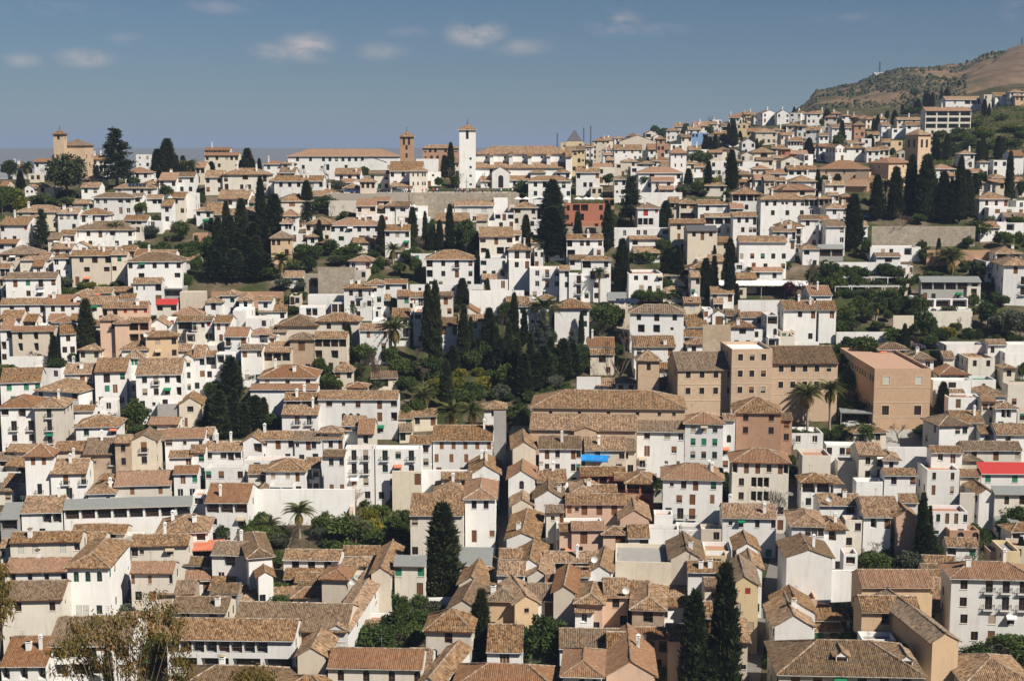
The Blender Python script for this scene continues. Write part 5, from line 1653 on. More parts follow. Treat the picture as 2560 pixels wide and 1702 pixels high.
read_trees('''c 72 230 435 88,c 280 305 390 48,c 415 340 560 58,c 495 205 560 140,c 545 320 560 95,c 628 305 545 60,n 960 320 410 130,t 890 360 410 60,n 1115 520 640 130,n 1420 430 600 140,T 1840 535 690 145,o 1550 690 850 180,t 1625 800 910 135,
c 650 650 1330 115,C 805 850 1310 200,c 1088 850 1220 62,c 1180 700 1230 155,c 255 930 1480 105,c 430 905 1500 160,c 1285 1265 1500 75,c 1325 1150 1510 75,c 560 1180 1530 140,c 690 1200 1600 190,c 160 1120 1600 150,c 300 1100 1600 160,c 2045 1095 1560 115,
n 1460 980 1140 120,n 1580 970 1100 95,b 1640 1060 1150 230,t 1150 1430 1600 250,t 1700 1420 1600 280,t 50 1350 1600 200,n 2285 640 800 115,C 470 1330 1650 220,C 200 1330 1650 200,c 600 1330 1640 160,c 380 1290 1640 160,t 1450 1380 1560 200,b 1950 1500 1567 160,t 1560 1470 1620 220,b 140 760 830 120,b 40 780 850 110,t 1270 1440 1620 180,p 2170 1430 1700 190,t 2330 1500 1640 150,b 270 490 550 120''', 512, 300, 'A')
read_trees('''c 475 190 610 85,c 405 340 615 90,c 460 380 615 65,c 1115 170 290 52 640,c 1190 180 290 42 640,c 1165 200 290 28 640,c 900 230 290 38 640,c 1015 215 290 28 640,t 1300 190 290 100 640,c 1378 185 290 32 640,c 1490 155 290 48 640,q 1585 205 300 55 640,q 1660 215 300 95 640,c 1060 230 290 30 640,c 940 245 290 26 640,
c 2145 230 460 125,c 2205 285 460 55,c 2290 165 290 58 690,t 2020 400 580 210,t 2295 620 770 145,c 2110 550 785 72,C 1645 690 1300 240,C 1640 1000 1600 330,c 1340 1090 1430 105,c 1410 1290 1490 62,c 1935 1050 1570 105,c 2280 960 1520 125,c 35 1000 1510 115,c 180 1050 1460 62,c 345 1150 1500 85,c 465 970 1500 98,
t 640 1150 1510 270,c 905 1350 1600 58,c 780 1280 1560 55,t 1265 1080 1280 120,t 250 1150 1420 120,n 110 1370 1580 140,b 570 1240 1500 200,t 700 1330 1560 240,c 250 1250 1500 80,b 1440 1260 1330 120,b 2100 1100 1180 220,t 2330 1050 1300 120,n 880 620 820 130,n 430 560 720 140,n 560 600 800 130,n 140 680 800 120,t 340 660 790 110,t 530 640 790 120,b 1400 500 560 160,t 60 1460 1620 180''', 1024, 300, 'A')
read_trees('''c 1365 35 320 105,c 1445 130 300 55,c 1640 210 330 34,q 1960 70 150 110,c 2235 215 470 115,u 980 370 600 300,c 1050 175 360 75,c 1105 210 390 60,c 1160 165 450 70,c 945 175 250 34,t 570 80 170 150,t 700 100 200 140,t 810 95 220 100,c 1080 480 855 85,c 1345 345 835 130,c 850 560 845 105,
c 893 460 650 44,n 1200 580 780 170,y 1150 650 845 115,u 350 640 830 135,c 518 630 805 34,c 457 680 835 28,q 190 640 1220 330,C 590 930 1240 140,c 1445 580 725 38,c 1710 580 735 44,c 1870 600 745 65,t 1540 640 725 90,c 75 1390 1720 75,c 120 1420 1720 65,t 570 1370 1600 190,c 1330 1360 1720 115,
c 1150 1440 1720 50,b 330 1480 1580 260,c 2340 570 865 64,n 230 40 180 130,n 140 60 190 110,g 100 1520 1580 230,t 700 1450 1600 160,t 960 700 860 180,b 1250 780 860 160,t 610 760 840 120,t 1660 640 740 90,t 1150 380 470 160,t 2080 100 170 200,n 1700 180 260 120,t 30 350 420 90,y 700 1300 1380 120''', 1536, 300, 'A')
read_trees('''c 85 985 1140 85,c 770 1010 1110 34,c 865 1000 1180 75,c 670 1050 1235 55,c 625 1090 1235 45,c 1140 870 990 60,c 1110 890 990 45,c 1225 780 965 60,c 1260 800 965 50,c 1300 790 965 55,c 1405 750 890 40,c 1460 740 890 50,c 1485 760 890 40,c 1900 870 1065 60,c 1955 920 1065 34,t 1090 750 855 110,t 1050 960 1070 170,t 1170 970 1070 160,c 960 930 1040 40,c 400 1080 1170 26,t 210 1080 1150 110,t 1000 990 1070 130,c 790 1000 1080 30,b 1800 1120 1180 200,b 1600 1200 1260 180,b 2100 1040 1110 160,b 1900 1180 1240 200,g 2230 1180 1250 260,y 2200 1150 1230 220''', 2048, 60, 'A')
read_trees('''c 260 10 275 65,t 220 150 400 140,c 590 170 325 80,c 560 190 325 60,c 1050 400 1100 145,c 870 540 1150 155,C 1220 400 1160 210,c 660 630 1160 145,C 1420 590 1180 160,c 1610 420 1200 115,C 1690 580 1140 150,c 1330 160 460 65,c 1365 220 460 50,c 1465 170 470 82,c 1830 240 510 60,c 1880 150 490 62,c 1920 280 480 48,c 2060 190 460 85,c 2105 200 450 60,c 2180 360 990 92,c 2260 360 515 44,
n 945 1070 1430 340,c 205 620 890 115,c 45 730 840 55,c 385 850 1510 195,c 1370 1360 1600 55,p 1510 1480 1720 230,t 1720 1340 1480 140,o 1960 1110 1310 160,T 2120 1280 1490 260,t 2300 1290 1490 130,T 2270 1110 1290 210,t 530 1370 1600 130,b 1190 1390 1470 110,p 920 660 1000 190,t 1320 700 1150 180,C 1520 700 1190 160,c 1780 620 1000 110,t 1850 600 900 160,b 1480 250 330 200,g 1650 150 240 240,b 1700 260 330 260,g 1900 120 200 260,y 2200 60 130 260,g 2100 200 290 240,b 1560 330 420 200,b 2250 230 310 200,g 1400 120 200 180,b 1540 180 250 180,t 2330 700 900 120,n 1900 740 850 200,b 1750 200 270 160,g 2000 260 330 200,g 2320 130 210 180,b 2200 310 380 190,b 1420 360 450 150,y 1880 80 150 150,t 1700 420 560 170,t 1540 560 700 140,p 760 700 1000 160,t 1150 1080 1200 180,b 1800 1150 1250 160,n 1700 1160 1260 120''', 2048, 300, 'A')
read_trees('''c 970 460 1140 185,c 610 870 1300 125,p 1140 985 1140 150,o 720 230 355 195,p 1035 110 295 160,t 1470 130 300 170,t 1930 140 315 190,n 1700 130 245 165,y 1000 280 355 135,y 1140 310 355 135,t 330 300 425 135,n 380 1050 1230 210,T 100 1200 1370 230,t 640 1090 1310 230,t 820 1060 1180 130,r 1000 1090 1180 90,T 2220 1390 1510 130,p 30 290 440 130,
b 700 350 430 160,b 820 370 430 140,t 900 290 370 110,b 1300 280 340 160,n 1200 190 290 150,t 1330 210 300 130,t 200 350 440 90,b 60 390 450 110,n 90 1000 1150 110,t 770 150 230 120,b 880 180 240 130,t 2190 0 220 160,b 2060 200 320 140,n 720 1200 1310 110,t 1230 960 1110 150''', 0, 640, 'B')
read_trees('''p 855 -30 265 240,t 1150 0 190 190,t 1500 0 100 210,o 1080 260 400 175,T 1250 220 400 160,t 1420 270 430 170,t 850 430 550 150,t 800 530 650 150,t 1080 390 490 130,t 1640 510 690 190,n 1770 520 700 170,T 2090 450 650 210,c 1590 740 1170 115,c 1685 130 245 38,t 1050 1080 1240 200,t 640 1180 1310 160,t 810 1160 1240 140,t 440 1160 1390 240,C 300 1100 1590 230,
p 2110 690 1160 320,t 1780 970 1210 260,t 1380 1290 1470 230,t 1270 1120 1310 140,n 1900 1100 1400 250,t 2150 1100 1360 260,t 100 1380 1590 250,c 580 1420 1600 55,C 640 1430 1600 150,c 520 1480 1600 65,C 120 -60 270 230,C 330 -80 270 240,C 560 -40 270 230,C 680 -30 250 170,t 60 130 280 200,n 1900 1150 1450 220,t 2050 1000 1200 200,t 1960 1300 1460 220,t 1700 1180 1340 160,n 1750 1150 1400 200,t 2200 1330 1480 220,b 980 420 520 160,n 1250 290 400 150,t 540 1280 1420 160,b 1330 1200 1320 180,t 2150 60 220 160,t 1950 20 160 170,t 1620 -20 90 180,o 1450 -10 110 150,b 1460 360 430 160,n 400 1380 1560 180,b 900 560 640 160,t 1000 560 640 140,T 1460 1360 1500 140''', 512, 640, 'B')
read_trees('''C 1180 900 1350 170,C 1000 900 1300 150,t 1100 850 1120 260,t 820 950 1200 240,C 1480 980 1450 200,t 1550 1050 1400 240,t 700 1050 1260 220,C 480 980 1290 130,t 250 1120 1340 260,C 1420 1050 1480 180,C 1800 950 1350 170,t 1900 980 1290 200,c 1100 700 1200 90,c 960 760 1200 90,c 1560 880 1300 100,c 760 900 1200 80,t 60 0 260 150,c 745 -60 240 68,c 865 -80 195 62,T 840 160 245 165,n 1080 120 360 160,t 1030 120 225 130,c 205 290 1060 125,c 290 250 1270 135,c 585 240 600 135,r 650 400 570 140,c 600 520 1210 125,c 680 660 1170 75,c 865 240 640 68,c 880 560 1160 165,c 1158 390 1090 105,T 1060 500 760 180,n 1020 620 1060 260,p 1490 470 1000 340,O 1470 560 1240 290,c 1270 560 1000 75,
p 2100 130 545 155,t 2150 530 850 350,c 1900 600 1010 65,O 1800 800 1210 210,C 1700 900 1380 200,c 1260 1060 1570 175,c 1340 830 1470 105,c 405 1130 1720 145,T 1050 1180 1490 220,y 560 1240 1325 150,y 760 1230 1315 140,y 270 1350 1445 150,y 550 1340 1500 220,y 830 1330 1455 230,p 190 1430 1720 270,b 600 1480 1600 280,n 900 1370 1490 160,n 100 1000 1310 240,t 30 1340 1590 130,t 1450 1320 1460 250,t 1940 1050 1290 190,n 2230 950 1490 260,
t 1700 600 840 170,t 1960 280 470 120,n 700 440 560 160,n 800 1000 1180 180,t 1150 1100 1300 180,t 960 1080 1280 190,n 1180 1120 1330 160,C 1590 1000 1380 160,t 1900 1150 1310 200,c 1600 640 900 60,t 350 1100 1260 200,t 470 1060 1230 180,g 400 1250 1400 200,g 900 1260 1380 220,g 1150 1330 1460 180,b 700 1400 1540 260,b 980 1460 1580 240,g 350 1420 1560 200,t 1330 1490 1640 200,b 200 1240 1360 180,t 1600 1280 1420 200,t 50 1160 1330 200,n 1750 640 800 120,t 2240 700 830 100,b 1750 800 900 150,t 2060 760 880 140,n 1060 430 540 180,t 1560 820 1020 160,g 1010 1380 1470 150''', 1024, 640, 'B')
read_trees('''c 85 -200 395 155,c 590 -90 285 155,c 690 -60 295 155,t 750 160 310 170,t 400 370 535 200,t 280 380 530 180,t 500 380 530 170,t 660 370 510 210,c 1005 20 485 135,c 1100 -10 485 88,c 1225 30 385 84,c 1275 -120 535 115,b 1400 190 325 110,n 2100 60 490 350,n 900 610 770 190,p 1485 125 335 90,t 1640 490 570 110,c 1840 540 850 64,p 2010 610 870 110,t 40 540 870 140,t 2160 780 900 130,n 60 780 1490 330,
p 2110 1410 1850 290,b 100 1350 1490 210,b 1500 270 330 140,b 1620 275 330 140,b 1750 275 330 140,b 1850 280 340 110,c 1350 300 540 70,t 2200 100 380 170,n 1990 250 480 200,r 1930 290 480 150,t 2140 330 480 130,g 300 -60 60 300,g 500 -60 50 160,b 300 300 380 190,t 830 240 420 120,y 760 1000 1060 90,b 860 470 520 180,b 1900 690 820 140,n 1970 720 880 140,b 1560 500 560 120,t 1720 540 620 100,b 120 860 960 150,t 30 960 1150 160''', 1536, 640, 'B')
read_trees('''p 110 1370 2020 290,p 1450 -60 190 310,t 740 80 240 230,t 1100 430 710 210,t 1190 620 940 230,c 940 740 1070 75,c 975 820 1070 55,c 1305 1050 1360 85,c 1370 1380 1800 115,o 1430 540 720 195,t 1860 500 810 230,o 2100 580 930 300,o 2220 620 930 260,y 1410 780 875 220,y 880 870 985 160,y 960 800 860 150,t 300 540 810 230,p 630 520 730 150,p 340 540 740 150,t 760 600 730 120,t 640 720 830 170,t 330 700 830 230,
l 1120 960 1030 170,l 1280 950 1010 170,n 1580 680 880 160,t 2250 1180 1370 140,y 470 880 955 260,g 350 900 960 160,b 420 450 620 220,b 560 450 630 220,b 700 450 630 220,b 830 450 640 210,b 930 460 640 160,b 130 100 210 200,b 300 110 210 200,b 430 120 230 200,t 1050 560 740 170,g 800 790 900 170,b 1250 760 900 180,t 520 560 740 170,b 250 720 840 200,n 430 740 850 180,t 960 440 640 160,b 220 240 330 160,b 420 250 320 160,b 650 260 330 180,b 330 370 440 200,b 560 370 440 220,b 780 370 440 220,t 1320 180 230 160,g 1250 170 230 200,b 1950 880 960 200,b 2150 870 960 220,t 2000 620 880 230,o 1960 640 900 220,b 1750 820 900 160,g 1500 730 800 160,t 500 130 280 150,b 1700 420 540 160,t 1950 400 520 110,n 600 850 950 140,g 1150 880 970 160,n 1060 880 990 160,t 60 40 160 90,b 1660 40 100 220''', 2048, 640, 'B')
read_trees('''t 1530 0 340 310,t 1680 130 260 180,n 1330 130 300 240,p 1400 220 420 150,t 1170 80 185 130,t 1290 40 145 90,t 1560 300 400 230,o 1530 240 350 110,b 1680 260 400 170,b 1480 300 400 160,n 1040 20 160 120,g 640 500 560 110,t 1250 110 220 110''', 0, 994, 'B')
read_trees('''C 170 -100 470 230,C 330 -120 440 150,C 560 -40 370 230,C 60 0 400 150,c 660 -20 360 110,C 440 40 430 150,t 200 1400 1590 180,p 720 1330 1590 260,p 1050 1150 1560 310,t 650 1260 1460 210,t 1350 1260 1520 300,c 440 1310 1590 48,y 1830 1200 1420 230,y 1900 1330 1500 200,t 2230 60 350 130,g 1800 1380 1540 240,g 1950 1180 1300 200,g 2080 1120 1220 160,g 1780 1110 1190 150,g 2000 1440 1580 220,b 2100 1300 1450 180,g 1850 1480 1640 220,y 1760 1300 1400 130,t 820 1400 1570 180,n 690 1230 1380 120,t 1250 1320 1520 180,t 1450 1330 1520 200,b 900 1440 1570 200,t 320 1340 1480 70,n 400 1400 1540 70,t 1280 50 290 70,t 1900 260 380 90,n 2180 200 330 140''', 512, 994, 'B')
read_trees('''p 470 40 700 330,p 690 50 690 290,t 100 0 290 210,t 1200 60 300 250,c 370 1085 2290 370,y 1240 1130 1210 140,g 1130 1110 1190 100,T 70 520 615 150,b 1875 1270 1345 70,b 2050 1290 1345 66,b 2160 1320 1360 40,p 160 -100 250 240,t 40 100 300 160,t 220 120 320 150,b 1090 100 280 130,b 1290 90 280 120,y 130 980 1045 160,t 240 970 1040 70,n 300 300 500 200,t 1230 0 60 150,t 1100 -40 40 150''', 1024, 994, 'B')
read_trees('''p 2130 -150 480 290,n 1700 1050 1600 360,n 850 1130 1450 170,t 2100 350 500 210,t 2200 370 500 150,b 760 1330 1450 150,b 960 1320 1420 120,b 100 1010 1080 140,t 2000 340 480 140,n 1550 1150 1600 240,b 560 1180 1250 150,b 900 1390 1500 140,p 1990 60 240 170''', 1536, 994, 'B')
read_trees('''t 250 290 475 210,n 880 290 520 330,c 1360 -190 155 115,c 1130 1000 1850 130,c 1210 1160 1760 75,t 2150 1110 1460 340,t 2250 1250 1500 240,t 1350 1440 1600 190,n 700 1470 1700 210,t 1720 1380 1600 160,y 1720 900 1035 110,c 1120 1050 1900 115,t 150 350 500 180,b 330 360 480 130,t 60 330 480 130,b 1430 370 450 90,b 1390 120 180 100,t 1830 1440 1620 150,t 2050 1300 1560 200,b 760 880 930 90,g 1270 1430 1568 90''', 2048, 994, 'B')
read_trees('''c 1215 1050 1800 105''', 0, 1348, 'B')
read_trees('''t 820 460 695 400,t 2080 780 1180 340,t 2080 480 810 260,b 1680 100 180 160,t 2200 620 960 220,n 1160 0 120 200,b 1900 200 260 120,t 2000 960 1180 200,b 1900 100 190 160,g 1620 60 170 150''', 512, 1348, 'B')
read_trees('''c 800 480 1380 205,c 740 640 1380 190,t 1450 800 1430 640,t 1620 1080 1430 330,c 1745 1270 1720 115,T 40 870 1140 160,t 120 590 860 200,n 60 560 700 160,b 230 760 900 150,t 1890 20 150 150,c 2020 30 150 45,g 940 340 430 90,t 20 1000 1180 140,b 560 520 600 80''', 1024, 1348, 'B')
read_trees('''c 1210 130 1760 310,C 880 460 1760 300,C 1080 1180 1800 220,t 2240 830 1070 90,t 500 1380 1640 120,b 700 1260 1500 180,b 460 20 140 130''', 1536, 1348, 'B')
read_trees('''t 80 760 1085 240,t 560 120 265 210,n 780 0 230 310,C 1180 -200 335 250,b 1060 180 335 210,t 1290 0 210 110,t 1790 970 1100 130,t 2170 960 1100 130,b 1700 1110 1225 130,c 2230 -50 210 85,b 870 190 300 180,n 480 130 260 150,t 1600 60 220 170,t 1500 130 240 130,b 2050 1190 1300 150,t 1960 -20 110 120,t 1700 0 200 150,b 950 240 330 180,t 740 40 220 150,b 420 190 260 150,t 1340 60 330 90,b 1260 1080 1200 10''', 2048, 1348, 'B')
# ------------------------------------------------------------ far hillside: more small houses between the listed ones
FAR = []
def covered(px, py, m=6):
    for rec, (cx, cy) in FOOT:
        w_ = rec['W'] / rec['Y'] * F / 2 + m; h_ = rec['H'] / rec['Y'] * F
        if abs(px - cx) < w_ and cy - 14 < py < cy + h_ + 2: return True
    return False
def far_town():
    rs = random.Random(11); k = 0
    LOW = [(1540, 352), (1640, 335), (1750, 305), (1850, 290), (1960, 282), (2080, 285), (2230, 300), (2330, 330)]
    for j in range(15):
        for i in range(39):
            px = 1500 + i * 22 + (j % 2) * 11 + rs.uniform(-7, 7); top = float(np.interp(px, [q[0] for q in LOW], [q[1] for q in LOW]))
            py = top + j * 8 + rs.uniform(-3, 3)
            if px > 2345 - j * 5 or py > 455 or covered(px, py, 0): continue
            if px > 2060 and py > 385: continue
            w_ = rs.uniform(22, 36); n = rs.choice([1.3, 1.6, 2, 2.2]); rf = rs.choice('gghhef'); wc = rs.choice('wwwwwwwwcy')
            FAR.append(house_line(f'{px - w_ / 2:.0f} {px + w_ / 2:.0f} {py - rs.uniform(5, 9):.0f} {py:.0f} {n} {rf} {wc} ' + rs.choice(['w.w', 'ww', '.w.', 'l.w', 'w.w.w', 'L.']) + (' rc=o' if rs.random() < .3 else '') + ' ch=' + rs.choice('011'), 0, 0, 1.0, None, rs.uniform(-18, 14))); k += 1
    for _ in range(60):
        px = rs.uniform(1560, 2330); py = float(np.interp(px, [q[0] for q in LOW], [q[1] for q in LOW])) + rs.uniform(8, 130)
        if px > 2060 and py > 400: continue
        kd = rs.choice('cctttcn'); hh = rs.uniform(14, 34); Y = solve(px, py, 0); dx, dz = raydir(px, py)
        plant(kd, dx * Y, Y, hh * Y / F, (hh * .3 if kd == 'c' else hh * .8) * Y / F)
far_town()
for q in FAR: HOUSES.remove(q)
tag(join_things(FAR, 'distant_houses'), 'mass of tiny far-off white houses packed on the upper slope', 'houses', kind='stuff')
def fill_gaps():
    rs = random.Random(23); tr = [(project(x, y, float(ground(x, y))), h / y * F, wd / y * F / 2) for _, _, x, y, h, wd in TREES]; k = 0
    for j in range(60):
        py = 470 + j * 21
        for i in range(92):
            px = 10 + i * 28 + (j % 2) * 14 + rs.uniform(-6, 6); pq = py + rs.uniform(-5, 5)
            if pq > 1690 or covered(px, pq, 1): continue
            if abs(px - np.interp(pq, [1060, 1190, 1420, 1720], [1300, 1275, 1252, 1222])) < 22 and pq > 1060: continue
            if abs(px - np.interp(pq, LN2[0], LN2[1])) < 42 and pq > 1210: continue
            if any(abs(px - c[0]) < w_ and c[1] - h_ < pq < c[1] + 3 for c, h_, w_ in tr): continue
            Y = solve(px, pq, 0); dx, dz = raydir(px, pq); kd = rs.choice('bbbttgon'); gard = any(a < px < b and c < pq < d for a, b, c, d in ((2080, 2195, 860, 1110), (2080, 2400, 990, 1115), (620, 870, 1230, 1410), (920, 1070, 1440, 1650), (640, 760, 1440, 1530), (1240, 1480, 1500, 1690), (2420, 2560, 1230, 1420), (2120, 2370, 1320, 1450), (280, 410, 960, 1090), (490, 700, 960, 1110), (1000, 1330, 950, 1070), (1900, 2060, 1640, 1700), (1680, 1760, 1280, 1340))) or (980 < px < 1500 and 700 < pq < 1010) or (px > 1880 and 600 < pq < 900) or (px > 2300 and pq < 480) or (840 < px < 1020 and 1180 < pq < 1430) or (480 < px < 760 and 560 < pq < 720)
            if not gard and (i + j) % 2 == 0 and pq < 1640:
                w_ = rs.uniform(4.5, 8) * F / solve(px, pq, 0); hr = 3.6 * F / solve(px, pq, 0); rf = rs.choice('ghsgf')
                house_line(f'{px - w_ / 2:.0f} {px + w_ / 2:.0f} {pq - hr * 1.45:.0f} {pq - hr:.0f} {rs.choice([1.0, 1.2, 1.4])} {rf} {rs.choice("wwwwc")} ' + rs.choice(['w.d', 'w.w', 'l.w', '.L.', 'ww']) + ' ch=0', 0, 0, 1.0, None, rs.uniform(-10, 10)); k += 1; continue
            h = {'b': 2.2, 't': 4.5, 'g': 1.6, 'o': 3.5, 'n': 4}[kd] * rs.uniform(.7, 1.3)
            if 1750 < px < 2560 and 640 < pq < 1000: kd = rs.choice('bbtt')
            plant(kd, dx * Y, Y, h, h * rs.uniform(1.1, 1.7)); k += 1
    print('FILL', k)
fill_gaps()
def pt(t, x, y, h=0.0, Y=None):
    ox, oy, kd = t; px, py = ox + x / TS[kd], oy + y / TS[kd]
    Y = solve(px, py, h) if Y is None else Y
    dx, dz = raydir(px, py); return Vector((dx * Y, Y, dz * Y))
A2 = (1024, 300, 'A'); A0 = (0, 300, 'A'); B3 = (1536, 640, 'B'); B4 = (2048, 640, 'B'); A3 = (1536, 300, 'A'); C1 = (512, 994, 'B'); C2 = (1024, 994, 'B'); C3 = (1536, 994, 'B'); C4 = (2048, 994, 'B'); D0 = (0, 1348, 'B'); D1 = (512, 1348, 'B'); D2 = (1024, 1348, 'B'); D3 = (1536, 1348, 'B'); HT = (2048, 60, 'A'); A1 = (512, 300, 'A')
def gz(x, y): return float(ground(x, y))
# ---- plaza in front of the white church
church = [q for q in LANDMARKS if q[0].startswith('the white church')][0]; wallr = [r for r in HOUSES if r['kv'].get('name') == 'plaza_wall'][0]
PZZ = wallr['zt'] - .12
mbp = MB(); x0, x1 = wallr['X'] - wallr['W'] / 2 - 28, wallr['X'] + wallr['W'] / 2; ya = wallr['Y'] + .25; yb = church[2] + 3
mbp.quad((x0, ya, PZZ), (x1, ya, PZZ), (x1, yb, PZZ), (x0, yb, PZZ)); mbp.quad((x0, ya, PZZ - 3), (x1, ya, PZZ - 3), (x1, ya, PZZ), (x0, ya, PZZ))
mat('paving', (.42, .37, .31), .9, (.7, .5, (.33, .29, .24)))
tag(obj('pavement', mbp.mesh('pavement', ['paving'])), kind='structure')
# ---- people on the plaza
def body_mesh(shirt, trousers, seed):
    r = random.Random(seed); me = bpy.data.meshes.new('tmp')
    J = [(0, 0, .95), (0, 0, 1.2), (0, 0, 1.42), (0, .0, 1.52), (0, -.01, 1.63), (0, -.01, 1.74), (.1, 0, .9), (.12, r.uniform(-.1, .1), .48), (.12, .02, .08), (.12, -.12, .03), (-.1, 0, .9), (-.12, r.uniform(-.1, .1), .48), (-.12, .02, .08), (-.12, -.12, .03),
         (.2, 0, 1.38), (.27, .03, 1.1), (.27, -.1, .86), (-.2, 0, 1.38), (-.27, .03, 1.1), (-.26, -.16, .9)]
    E = [(0, 1), (1, 2), (2, 3), (3, 4), (4, 5), (0, 6), (6, 7), (7, 8), (8, 9), (0, 10), (10, 11), (11, 12), (12, 13), (2, 14), (14, 15), (15, 16), (2, 17), (17, 18), (18, 19)]
    rad = [.16, .15, .15, .06, .1, .07, .1, .075, .05, .04, .1, .075, .05, .04, .07, .05, .04, .07, .05, .04]
    me.from_pydata(J, E, []); o = bpy.data.objects.new('tmp', me); col.objects.link(o)
    md = o.modifiers.new('s', 'SKIN'); o.modifiers.new('d', 'SUBSURF').levels = 1
    for i, v in enumerate(me.skin_vertices[0].data): v.radius = (rad[i], rad[i] * .8); v.use_root = i == 0
    bpy.context.view_layer.update(); dg = bpy.context.evaluated_depsgraph_get(); out = bpy.data.meshes.new_from_object(o.evaluated_get(dg)); bpy.data.objects.remove(o)
    out.materials.clear()
    for m in (trousers, shirt, 'skin', 'dark'): out.materials.append(MATS[m])
    for p in out.polygons:
        z = p.center.z; p.material_index = 0 if z < .93 else (1 if z < 1.5 else (2 if z < 1.66 and p.center.y < .05 else 3)); p.use_smooth = True
    out.name = 'person'; return out
for i, c in enumerate(((.5, .07, .06), (.10, .14, .3), (.75, .73, .7), (.03, .03, .035), (.22, .35, .2), (.5, .4, .2))): mat('shirt%d' % i, c, .9)
SH = ['red', 'navy', 'white', 'black', 'green', 'tan']
BODY = [(SH[i], body_mesh('shirt%d' % i, 'shirt3' if i != 3 else 'shirt1', i)) for i in range(6)]
rp = random.Random(3); pc = {}
for i in range(44):
    u = rp.random(); x = x0 + 26 + (x1 - x0 - 28) * (rp.random()); y = ya + rp.choice([.6, .9, 1.4, 3, 5]) + rp.random()
    sh, me = rp.choice(BODY); o = obj('person', me, None, (x, y, PZZ + .01), rp.uniform(0, 6.28)); s = rp.uniform(.93, 1.06); o.scale = (s, s, s)
    edge = y - ya < 2; act = 'standing at the parapet of the church square' if edge else 'standing in the church square'
    tag(o, f'person in a {sh} top and dark trousers {act}', 'person', f'people in {sh} {"at the parapet" if edge else "in the square"}')
# ---- stone cross on the square
cx_ = raydir(1024 + 657 / TS['A'], 470)[0] * (ya + 2.5); b = MB(); b.box(-.7, .7, -.7, .7, 0, .35); b.box(-.45, .45, -.45, .45, .35, .7); b.tube([(0, 0, .7), (0, 0, 4.6)], [.17, .13], 8); b.box(-.75, .75, -.09, .09, 3.6, 3.8)
cr_ = obj('stone_cross', b.mesh('stone_cross', ['grey']), None, (cx_, ya + 2.5, PZZ + .01)); tag(cr_, 'tall stone cross on a stepped base before the white bell tower', 'cross')
# ---- cars
def car(loc, rz, colr, word, where):
    nm = 'paint_' + word
    if nm not in MATS: mat(nm, colr, .25, spec=.6)
    root = bpy.data.objects.new('parked_car', None); col.objects.link(root); root.location = loc; root.rotation_euler = (0, 0, rz)
    b = MB(); pr = [(-2.05, .35), (-2.08, .7), (-1.95, .92), (-1.1, 1.0), (-.55, 1.42), (.85, 1.45), (1.6, 1.0), (2.0, .9), (2.08, .6), (2.0, .33)]
    hw = [.78, .82, .84, .84, .66, .66, .84, .82, .8, .76]
    L_ = [(x, -h, z) for (x, z), h in zip(pr, hw)]; R__ = [(x, h, z) for (x, z), h in zip(pr, hw)]
    for i in range(len(pr) - 1): b.quad(L_[i], L_[i + 1], R__[i + 1], R__[i])
    b.quad(L_[-1], L_[0], R__[0], R__[-1]); b.poly(L_[::-1]); b.poly(R__)
    obj('body', b.mesh('body', [nm], False), root)
    for sg in (-1, 1):
        g = MB(); g.poly([(-.98, sg * .835, 1.02), (1.45, sg * .835, 1.02), (.8, sg * .70, 1.38), (-.5, sg * .70, 1.38)]); obj('side_window', g.mesh('side_window', ['glass']), root)
        hl = MB(); hl.box(-2.1, -2.0, sg * .55 - .14, sg * .55 + .14, .62, .78); obj('headlight', hl.mesh('headlight', ['whiteframe']), root)
        for x in (-1.3, 1.3):
            w_ = MB(); w_.tube([(x, sg * .68, .31), (x, sg * .86, .31)], .31, 12); wo = obj('wheel', w_.mesh('wheel', ['rubber']), root)
            rm = MB(); rm.tube([(x, sg * .85, .31), (x, sg * .875, .31)], .18, 10); obj('rim', rm.mesh('rim', ['whiteframe']), wo)
    g = MB(); g.quad((-1.05, -.72, 1.03), (-1.05, .72, 1.03), (-.6, .6, 1.4), (-.6, -.6, 1.4)); obj('windscreen', g.mesh('windscreen', ['glass']), root, (-.02, 0, .02))
    tag(root, f'{word} car parked {where}', 'car', 'cars parked on the hillside')
for i, (x, c, wd) in enumerate(((-26, (.03, .06, .16), 'dark blue'), (-21, (.55, .55, .56), 'silver'), (-15, (.03, .03, .03), 'black'), (-10, (.1, .12, .12), 'grey'))):
    car((x0 + 28 + x + 6, ya + 2.2, PZZ + .01), R(8), c, wd, 'at the edge of the church square')
cp = pt((2048, 300, 'A'), 560, 1130); car((cp.x, cp.y, gz(cp.x, cp.y) + .02), R(70), (.03, .12, .25), 'teal blue', 'beside the cypress row by the ochre church')
cp = pt(B4, 600, 0); cp = pt(C4, 345, 320); car((cp.x, cp.y, gz(cp.x, cp.y) + .02), R(10), (.7, .7, .68), 'white', 'under the lean-to of the brick block')
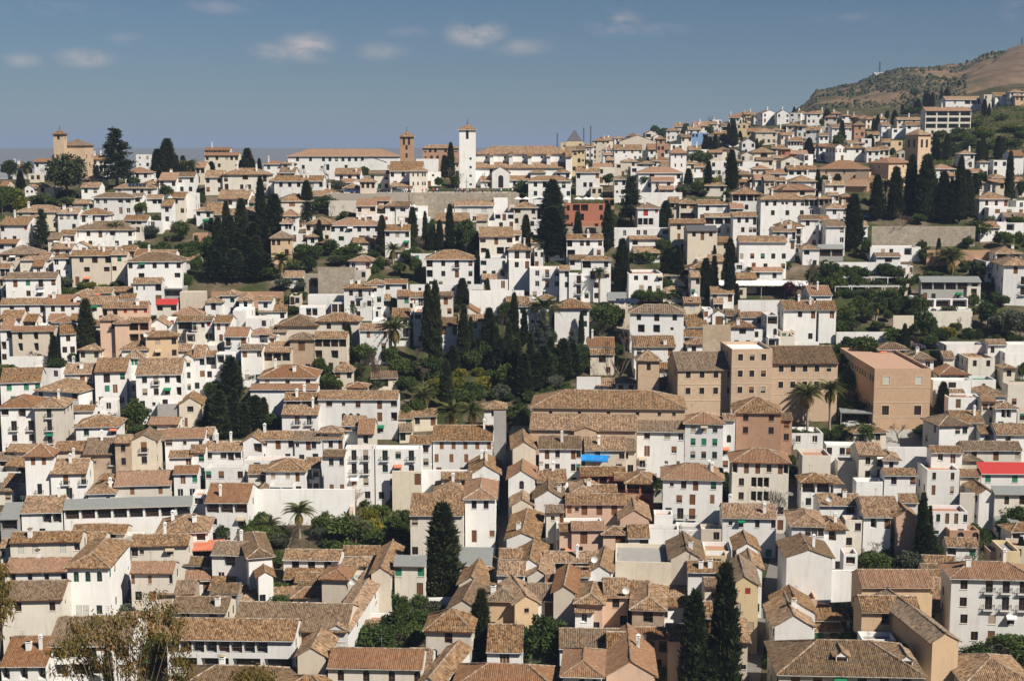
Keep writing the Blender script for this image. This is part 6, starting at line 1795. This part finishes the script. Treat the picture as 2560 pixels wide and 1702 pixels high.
# ---- parasols of the restaurant terrace
def parasol(loc, r=1.5, label=None):
    root = bpy.data.objects.new('parasol', None); col.objects.link(root); root.location = loc
    p = MB(); p.tube([(0, 0, 0), (0, 0, 2.6)], .04, 6); obj('pole', p.mesh('pole', ['whiteframe']), root)
    b = MB(); b.box(-.3, .3, -.3, .3, 0, .08); obj('base', b.mesh('base', ['grey']), root)
    c = MB(); n = 8
    for i in range(n):
        a, b_ = 2 * math.pi * i / n, 2 * math.pi * (i + 1) / n; A_ = (r * math.cos(a), r * math.sin(a), 2.05); B_ = (r * math.cos(b_), r * math.sin(b_), 2.05)
        c.poly([A_, B_, (0, 0, 2.75)]); c.quad((A_[0], A_[1], 1.88), (B_[0], B_[1], 1.88), B_, A_)
    obj('canopy', c.mesh('canopy', ['cloth_white']), root)
    tag(root, label or 'white octagonal parasol on the terracotta restaurant terrace', 'parasol', 'white parasols on the restaurant terrace')
rest = [q for q in LANDMARKS if q[0].startswith('the terracotta restaurant')][0][3]
for x in (1245, 1340, 1430, 1500, 1570, 1720, 1805, 1940, 2030, 2090, 2185):
    px = 1024 + x / TS['A']; Yp = rest['Y'] + 3.0; dx, _ = raydir(px, 500); parasol((dx * Yp, Yp, rest['zt'] - .7))
sl = MB(); xa = raydir(1024 + 1150 / TS['A'], 500)[0] * rest['Y']; xb = rest['X'] - rest['W'] / 2 - .1
sl.box(xa, xb, rest['Y'] + .3, rest['Y'] + 9, rest['zt'] - 3.5, rest['zt'] - .75); tl = obj('terrace', sl.mesh('terrace', ['cream'])); tag(tl, 'raised restaurant terrace of pale masonry beside the terracotta restaurant', 'terrace')
# ---- canopies, awnings, tarpaulins, pergolas
def canopy(p, W, D, h, rise, m, label, name='canopy', cat='canopy', posts=4, yaw=0):
    root = bpy.data.objects.new(name, None); col.objects.link(root); root.location = p; root.rotation_euler = (0, 0, R(yaw)); b = MB(); n = 10; k = 6
    for i in range(n):
        for j in range(k):
            def q(a, c_):
                x = -W / 2 + W * a / n; y = D * c_ / k; return (x, y, h + rise * math.sin(math.pi * min(1, .15 + .7 * c_ / k)) + .08 * math.sin(a * 2.1) * math.sin(c_ * 1.4))
            b.quad(q(i, j), q(i + 1, j), q(i + 1, j + 1), q(i, j + 1))
    for i in range(n * 2):
        xx0, xx1 = -W / 2 + W * i / (2 * n), -W / 2 + W * (i + 1) / (2 * n); zz = h + rise * math.sin(math.pi * .15); b.poly([(xx0, -.01, zz - .22), ((xx0 + xx1) / 2, -.01, zz - .3), (xx1, -.01, zz - .22), (xx1, -.01, zz + .02), (xx0, -.01, zz + .02)])
    obj('cover', b.mesh('cover', [m]), root)
    for i in range(posts):
        for y in (.1, D - .1):
            pm = MB(); x = -W / 2 + .2 + (W - .4) * i / max(1, posts - 1); pm.tube([(x, y, -1.5), (x, y, h + .2)], .05, 6); obj('post', pm.mesh('post', ['whiteframe']), root)
    tag(root, label, cat); return root
def at_ground(t, x, y, h=0):
    p = pt(t, x, y, h); return Vector((p.x, p.y, gz(p.x, p.y)))
p = at_ground(B3, 1625, 470); canopy(p, 27, 7, 3.0, 2.0, 'cloth_white', 'big white fabric canopy shading a dining terrace above a white wall', posts=5, yaw=-4)
LANDMARKS.append(('the big white canopy', p.x, p.y, None))
q_ = pt(D0, 2050, 125, 5.5); canopy((q_.x, q_.y, q_.z - 3), 14, 7, 3, .3, 'cloth_orange', 'flat salmon-orange awning stretched over a courtyard between tiled roofs', 'awning', 'awning', 3, 6)
LANDMARKS.append(('the salmon-orange awning', q_.x, q_.y, None))
rc_ = [q for q in LANDMARKS if q[0].startswith('the terracotta-red')][0][3]; q_ = pt(C2, 2040, 735, 0, rc_['Y'] + rc_['D'] + .6); t_ = canopy((q_.x, q_.y, q_.z - 2.6), 6.2, 3.0, 2.6, 1.8, 'tarp_blue', 'bright blue tarpaulin draped over a courtyard by old white walls', 'tarpaulin', 'tarpaulin', 2, -12)
LANDMARKS.append(('the bright blue tarpaulin', q_.x, q_.y, None))
q_ = pt(C4, 1850, 1340, 2.4); canopy((q_.x, q_.y, q_.z - 2.4), 5, 4, 2.4, .8, 'net_green', 'green garden netting canopy beside an overgrown white wall', 'awning', 'awning', 2, -10)
q_ = pt(A1, 60, 1170, 3); canopy((q_.x, q_.y, q_.z - 3), 5, 4, 3, .8, 'net_green', 'green awning among cypresses beside a cream cottage', 'awning', 'awning', 2)
def hanging(t, x0_, x1_, y0_, y1_, m, label, name, cat, h=3.0):
    a = pt(t, (x0_ + x1_) / 2, y1_, 0); Y = a.y; k = TS[t[2]]; W = (x1_ - x0_) / k * Y / F; Hh = (y1_ - y0_) / k * Y / F; b = MB(); n = 14
    P_ = [(-W / 2 + W * i / n, .25 * math.sin(i * 1.7), -.25 * abs(math.sin(i * math.pi / 4.0)) * Hh * .25) for i in range(n + 1)]
    for i in range(n):
        (xa_, ya_, s0), (xb_, yb_, s1) = P_[i], P_[i + 1]; b.quad((xa_, ya_, .1), (xb_, yb_, .1), (xb_, yb_, Hh + s1), (xa_, ya_, Hh + s0))
    o = obj(name, b.mesh(name, [m]), None, (a.x, a.y, gz(a.x, a.y))); tag(o, label, cat); return o
hanging(B3, 690, 975, 865, 990, 'net_green', 'dark green netting hung over a retaining wall beside a rough ochre wall', 'netting', 'netting')
hanging(C0 if False else (0, 994, 'B'), 1850, 1950, 180, 250, 'tarp_blue', 'small blue plastic sheet on a grey fence behind a white house', 'plastic_sheet', 'sheet')
def pergola(t, x0_, x1_, y, label, depth=3):
    a = pt(t, (x0_ + x1_) / 2, y, 2.5); k = TS[t[2]]; W = (x1_ - x0_) / k * a.y / F; z = a.z; root = bpy.data.objects.new('pergola', None); col.objects.link(root); g = gz(a.x, a.y); root.location = (a.x, a.y, g); h = z - g
    for j in range(2):
        b = MB(); b.box(-W / 2, W / 2, j * depth - .09, j * depth + .09, h - .2, h); obj('beam', b.mesh('beam', ['white']), root)
    n = max(3, int(W / 4))
    for i in range(n + 1):
        x = -W / 2 + .2 + (W - .4) * i / n
        for j in range(2):
            b = MB(); b.box(x - .09, x + .09, j * depth - .085, j * depth + .085, -1, h - .2); obj('post', b.mesh('post', ['white']), root)
    nr_ = int(W / 1.4)
    for i in range(nr_):
        x = -W / 2 + .4 + (W - .8) * i / max(1, nr_ - 1); b = MB(); b.box(x - .05, x + .05, -.3, depth + .3, h, h + .1); obj('rafter', b.mesh('rafter', ['white']), root)
    tag(root, label, 'pergola')
pergola(B4, 150, 920, 235, 'long white pergola on the upper garden terrace of hedges'); pergola(B4, 170, 920, 335, 'long white pergola on the lower garden terrace, above the dark hedge')
pergola(B4, 1100, 1650, 300, 'dark-shaded white pergola by the pool house with grey roof') if False else None
# swimming pool
a = pt(B4, 1420, 555); b = MB(); b.box(-9, 9, 0, 4, -.6, .25); o = obj('swimming_pool', None) if False else bpy.data.objects.new('swimming_pool', None)
col.objects.link(o); o.location = (a.x, a.y, gz(a.x, a.y) + .3); obj('basin', b.mesh('basin', ['paving']), o); b = MB(); b.quad((-8, .6, .26), (8, .6, .26), (8, 3.4, .26), (-8, 3.4, .26)); obj('water', b.mesh('water', ['water']), o); tag(o, 'narrow blue swimming pool on the garden terrace beside an olive tree', 'pool')
# ---- solar panels, satellite dishes, antennas, masts
def solar(t, x, y, h, n, label):
    a = pt(t, x, y, h); root = bpy.data.objects.new('solar_panel', None); col.objects.link(root); root.location = (a.x, a.y, a.z)
    for i in range(n):
        b = MB(); b.quad((i * 1.2, 0, 0), (i * 1.2 + 1.1, 0, 0), (i * 1.2 + 1.1, 1.5, 1.1), (i * 1.2, 1.5, 1.1)); obj('panel', b.mesh('panel', ['solar']), root)
        b = MB(); b.box(i * 1.2 + .5, i * 1.2 + .6, 1.2, 1.3, -1.2, .88); obj('strut', b.mesh('strut', ['metal_grey']), root)
    tag(root, label, 'solar panel')
solar(A0, 1470, 770, 8, 5, 'row of dark solar panels on a white house roof below the tall conifer'); solar(B3, 20, 520, 7, 5, 'row of dark solar panels on the flat roof with small arches')
DM = MB(); n = 14
for i in range(n):
    a_, b_ = 2 * math.pi * i / n, 2 * math.pi * (i + 1) / n
    for r0_, r1_ in ((0, .25), (.25, .5)):
        z = lambda r: r * r * .6
        DM.quad((r0_ * math.cos(a_), -.1 + z(r0_) * -1, r0_ * math.sin(a_)), (r1_ * math.cos(a_), -.1 - z(r1_), r1_ * math.sin(a_)), (r1_ * math.cos(b_), -.1 - z(r1_), r1_ * math.sin(b_)), (r0_ * math.cos(b_), -.1 - z(r0_), r0_ * math.sin(b_)))
DM.tube([(0, 0, -1.2), (0, 0, 0)], .03, 5); DM.tube([(0, -.1, -.4), (0, -.6, 0)], .015, 4)
DMm = DM.mesh('satellite_dish', ['dish'])
def surf_y(px, py):
    best = None
    for rec, (cx, cy) in FOOT:
        if abs(px - cx) < rec['W'] / rec['Y'] * F / 2 + 4 and cy - 60 < py < cy + rec['H'] / rec['Y'] * F:
            if best is None or rec['Y'] < best: best = rec['Y']
    return best or 300
for t, x, y, wh in ((D2, 2040, 215, 'on the gallery roof of a white courtyard house'), (D3, 122, 557, 'on a salmon house with green shutters'), (D1, 1640, 460, 'on the long tiled ridge by the garden court'), ((0, 640, 'B'), 1620, 868, 'at the corner of the ochre two-storey house'), ((2048, 994, 'B'), 115, 1115, 'on a white house with hipped roof by a lane'), (B3, 900, 420, 'on a white house between the cypresses')):
    px, py = t[0] + x / TS[t[2]], t[1] + y / TS[t[2]]; Yd = surf_y(px, py) - .3; dx, dz = raydir(px, py)
    o = obj('satellite_dish', DMm, None, (dx * Yd, Yd, dz * Yd), R(rp.uniform(-20, 20)), (1.3,) * 3); tag(o, 'round white satellite dish ' + wh, 'satellite dish')
def mast(t, x, y0_, y1_, Y, label, w_=.8, name='radio_mast'):
    k = TS[t[2]]; px = t[0] + x / k; dx, _ = raydir(px, t[1] + y1_ / k); X = dx * Y; z0_ = gz(X, Y); _, dz = raydir(px, t[1] + y0_ / k); h = dz * Y - z0_; b = MB(); n = 14
    for sx, sy in ((-1, -1), (1, -1), (0, 1)): b.tube([(sx * w_ / 2, sy * w_ / 2, -1), (sx * w_ * .3, sy * w_ * .3, h)], max(.05, w_ * .1), 4)
    for i in range(n):
        z = h * i / n; f_ = 1 - .4 * i / n; q = [(sx * w_ / 2 * f_, sy * w_ / 2 * f_, z + (h / n if j == 2 else 0)) for j, (sx, sy) in enumerate(((-1, -1), (1, -1), (0, 1)))]
        for j in range(3): b.tube([q[j], q[(j + 1) % 3]], w_ * .07, 3)
    o = obj(name, b.mesh(name, ['iron'])); o.location = (X, Y, z0_); tag(o, label, 'mast')
mast(HT, 692, 440, 630, 1480, 'tall thin radio mast beside a small white hut on the bare hill', 1.6); mast(HT, 2330, 160, 260, 1500, 'short dark mast on the highest crest of the bare hill', 1.8)
mast(HT, 250, 715, 780, 1450, 'very small mast low on the bare hill crest', 1.2)
for x, y0_, lb in ((2085, 70, 'taller floodlight mast beside the dark pyramid roof'), (2005, 90, 'slimmer floodlight mast beside the dark pyramid roof'), (1700, 150, 'lattice aerial among the conifers behind the church roof')): mast(A2, x, y0_, 260, 700, lb, .6, 'floodlight_mast')
hp = pt(HT, 665, 630, 0, 1478); b = MB(); b.box(-4, 4, -3, 3, -2, 5); b.box(-4.4, 4.4, -3.4, 3.4, 5, 5.6); b.box(-.8, .8, -3.1, -2.9, 0, 2.2); o = obj('hut', b.mesh('hut', ['white'])); o.location = (hp.x, hp.y, gz(hp.x, hp.y)); tag(o, 'small white hut at the foot of the hilltop radio mast', 'hut')
# dark pyramid roof on the skyline
a = pt(A2, 1900, 250, 0, 720); b = MB(); hw_ = 175 / 2 / TS['A'] * 720 / F; hh = 137 / TS['A'] * 720 / F
c4 = [(-hw_, -hw_, 0), (hw_, -hw_, 0), (hw_, hw_, 0), (-hw_, hw_, 0)]
for i in range(4): b.poly([c4[i], c4[(i + 1) % 4], (0, 0, hh)])
ro = bpy.data.objects.new('pyramid_building', None); col.objects.link(ro); ro.location = (a.x, a.y, a.z); obj('roof', b.mesh('roof', ['slate']), ro)
b = MB(); b.box(-hw_ - .4, hw_ + .4, -hw_ - .4, hw_ + .4, -14, -.01); obj('wall', b.mesh('wall', ['yellow']), ro); tag(ro, 'yellow hall with a steep dark pyramid roof on the skyline', 'building'); LANDMARKS.append(('the dark pyramid roof', a.x, a.y, None))
# spires: weather-vane rods on towers
# ---- lanes between the houses
def lane(pts, w_, label=None):
    P = [pt((0, 0, 'P'), x, y) for x, y in pts]; b = MB()
    for i in range(len(P) - 1):
        n = 12
        for j in range(n):
            q0 = P[i].lerp(P[i + 1], j / n); q1 = P[i].lerp(P[i + 1], (j + 1) / n); d = (q1 - q0); s_ = Vector((d.y, -d.x, 0)).normalized() * w_ / 2
            c_ = [q0 - s_, q0 + s_, q1 + s_, q1 - s_]; b.quad(*[(v.x, v.y, gz(v.x, v.y) + .12) for v in c_])
    return b
TS['P'] = 1.0
mat('cobble', (.20, .185, .17), .9, (1.5, .5, (.13, .12, .11)))
bb = lane([(1222, 1720), (1238, 1560), (1252, 1420), (1262, 1300), (1275, 1190), (1290, 1120), (1300, 1065)], 4.0); tag(obj('street', bb.mesh('street', ['cobble'])), kind='structure')
bb = lane([(x, y) for y, x in reversed(list(zip(*LN2)))], 3.4); tag(obj('street', bb.mesh('street', ['cobble'])), kind='structure')
bb = lane([(2125, 1085), (2230, 1090), (2345, 1100)], 13.0); tag(obj('courtyard_pavement', bb.mesh('courtyard_pavement', ['grey'])), kind='structure')
q_ = pt(C4, 420, 175, 4.0); canopy((q_.x, q_.y, q_.z - 4), 8, 6, 4, .5, 'metal_grey', 'grey lean-to shelter at the foot of the flat-roofed brick block', 'canopy', 'canopy', 2, -8)
# sloping wall beside the overgrown plot
def slope_wall(pts, h, m, label):
    P = [pt((0, 0, 'P'), x, y) for x, y in pts]; b = MB(); rs = random.Random(2); Q = []
    for i in range(len(P) - 1):
        for j in range(8): Q.append(P[i].lerp(P[i + 1], j / 8))
    Q.append(P[-1]); o0 = Q[0].copy()
    T = []
    for i, v in enumerate(Q): d = (Q[min(i + 1, len(Q) - 1)] - Q[max(i - 1, 0)]); s_ = Vector((d.y, -d.x, 0)).normalized() * .35; g = gz(v.x, v.y); T.append((v - s_, v + s_, g - 1, g + h + rs.uniform(-.35, .35)))
    for i in range(len(T) - 1):
        (a0, a1, z0_, t0), (b0, b1, z1_, t1) = T[i], T[i + 1]
        f = lambda v, z: (v.x - o0.x, v.y - o0.y, z - o0.z)
        b.quad(f(a0, z0_), f(b0, z1_), f(b0, t1), f(a0, t0)); b.quad(f(b1, z1_), f(a1, z0_), f(a1, t0), f(b1, t1)); b.quad(f(a0, t0), f(b0, t1), f(b1, t1), f(a1, t0))
    o = obj('garden_wall', b.mesh('garden_wall', [m])); o.location = o0; tag(o, label, 'wall')
slope_wall([(868, 1370), (880, 1310), (888, 1260), (894, 1240)], 4, 'rough', 'crumbling ochre wall climbing beside the overgrown green plot')
slope_wall([(2275, 700), (2262, 760), (2290, 800), (2320, 820)], 2, 'stone', 'stepped stone garden wall winding down between dark hedges')
slope_wall([(735, 735), (725, 700), (745, 660), (750, 640)], 3, 'white', 'white wall climbing steeply beside a tall palm') if False else None
# ---- scrub on the far hill and rough grass on slopes (too many to count)
def scrub():
    r = np.random.RandomState(4); V = []; Fc = []
    def blob(x, y, s, m):
        z = gz(x, y); k0 = len(V)
        for j in range(5): a_ = 2 * math.pi * j / 5 + r.rand(); V.append((x + s * math.cos(a_) * r.uniform(.7, 1.2), y + s * math.sin(a_), z - .3))
        for j in range(5): a_ = 2 * math.pi * j / 5 + r.rand(); V.append((x + s * .7 * math.cos(a_), y + s * .7 * math.sin(a_), z + s * r.uniform(.5, .9)))
        V.append((x, y, z + s * r.uniform(.9, 1.2)))
        for j in range(5): Fc.append((k0 + j, k0 + (j + 1) % 5, k0 + 5 + (j + 1) % 5, k0 + 5 + j)); Fc.append((k0 + 5 + j, k0 + 5 + (j + 1) % 5, k0 + 10))
    n = 0
    while n < 5000:
        y = r.uniform(1040, 1560); u = r.uniform(.18, .46)
        if math.sin(u * 60 + y * .013) + math.sin(y * .041 + u * 23) + r.normal(0, .9) < .2: continue
        if u > .318 and 1075 < y < 1390: continue
        blob(u * y, y, r.uniform(.5, 1.8) * r.choice([1, 1, 1, 1.7]), 0); n += 1
    me = bpy.data.meshes.new('scrub'); me.from_pydata(V, [], Fc); me.materials.append(MATS['leaf_scrub']); o = obj('scrub', me); tag(o, 'low grey-green scrub dotting the bare hill', 'scrub', kind='stuff')
    n = 900 * 26; u = r.uniform(.27, .42, n); y = r.uniform(540, 830, n); x = u * y; z = ground(x, y)
    P = np.stack([x, y, z - .05], -1); D_ = unit(r.normal(0, .5, (n, 3)) + [0, 0, 1])
    me = leaves_mesh('grass', P, D_, r.uniform(.25, .6, n), r.uniform(.5, 1.3, n), 'leaf_bright'); o = obj('grass', me); tag(o, 'rough green grass and weeds on the slope below the apartments', 'grass', kind='stuff')
    pl = pt(C1, 1900, 1400); n = 9000; x = r.uniform(-9, 9, n) + pl.x; y = r.uniform(-18, 24, n) + pl.y; z = ground(x, y); P = np.stack([x, y, z - .05], -1)
    me = leaves_mesh('grass', P, unit(r.normal(0, .5, (n, 3)) + [0, 0, 1]), r.uniform(.15, .35, n), r.uniform(.4, 1.1, n), 'leaf_bright'); o = obj('grass', me); tag(o, 'tall weeds filling the overgrown green plot beside the ochre wall', 'grass', kind='stuff'); LANDMARKS.append(('the overgrown green plot', pl.x, pl.y, None))
scrub()
# ---- eucalyptus rising from the slope below the viewpoint
def eucalyptus(px, py_top, Y, wid, clusters, label, seed):
    r = np.random.RandomState(seed); dx, dz = raydir(px, py_top); X = dx * Y; g = gz(X, Y); top = dz * Y; H_ = top - g
    root = bpy.data.objects.new('eucalyptus_tree', None); col.objects.link(root); root.location = (X, Y, g)
    tm = MB(); rs = random.Random(seed); tm.tube([(0, 0, -1), (.3, .2, H_ * .35), (-.2, 0, H_ * .6), (.1, .1, H_ * .8)], [.55, .42, .33, .2], 8); obj('trunk', tm.mesh('trunk', ['barkpale'], True), root)
    C = []; lm = MB()
    for ax, ay, rr in clusters:
        ddx, ddz = raydir(ax, ay); yy = Y + r.uniform(-2.0, 2.0); c = Vector((ddx * yy - X, yy - Y, ddz * yy - g)); C.append((c, rr))
        m_ = Vector((c.x * .45, c.y * .5, H_ * .72 + (c.z - H_ * .72) * .45)); lm.tube([(0, 0, H_ * .62), tuple(m_ * .6 + Vector((0, 0, H_ * .62 * .4))), tuple(m_), tuple(c)], [.10, .06, .03, .012], 5)
    obj('limbs', lm.mesh('limbs', ['bark'], True), root)
    Ps = []; Ds = []; Ls = []
    for c, rr in C:
        for _ in range(7):
            sc = np.array(c) + r.normal(0, rr * .42, 3); n = 26; a = sc + r.normal(0, .2, (n, 3)) * [1, 1, .7]
            Ps.append(a); Ds.append(unit(r.normal(0, .5, (n, 3)) + [.12, 0, -.9])); Ls.append(r.uniform(.14, .30, n))
    P = np.concatenate(Ps); D_ = np.concatenate(Ds); L_ = np.concatenate(Ls)
    obj('crown', leaves_mesh('crown', P, D_, L_ * .26, L_, 'leaf_euca'), root); tag(root, label, 'tree')
ek = [(D0[0] + x / TS['B'], D0[1] + y / TS['B'], r_) for x, y, r_ in ((1640, 720, .62), (1720, 800, .5), (1250, 870, .5), (1050, 880, .5), (850, 960, .5), (900, 1060, .6), (1150, 980, .6), (1400, 920, .6), (1600, 950, .6), (1850, 800, .4), (1900, 980, .5), (1950, 1120, .55), (1450, 1100, .6), (1200, 1120, .4), (700, 1200, .55), (620, 1220, .4), (850, 1170, .4), (950, 1250, .5), (1350, 1260, .6), (1560, 1180, .5), (1700, 1080, .5), (2000, 1230, .5), (1950, 1430, .6), (2080, 1400, .5), (800, 1370, .6), (960, 1400, .5), (1330, 1430, .6), (1500, 1500, .6), (2000, 1540, .6), (1420, 1330, .5), (1100, 1330, .4))]
eucalyptus(300, 1500, 60, 8, ek, 'wispy brown-green eucalyptus crown rising in front of the tiled roofs', 3)
ek2 = [(x / TS['B'], D0[1] + y / TS['B'], r_) for x, y, r_ in ((20, 560, .35), (30, 740, .5), (50, 800, .35), (-60, 650, .6), (-40, 480, .4), (10, 340, .25), (-90, 900, .7))]
eucalyptus(-60, 1450, 58, 4, ek2, 'second eucalyptus with sprigs by the white gallery house, mostly out of view', 5)
ek3 = [(D1[0] + x / TS['B'], D1[1] + y / TS['B'], r_) for x, y, r_ in ((430, 1480, .4), (560, 1450, .4), (650, 1490, .45), (720, 1540, .4), (500, 1560, .5), (620, 1570, .5), (380, 1570, .4), (600, 1640, .6))]
eucalyptus(640, 1675, 56, 4, ek3, 'rusty-brown eucalyptus top poking up over the lowest tiled roof', 7)

# ---- the air: one closed box of thin even haze round the camera and everything built
def haze():
    b = MB(); b.box(-31000, 31000, -400, 24000, -140, 175); m = bpy.data.materials.new('haze'); m.use_nodes = True; t = m.node_tree
    t.nodes.remove(t.nodes['Principled BSDF']); v = t.nodes.new('ShaderNodeVolumePrincipled'); v.inputs['Color'].default_value = (.46, .60, .86, 1); v.inputs['Density'].default_value = 0.00011; v.inputs['Anisotropy'].default_value = .0
    t.links.new(v.outputs[0], t.nodes['Material Output'].inputs['Volume']); MATS['haze'] = m
    tag(obj('haze', b.mesh('haze', ['haze'])), 'thin pale haze filling the air over the town', 'haze', kind='stuff')
haze()
# ------------------------------------------------------------ labels
def finish_labels():
    lmk = [(n, x, y, rec) for n, x, y, rec in LANDMARKS]
    roots = {id(r[3]): r for r in lmk if r[3]}
    SHORT = {'restaurant with the parasol': 'the terracotta restaurant', 'plain square tower': 'the plain-towered brick church', 'square bell tower': 'the white bell-tower church', 'twin-arched': 'the ochre church', 'long double roof': 'the double-roofed convent church', 'white hall with orange': 'the orange-roofed white hall',
             'tall white chimney': 'the tall-chimneyed white house', 'corner house by the brick': 'the white corner house', 'grey-white house with hipped': 'the tall grey-white house', 'pink-tinged': 'the pink-tinged terrace house', 'stepped apartments': 'the stepped white apartments', 'small brick tower on': 'the small far brick tower', 'salmon house with deep': 'the salmon loggia house',
             'six deep bays': 'the deep-bayed cream house', 'white house with shutters': 'the shuttered four-storey house', 'salmon-coloured': 'the salmon-roofed broad house', 'recessed middle': 'the recessed white villa', 'iron balconies': 'the iron-balconied white block', 'flat grey roof': 'the grey-roofed long hall', 'terrace with a balustrade': 'the balustraded white terrace', 'red-striped': 'the white balconied flats',
             'three tiny arches': 'the house with tiny arches', 'corner house on the narrow': 'the white lane-corner house', 'great brown door': 'the great brown door', 'three-window': 'the grey-white three-window house', 'square brick house': 'the pyramid-roofed brick house', 'slanting long': 'the long-balconied white house', 'five-storey': 'the five-storey white house', 'above the red metal': 'the house above the red roof',
             'low shed': 'the red metal roof', 'arcaded gallery': 'the arcaded corner pavilion', 'white piers': 'the galleried house', 'gablet': 'the pyramid-roofed gablet house', 'ridge studs': 'the studded hipped roof', 'blank gable': 'the blank yellowish gable', 'tall blank white': 'the blank white gable', 'red-trimmed': 'the red-trimmed white house', 'two dormers': 'the dormered tile roof', 'red blinds': 'the red-blinded house', 'tan belfry': 'the tan belfry'}
    lmk = [(next((v for k_, v in SHORT.items() if k_ in n), n), x, y, rec) for n, x, y, rec in lmk]
    full = {id(r[3]): r[0] for r in LANDMARKS if r[3]}
    def rel(x, y, skip=None, k=0):
        q = sorted(((math.hypot(x - a, (y - b)), n, a, b) for n, a, b, rec in lmk if rec is not skip or rec is None))
        d, n, a, b = q[min(k, len(q) - 1)]
        if d < 13: w_ = 'beside'
        elif y - b > abs(x - a) * .8: w_ = 'uphill of'
        elif b - y > abs(x - a) * .8: w_ = 'downhill of'
        else: w_ = 'level with'
        return w_, n.replace('the ', 'the ', 1), d
    nums = {1: 'one', 2: 'two', 3: 'three', 4: 'four', 5: 'five', 6: 'six', 7: 'seven'}
    rn = {'h': 'hipped', 'g': 'ridged', 'e': 'gable-fronted', 'p': 'pyramid', 's': 'lean-to', 'f': 'flat'}
    used = {}; objs = []
    for r in HOUSES:
        o = r['root']; n = max(1, min(7, int(r['H'] / 3 + .2))); nw = sum(ch not in '.-_ ' for row in r['rows'] for ch in row); flat = ''.join(r['rows'])
        sz = 'tiny' if r['W'] < 5 else 'small' if r['W'] < 7.5 else 'broad' if r['W'] > 16 else ''
        feat = 'loggias' if flat.count('L') > 1 else 'a loggia' if 'L' in flat else 'balconies' if flat.count('b') > 1 else 'green shutters' if flat.count('g') > 1 else 'arched windows' if 'a' in flat else 'a brown door' if 'd' in flat or 'D' in flat else 'a wide window' if 'W' in flat or 'G' in flat else ('one window' if nw == 1 else f'{nums.get(nw, "many")} windows') if nw else 'blank front'
        tint = {'o': 'orange ', 'g': 'grey ', 'r': 'red ', 's': 'slate ', 'k': 'grey-brown '}.get(r['rc'], '')
        nm = r['kv'].get('name'); w_ = WNAME[r['wc']]
        objs.append((o, r, n, sz, feat, tint, nm, w_))
    CN = {}
    special = {'church': 'church', 'bell_tower': 'tower', 'school': 'school', 'brick_building': 'building', 'plaza_wall': 'wall', 'fence': 'fence'}
    def short(t): return ' '.join(t.split()[:16])
    for o, r, n, sz, feat, tint, nm, w_ in objs:
        cat = special.get(nm, 'wall' if r['roof'] == 'n' else 'house')
        if cat == 'house':
            if feat == 'blank front' and n < 4: cat = 'outbuilding'
            elif r['H'] < 5.6: cat = 'cottage'
            elif n >= 4: cat = 'townhouse'
            o.name = cat; CN[cat] = CN.get(cat, 0) + 1
        own = [l for l in lmk if l[3] is r]
        if r['roof'] == 'n' and nm is None: o.name = 'retaining_wall'
        cands = []
        if own: cands.append(full[id(r)].replace('the ', '', 1))
        for k in range(4):
            a, b, d = rel(r['X'], r['Y'], r, k); b2 = ' '.join(b.split()[:8])
            if cat == 'wall': cands.append(f'{w_} {"retaining " if n > 1 else "garden "}wall {a} {b2}')
            elif cat == 'fence': cands.append(f'low green fence {a} {b2}')
            else:
                cands.append(f'{sz} {n}-storey {w_} {cat}, {rn.get(r["roof"], "")} roof, {feat}, {a} {b2}')
                cands.append(f'{sz} {w_} {cat} with {tint}{rn.get(r["roof"], "")} roof, {feat}, {a} {b2}')
        if own and len(cands[0].split()) < 4: cands[0] = cands[0] + ' on the slope'
        pick = None
        for c in cands:
            c = short(' '.join(c.split()))
            if c not in used: pick = c; break
        c = pick or short(' '.join(cands[-2].split())); used.setdefault(c, []).append(o); tag(o, c, cat, {'house': 'white town houses on the hillside', 'cottage': 'low cottages on the hillside', 'townhouse': 'tall townhouses on the hillside', 'outbuilding': 'plain outbuildings and wings'}.get(cat))
    hs = [(r['X'], r['Y'] + r['D'] / 2, f'{WNAME[r["wc"]]} {rn.get(r["roof"], "")}-roofed house' if r['roof'] not in 'e' else f'{WNAME[r["wc"]]} gable-fronted house') for r in HOUSES if r['roof'] != 'n']
    for o, k, x, y, h, wd in TREES:
        cat = KINDN[k][1]; sz = 'towering' if h > 17 else 'tall' if h > 11 else 'medium' if h > 6 else 'small'
        if k in 'cC': sz += ' slim' if wd / h < .17 else ''
        if k in 'ybgl': sz = 'broad' if wd > 6 else 'low' if h < 2 else ''
        cands = []; nh = sorted((math.hypot(x - a, y - b), t) for a, b, t in hs)[0][1]
        for kk in range(4):
            a, b, d = rel(x, y, None, kk); b2 = ' '.join(b.split()[:8])
            cands.append(f'{sz} {KINDA[k]} {a} {b2}'); cands.append(f'{sz} {KINDA[k]} by {"an" if nh[0] in "aeiou" else "a"} {nh}, {a} {b2}')
        pick = None
        for c in cands:
            c = short(' '.join(c.split()))
            if c not in used: pick = c; break
        c = pick or short(' '.join(cands[1].split())); used.setdefault(c, []).append(o); tag(o, c, cat, {'c': 'cypresses on the hillside', 'C': 'cypresses on the hillside', 'p': 'palms on the hillside'}.get(k, 'garden trees and shrubs'))
    dup = {c: v for c, v in used.items() if len(v) > 1}
    for i, (c, v) in enumerate(dup.items()):
        for o in v: o['group'] = c
    print(CN, 'LABELS', len(used), 'shared', len(dup), 'houses', len(HOUSES), 'trees', len(TREES), 'objects', len(bpy.data.objects))
finish_labels()
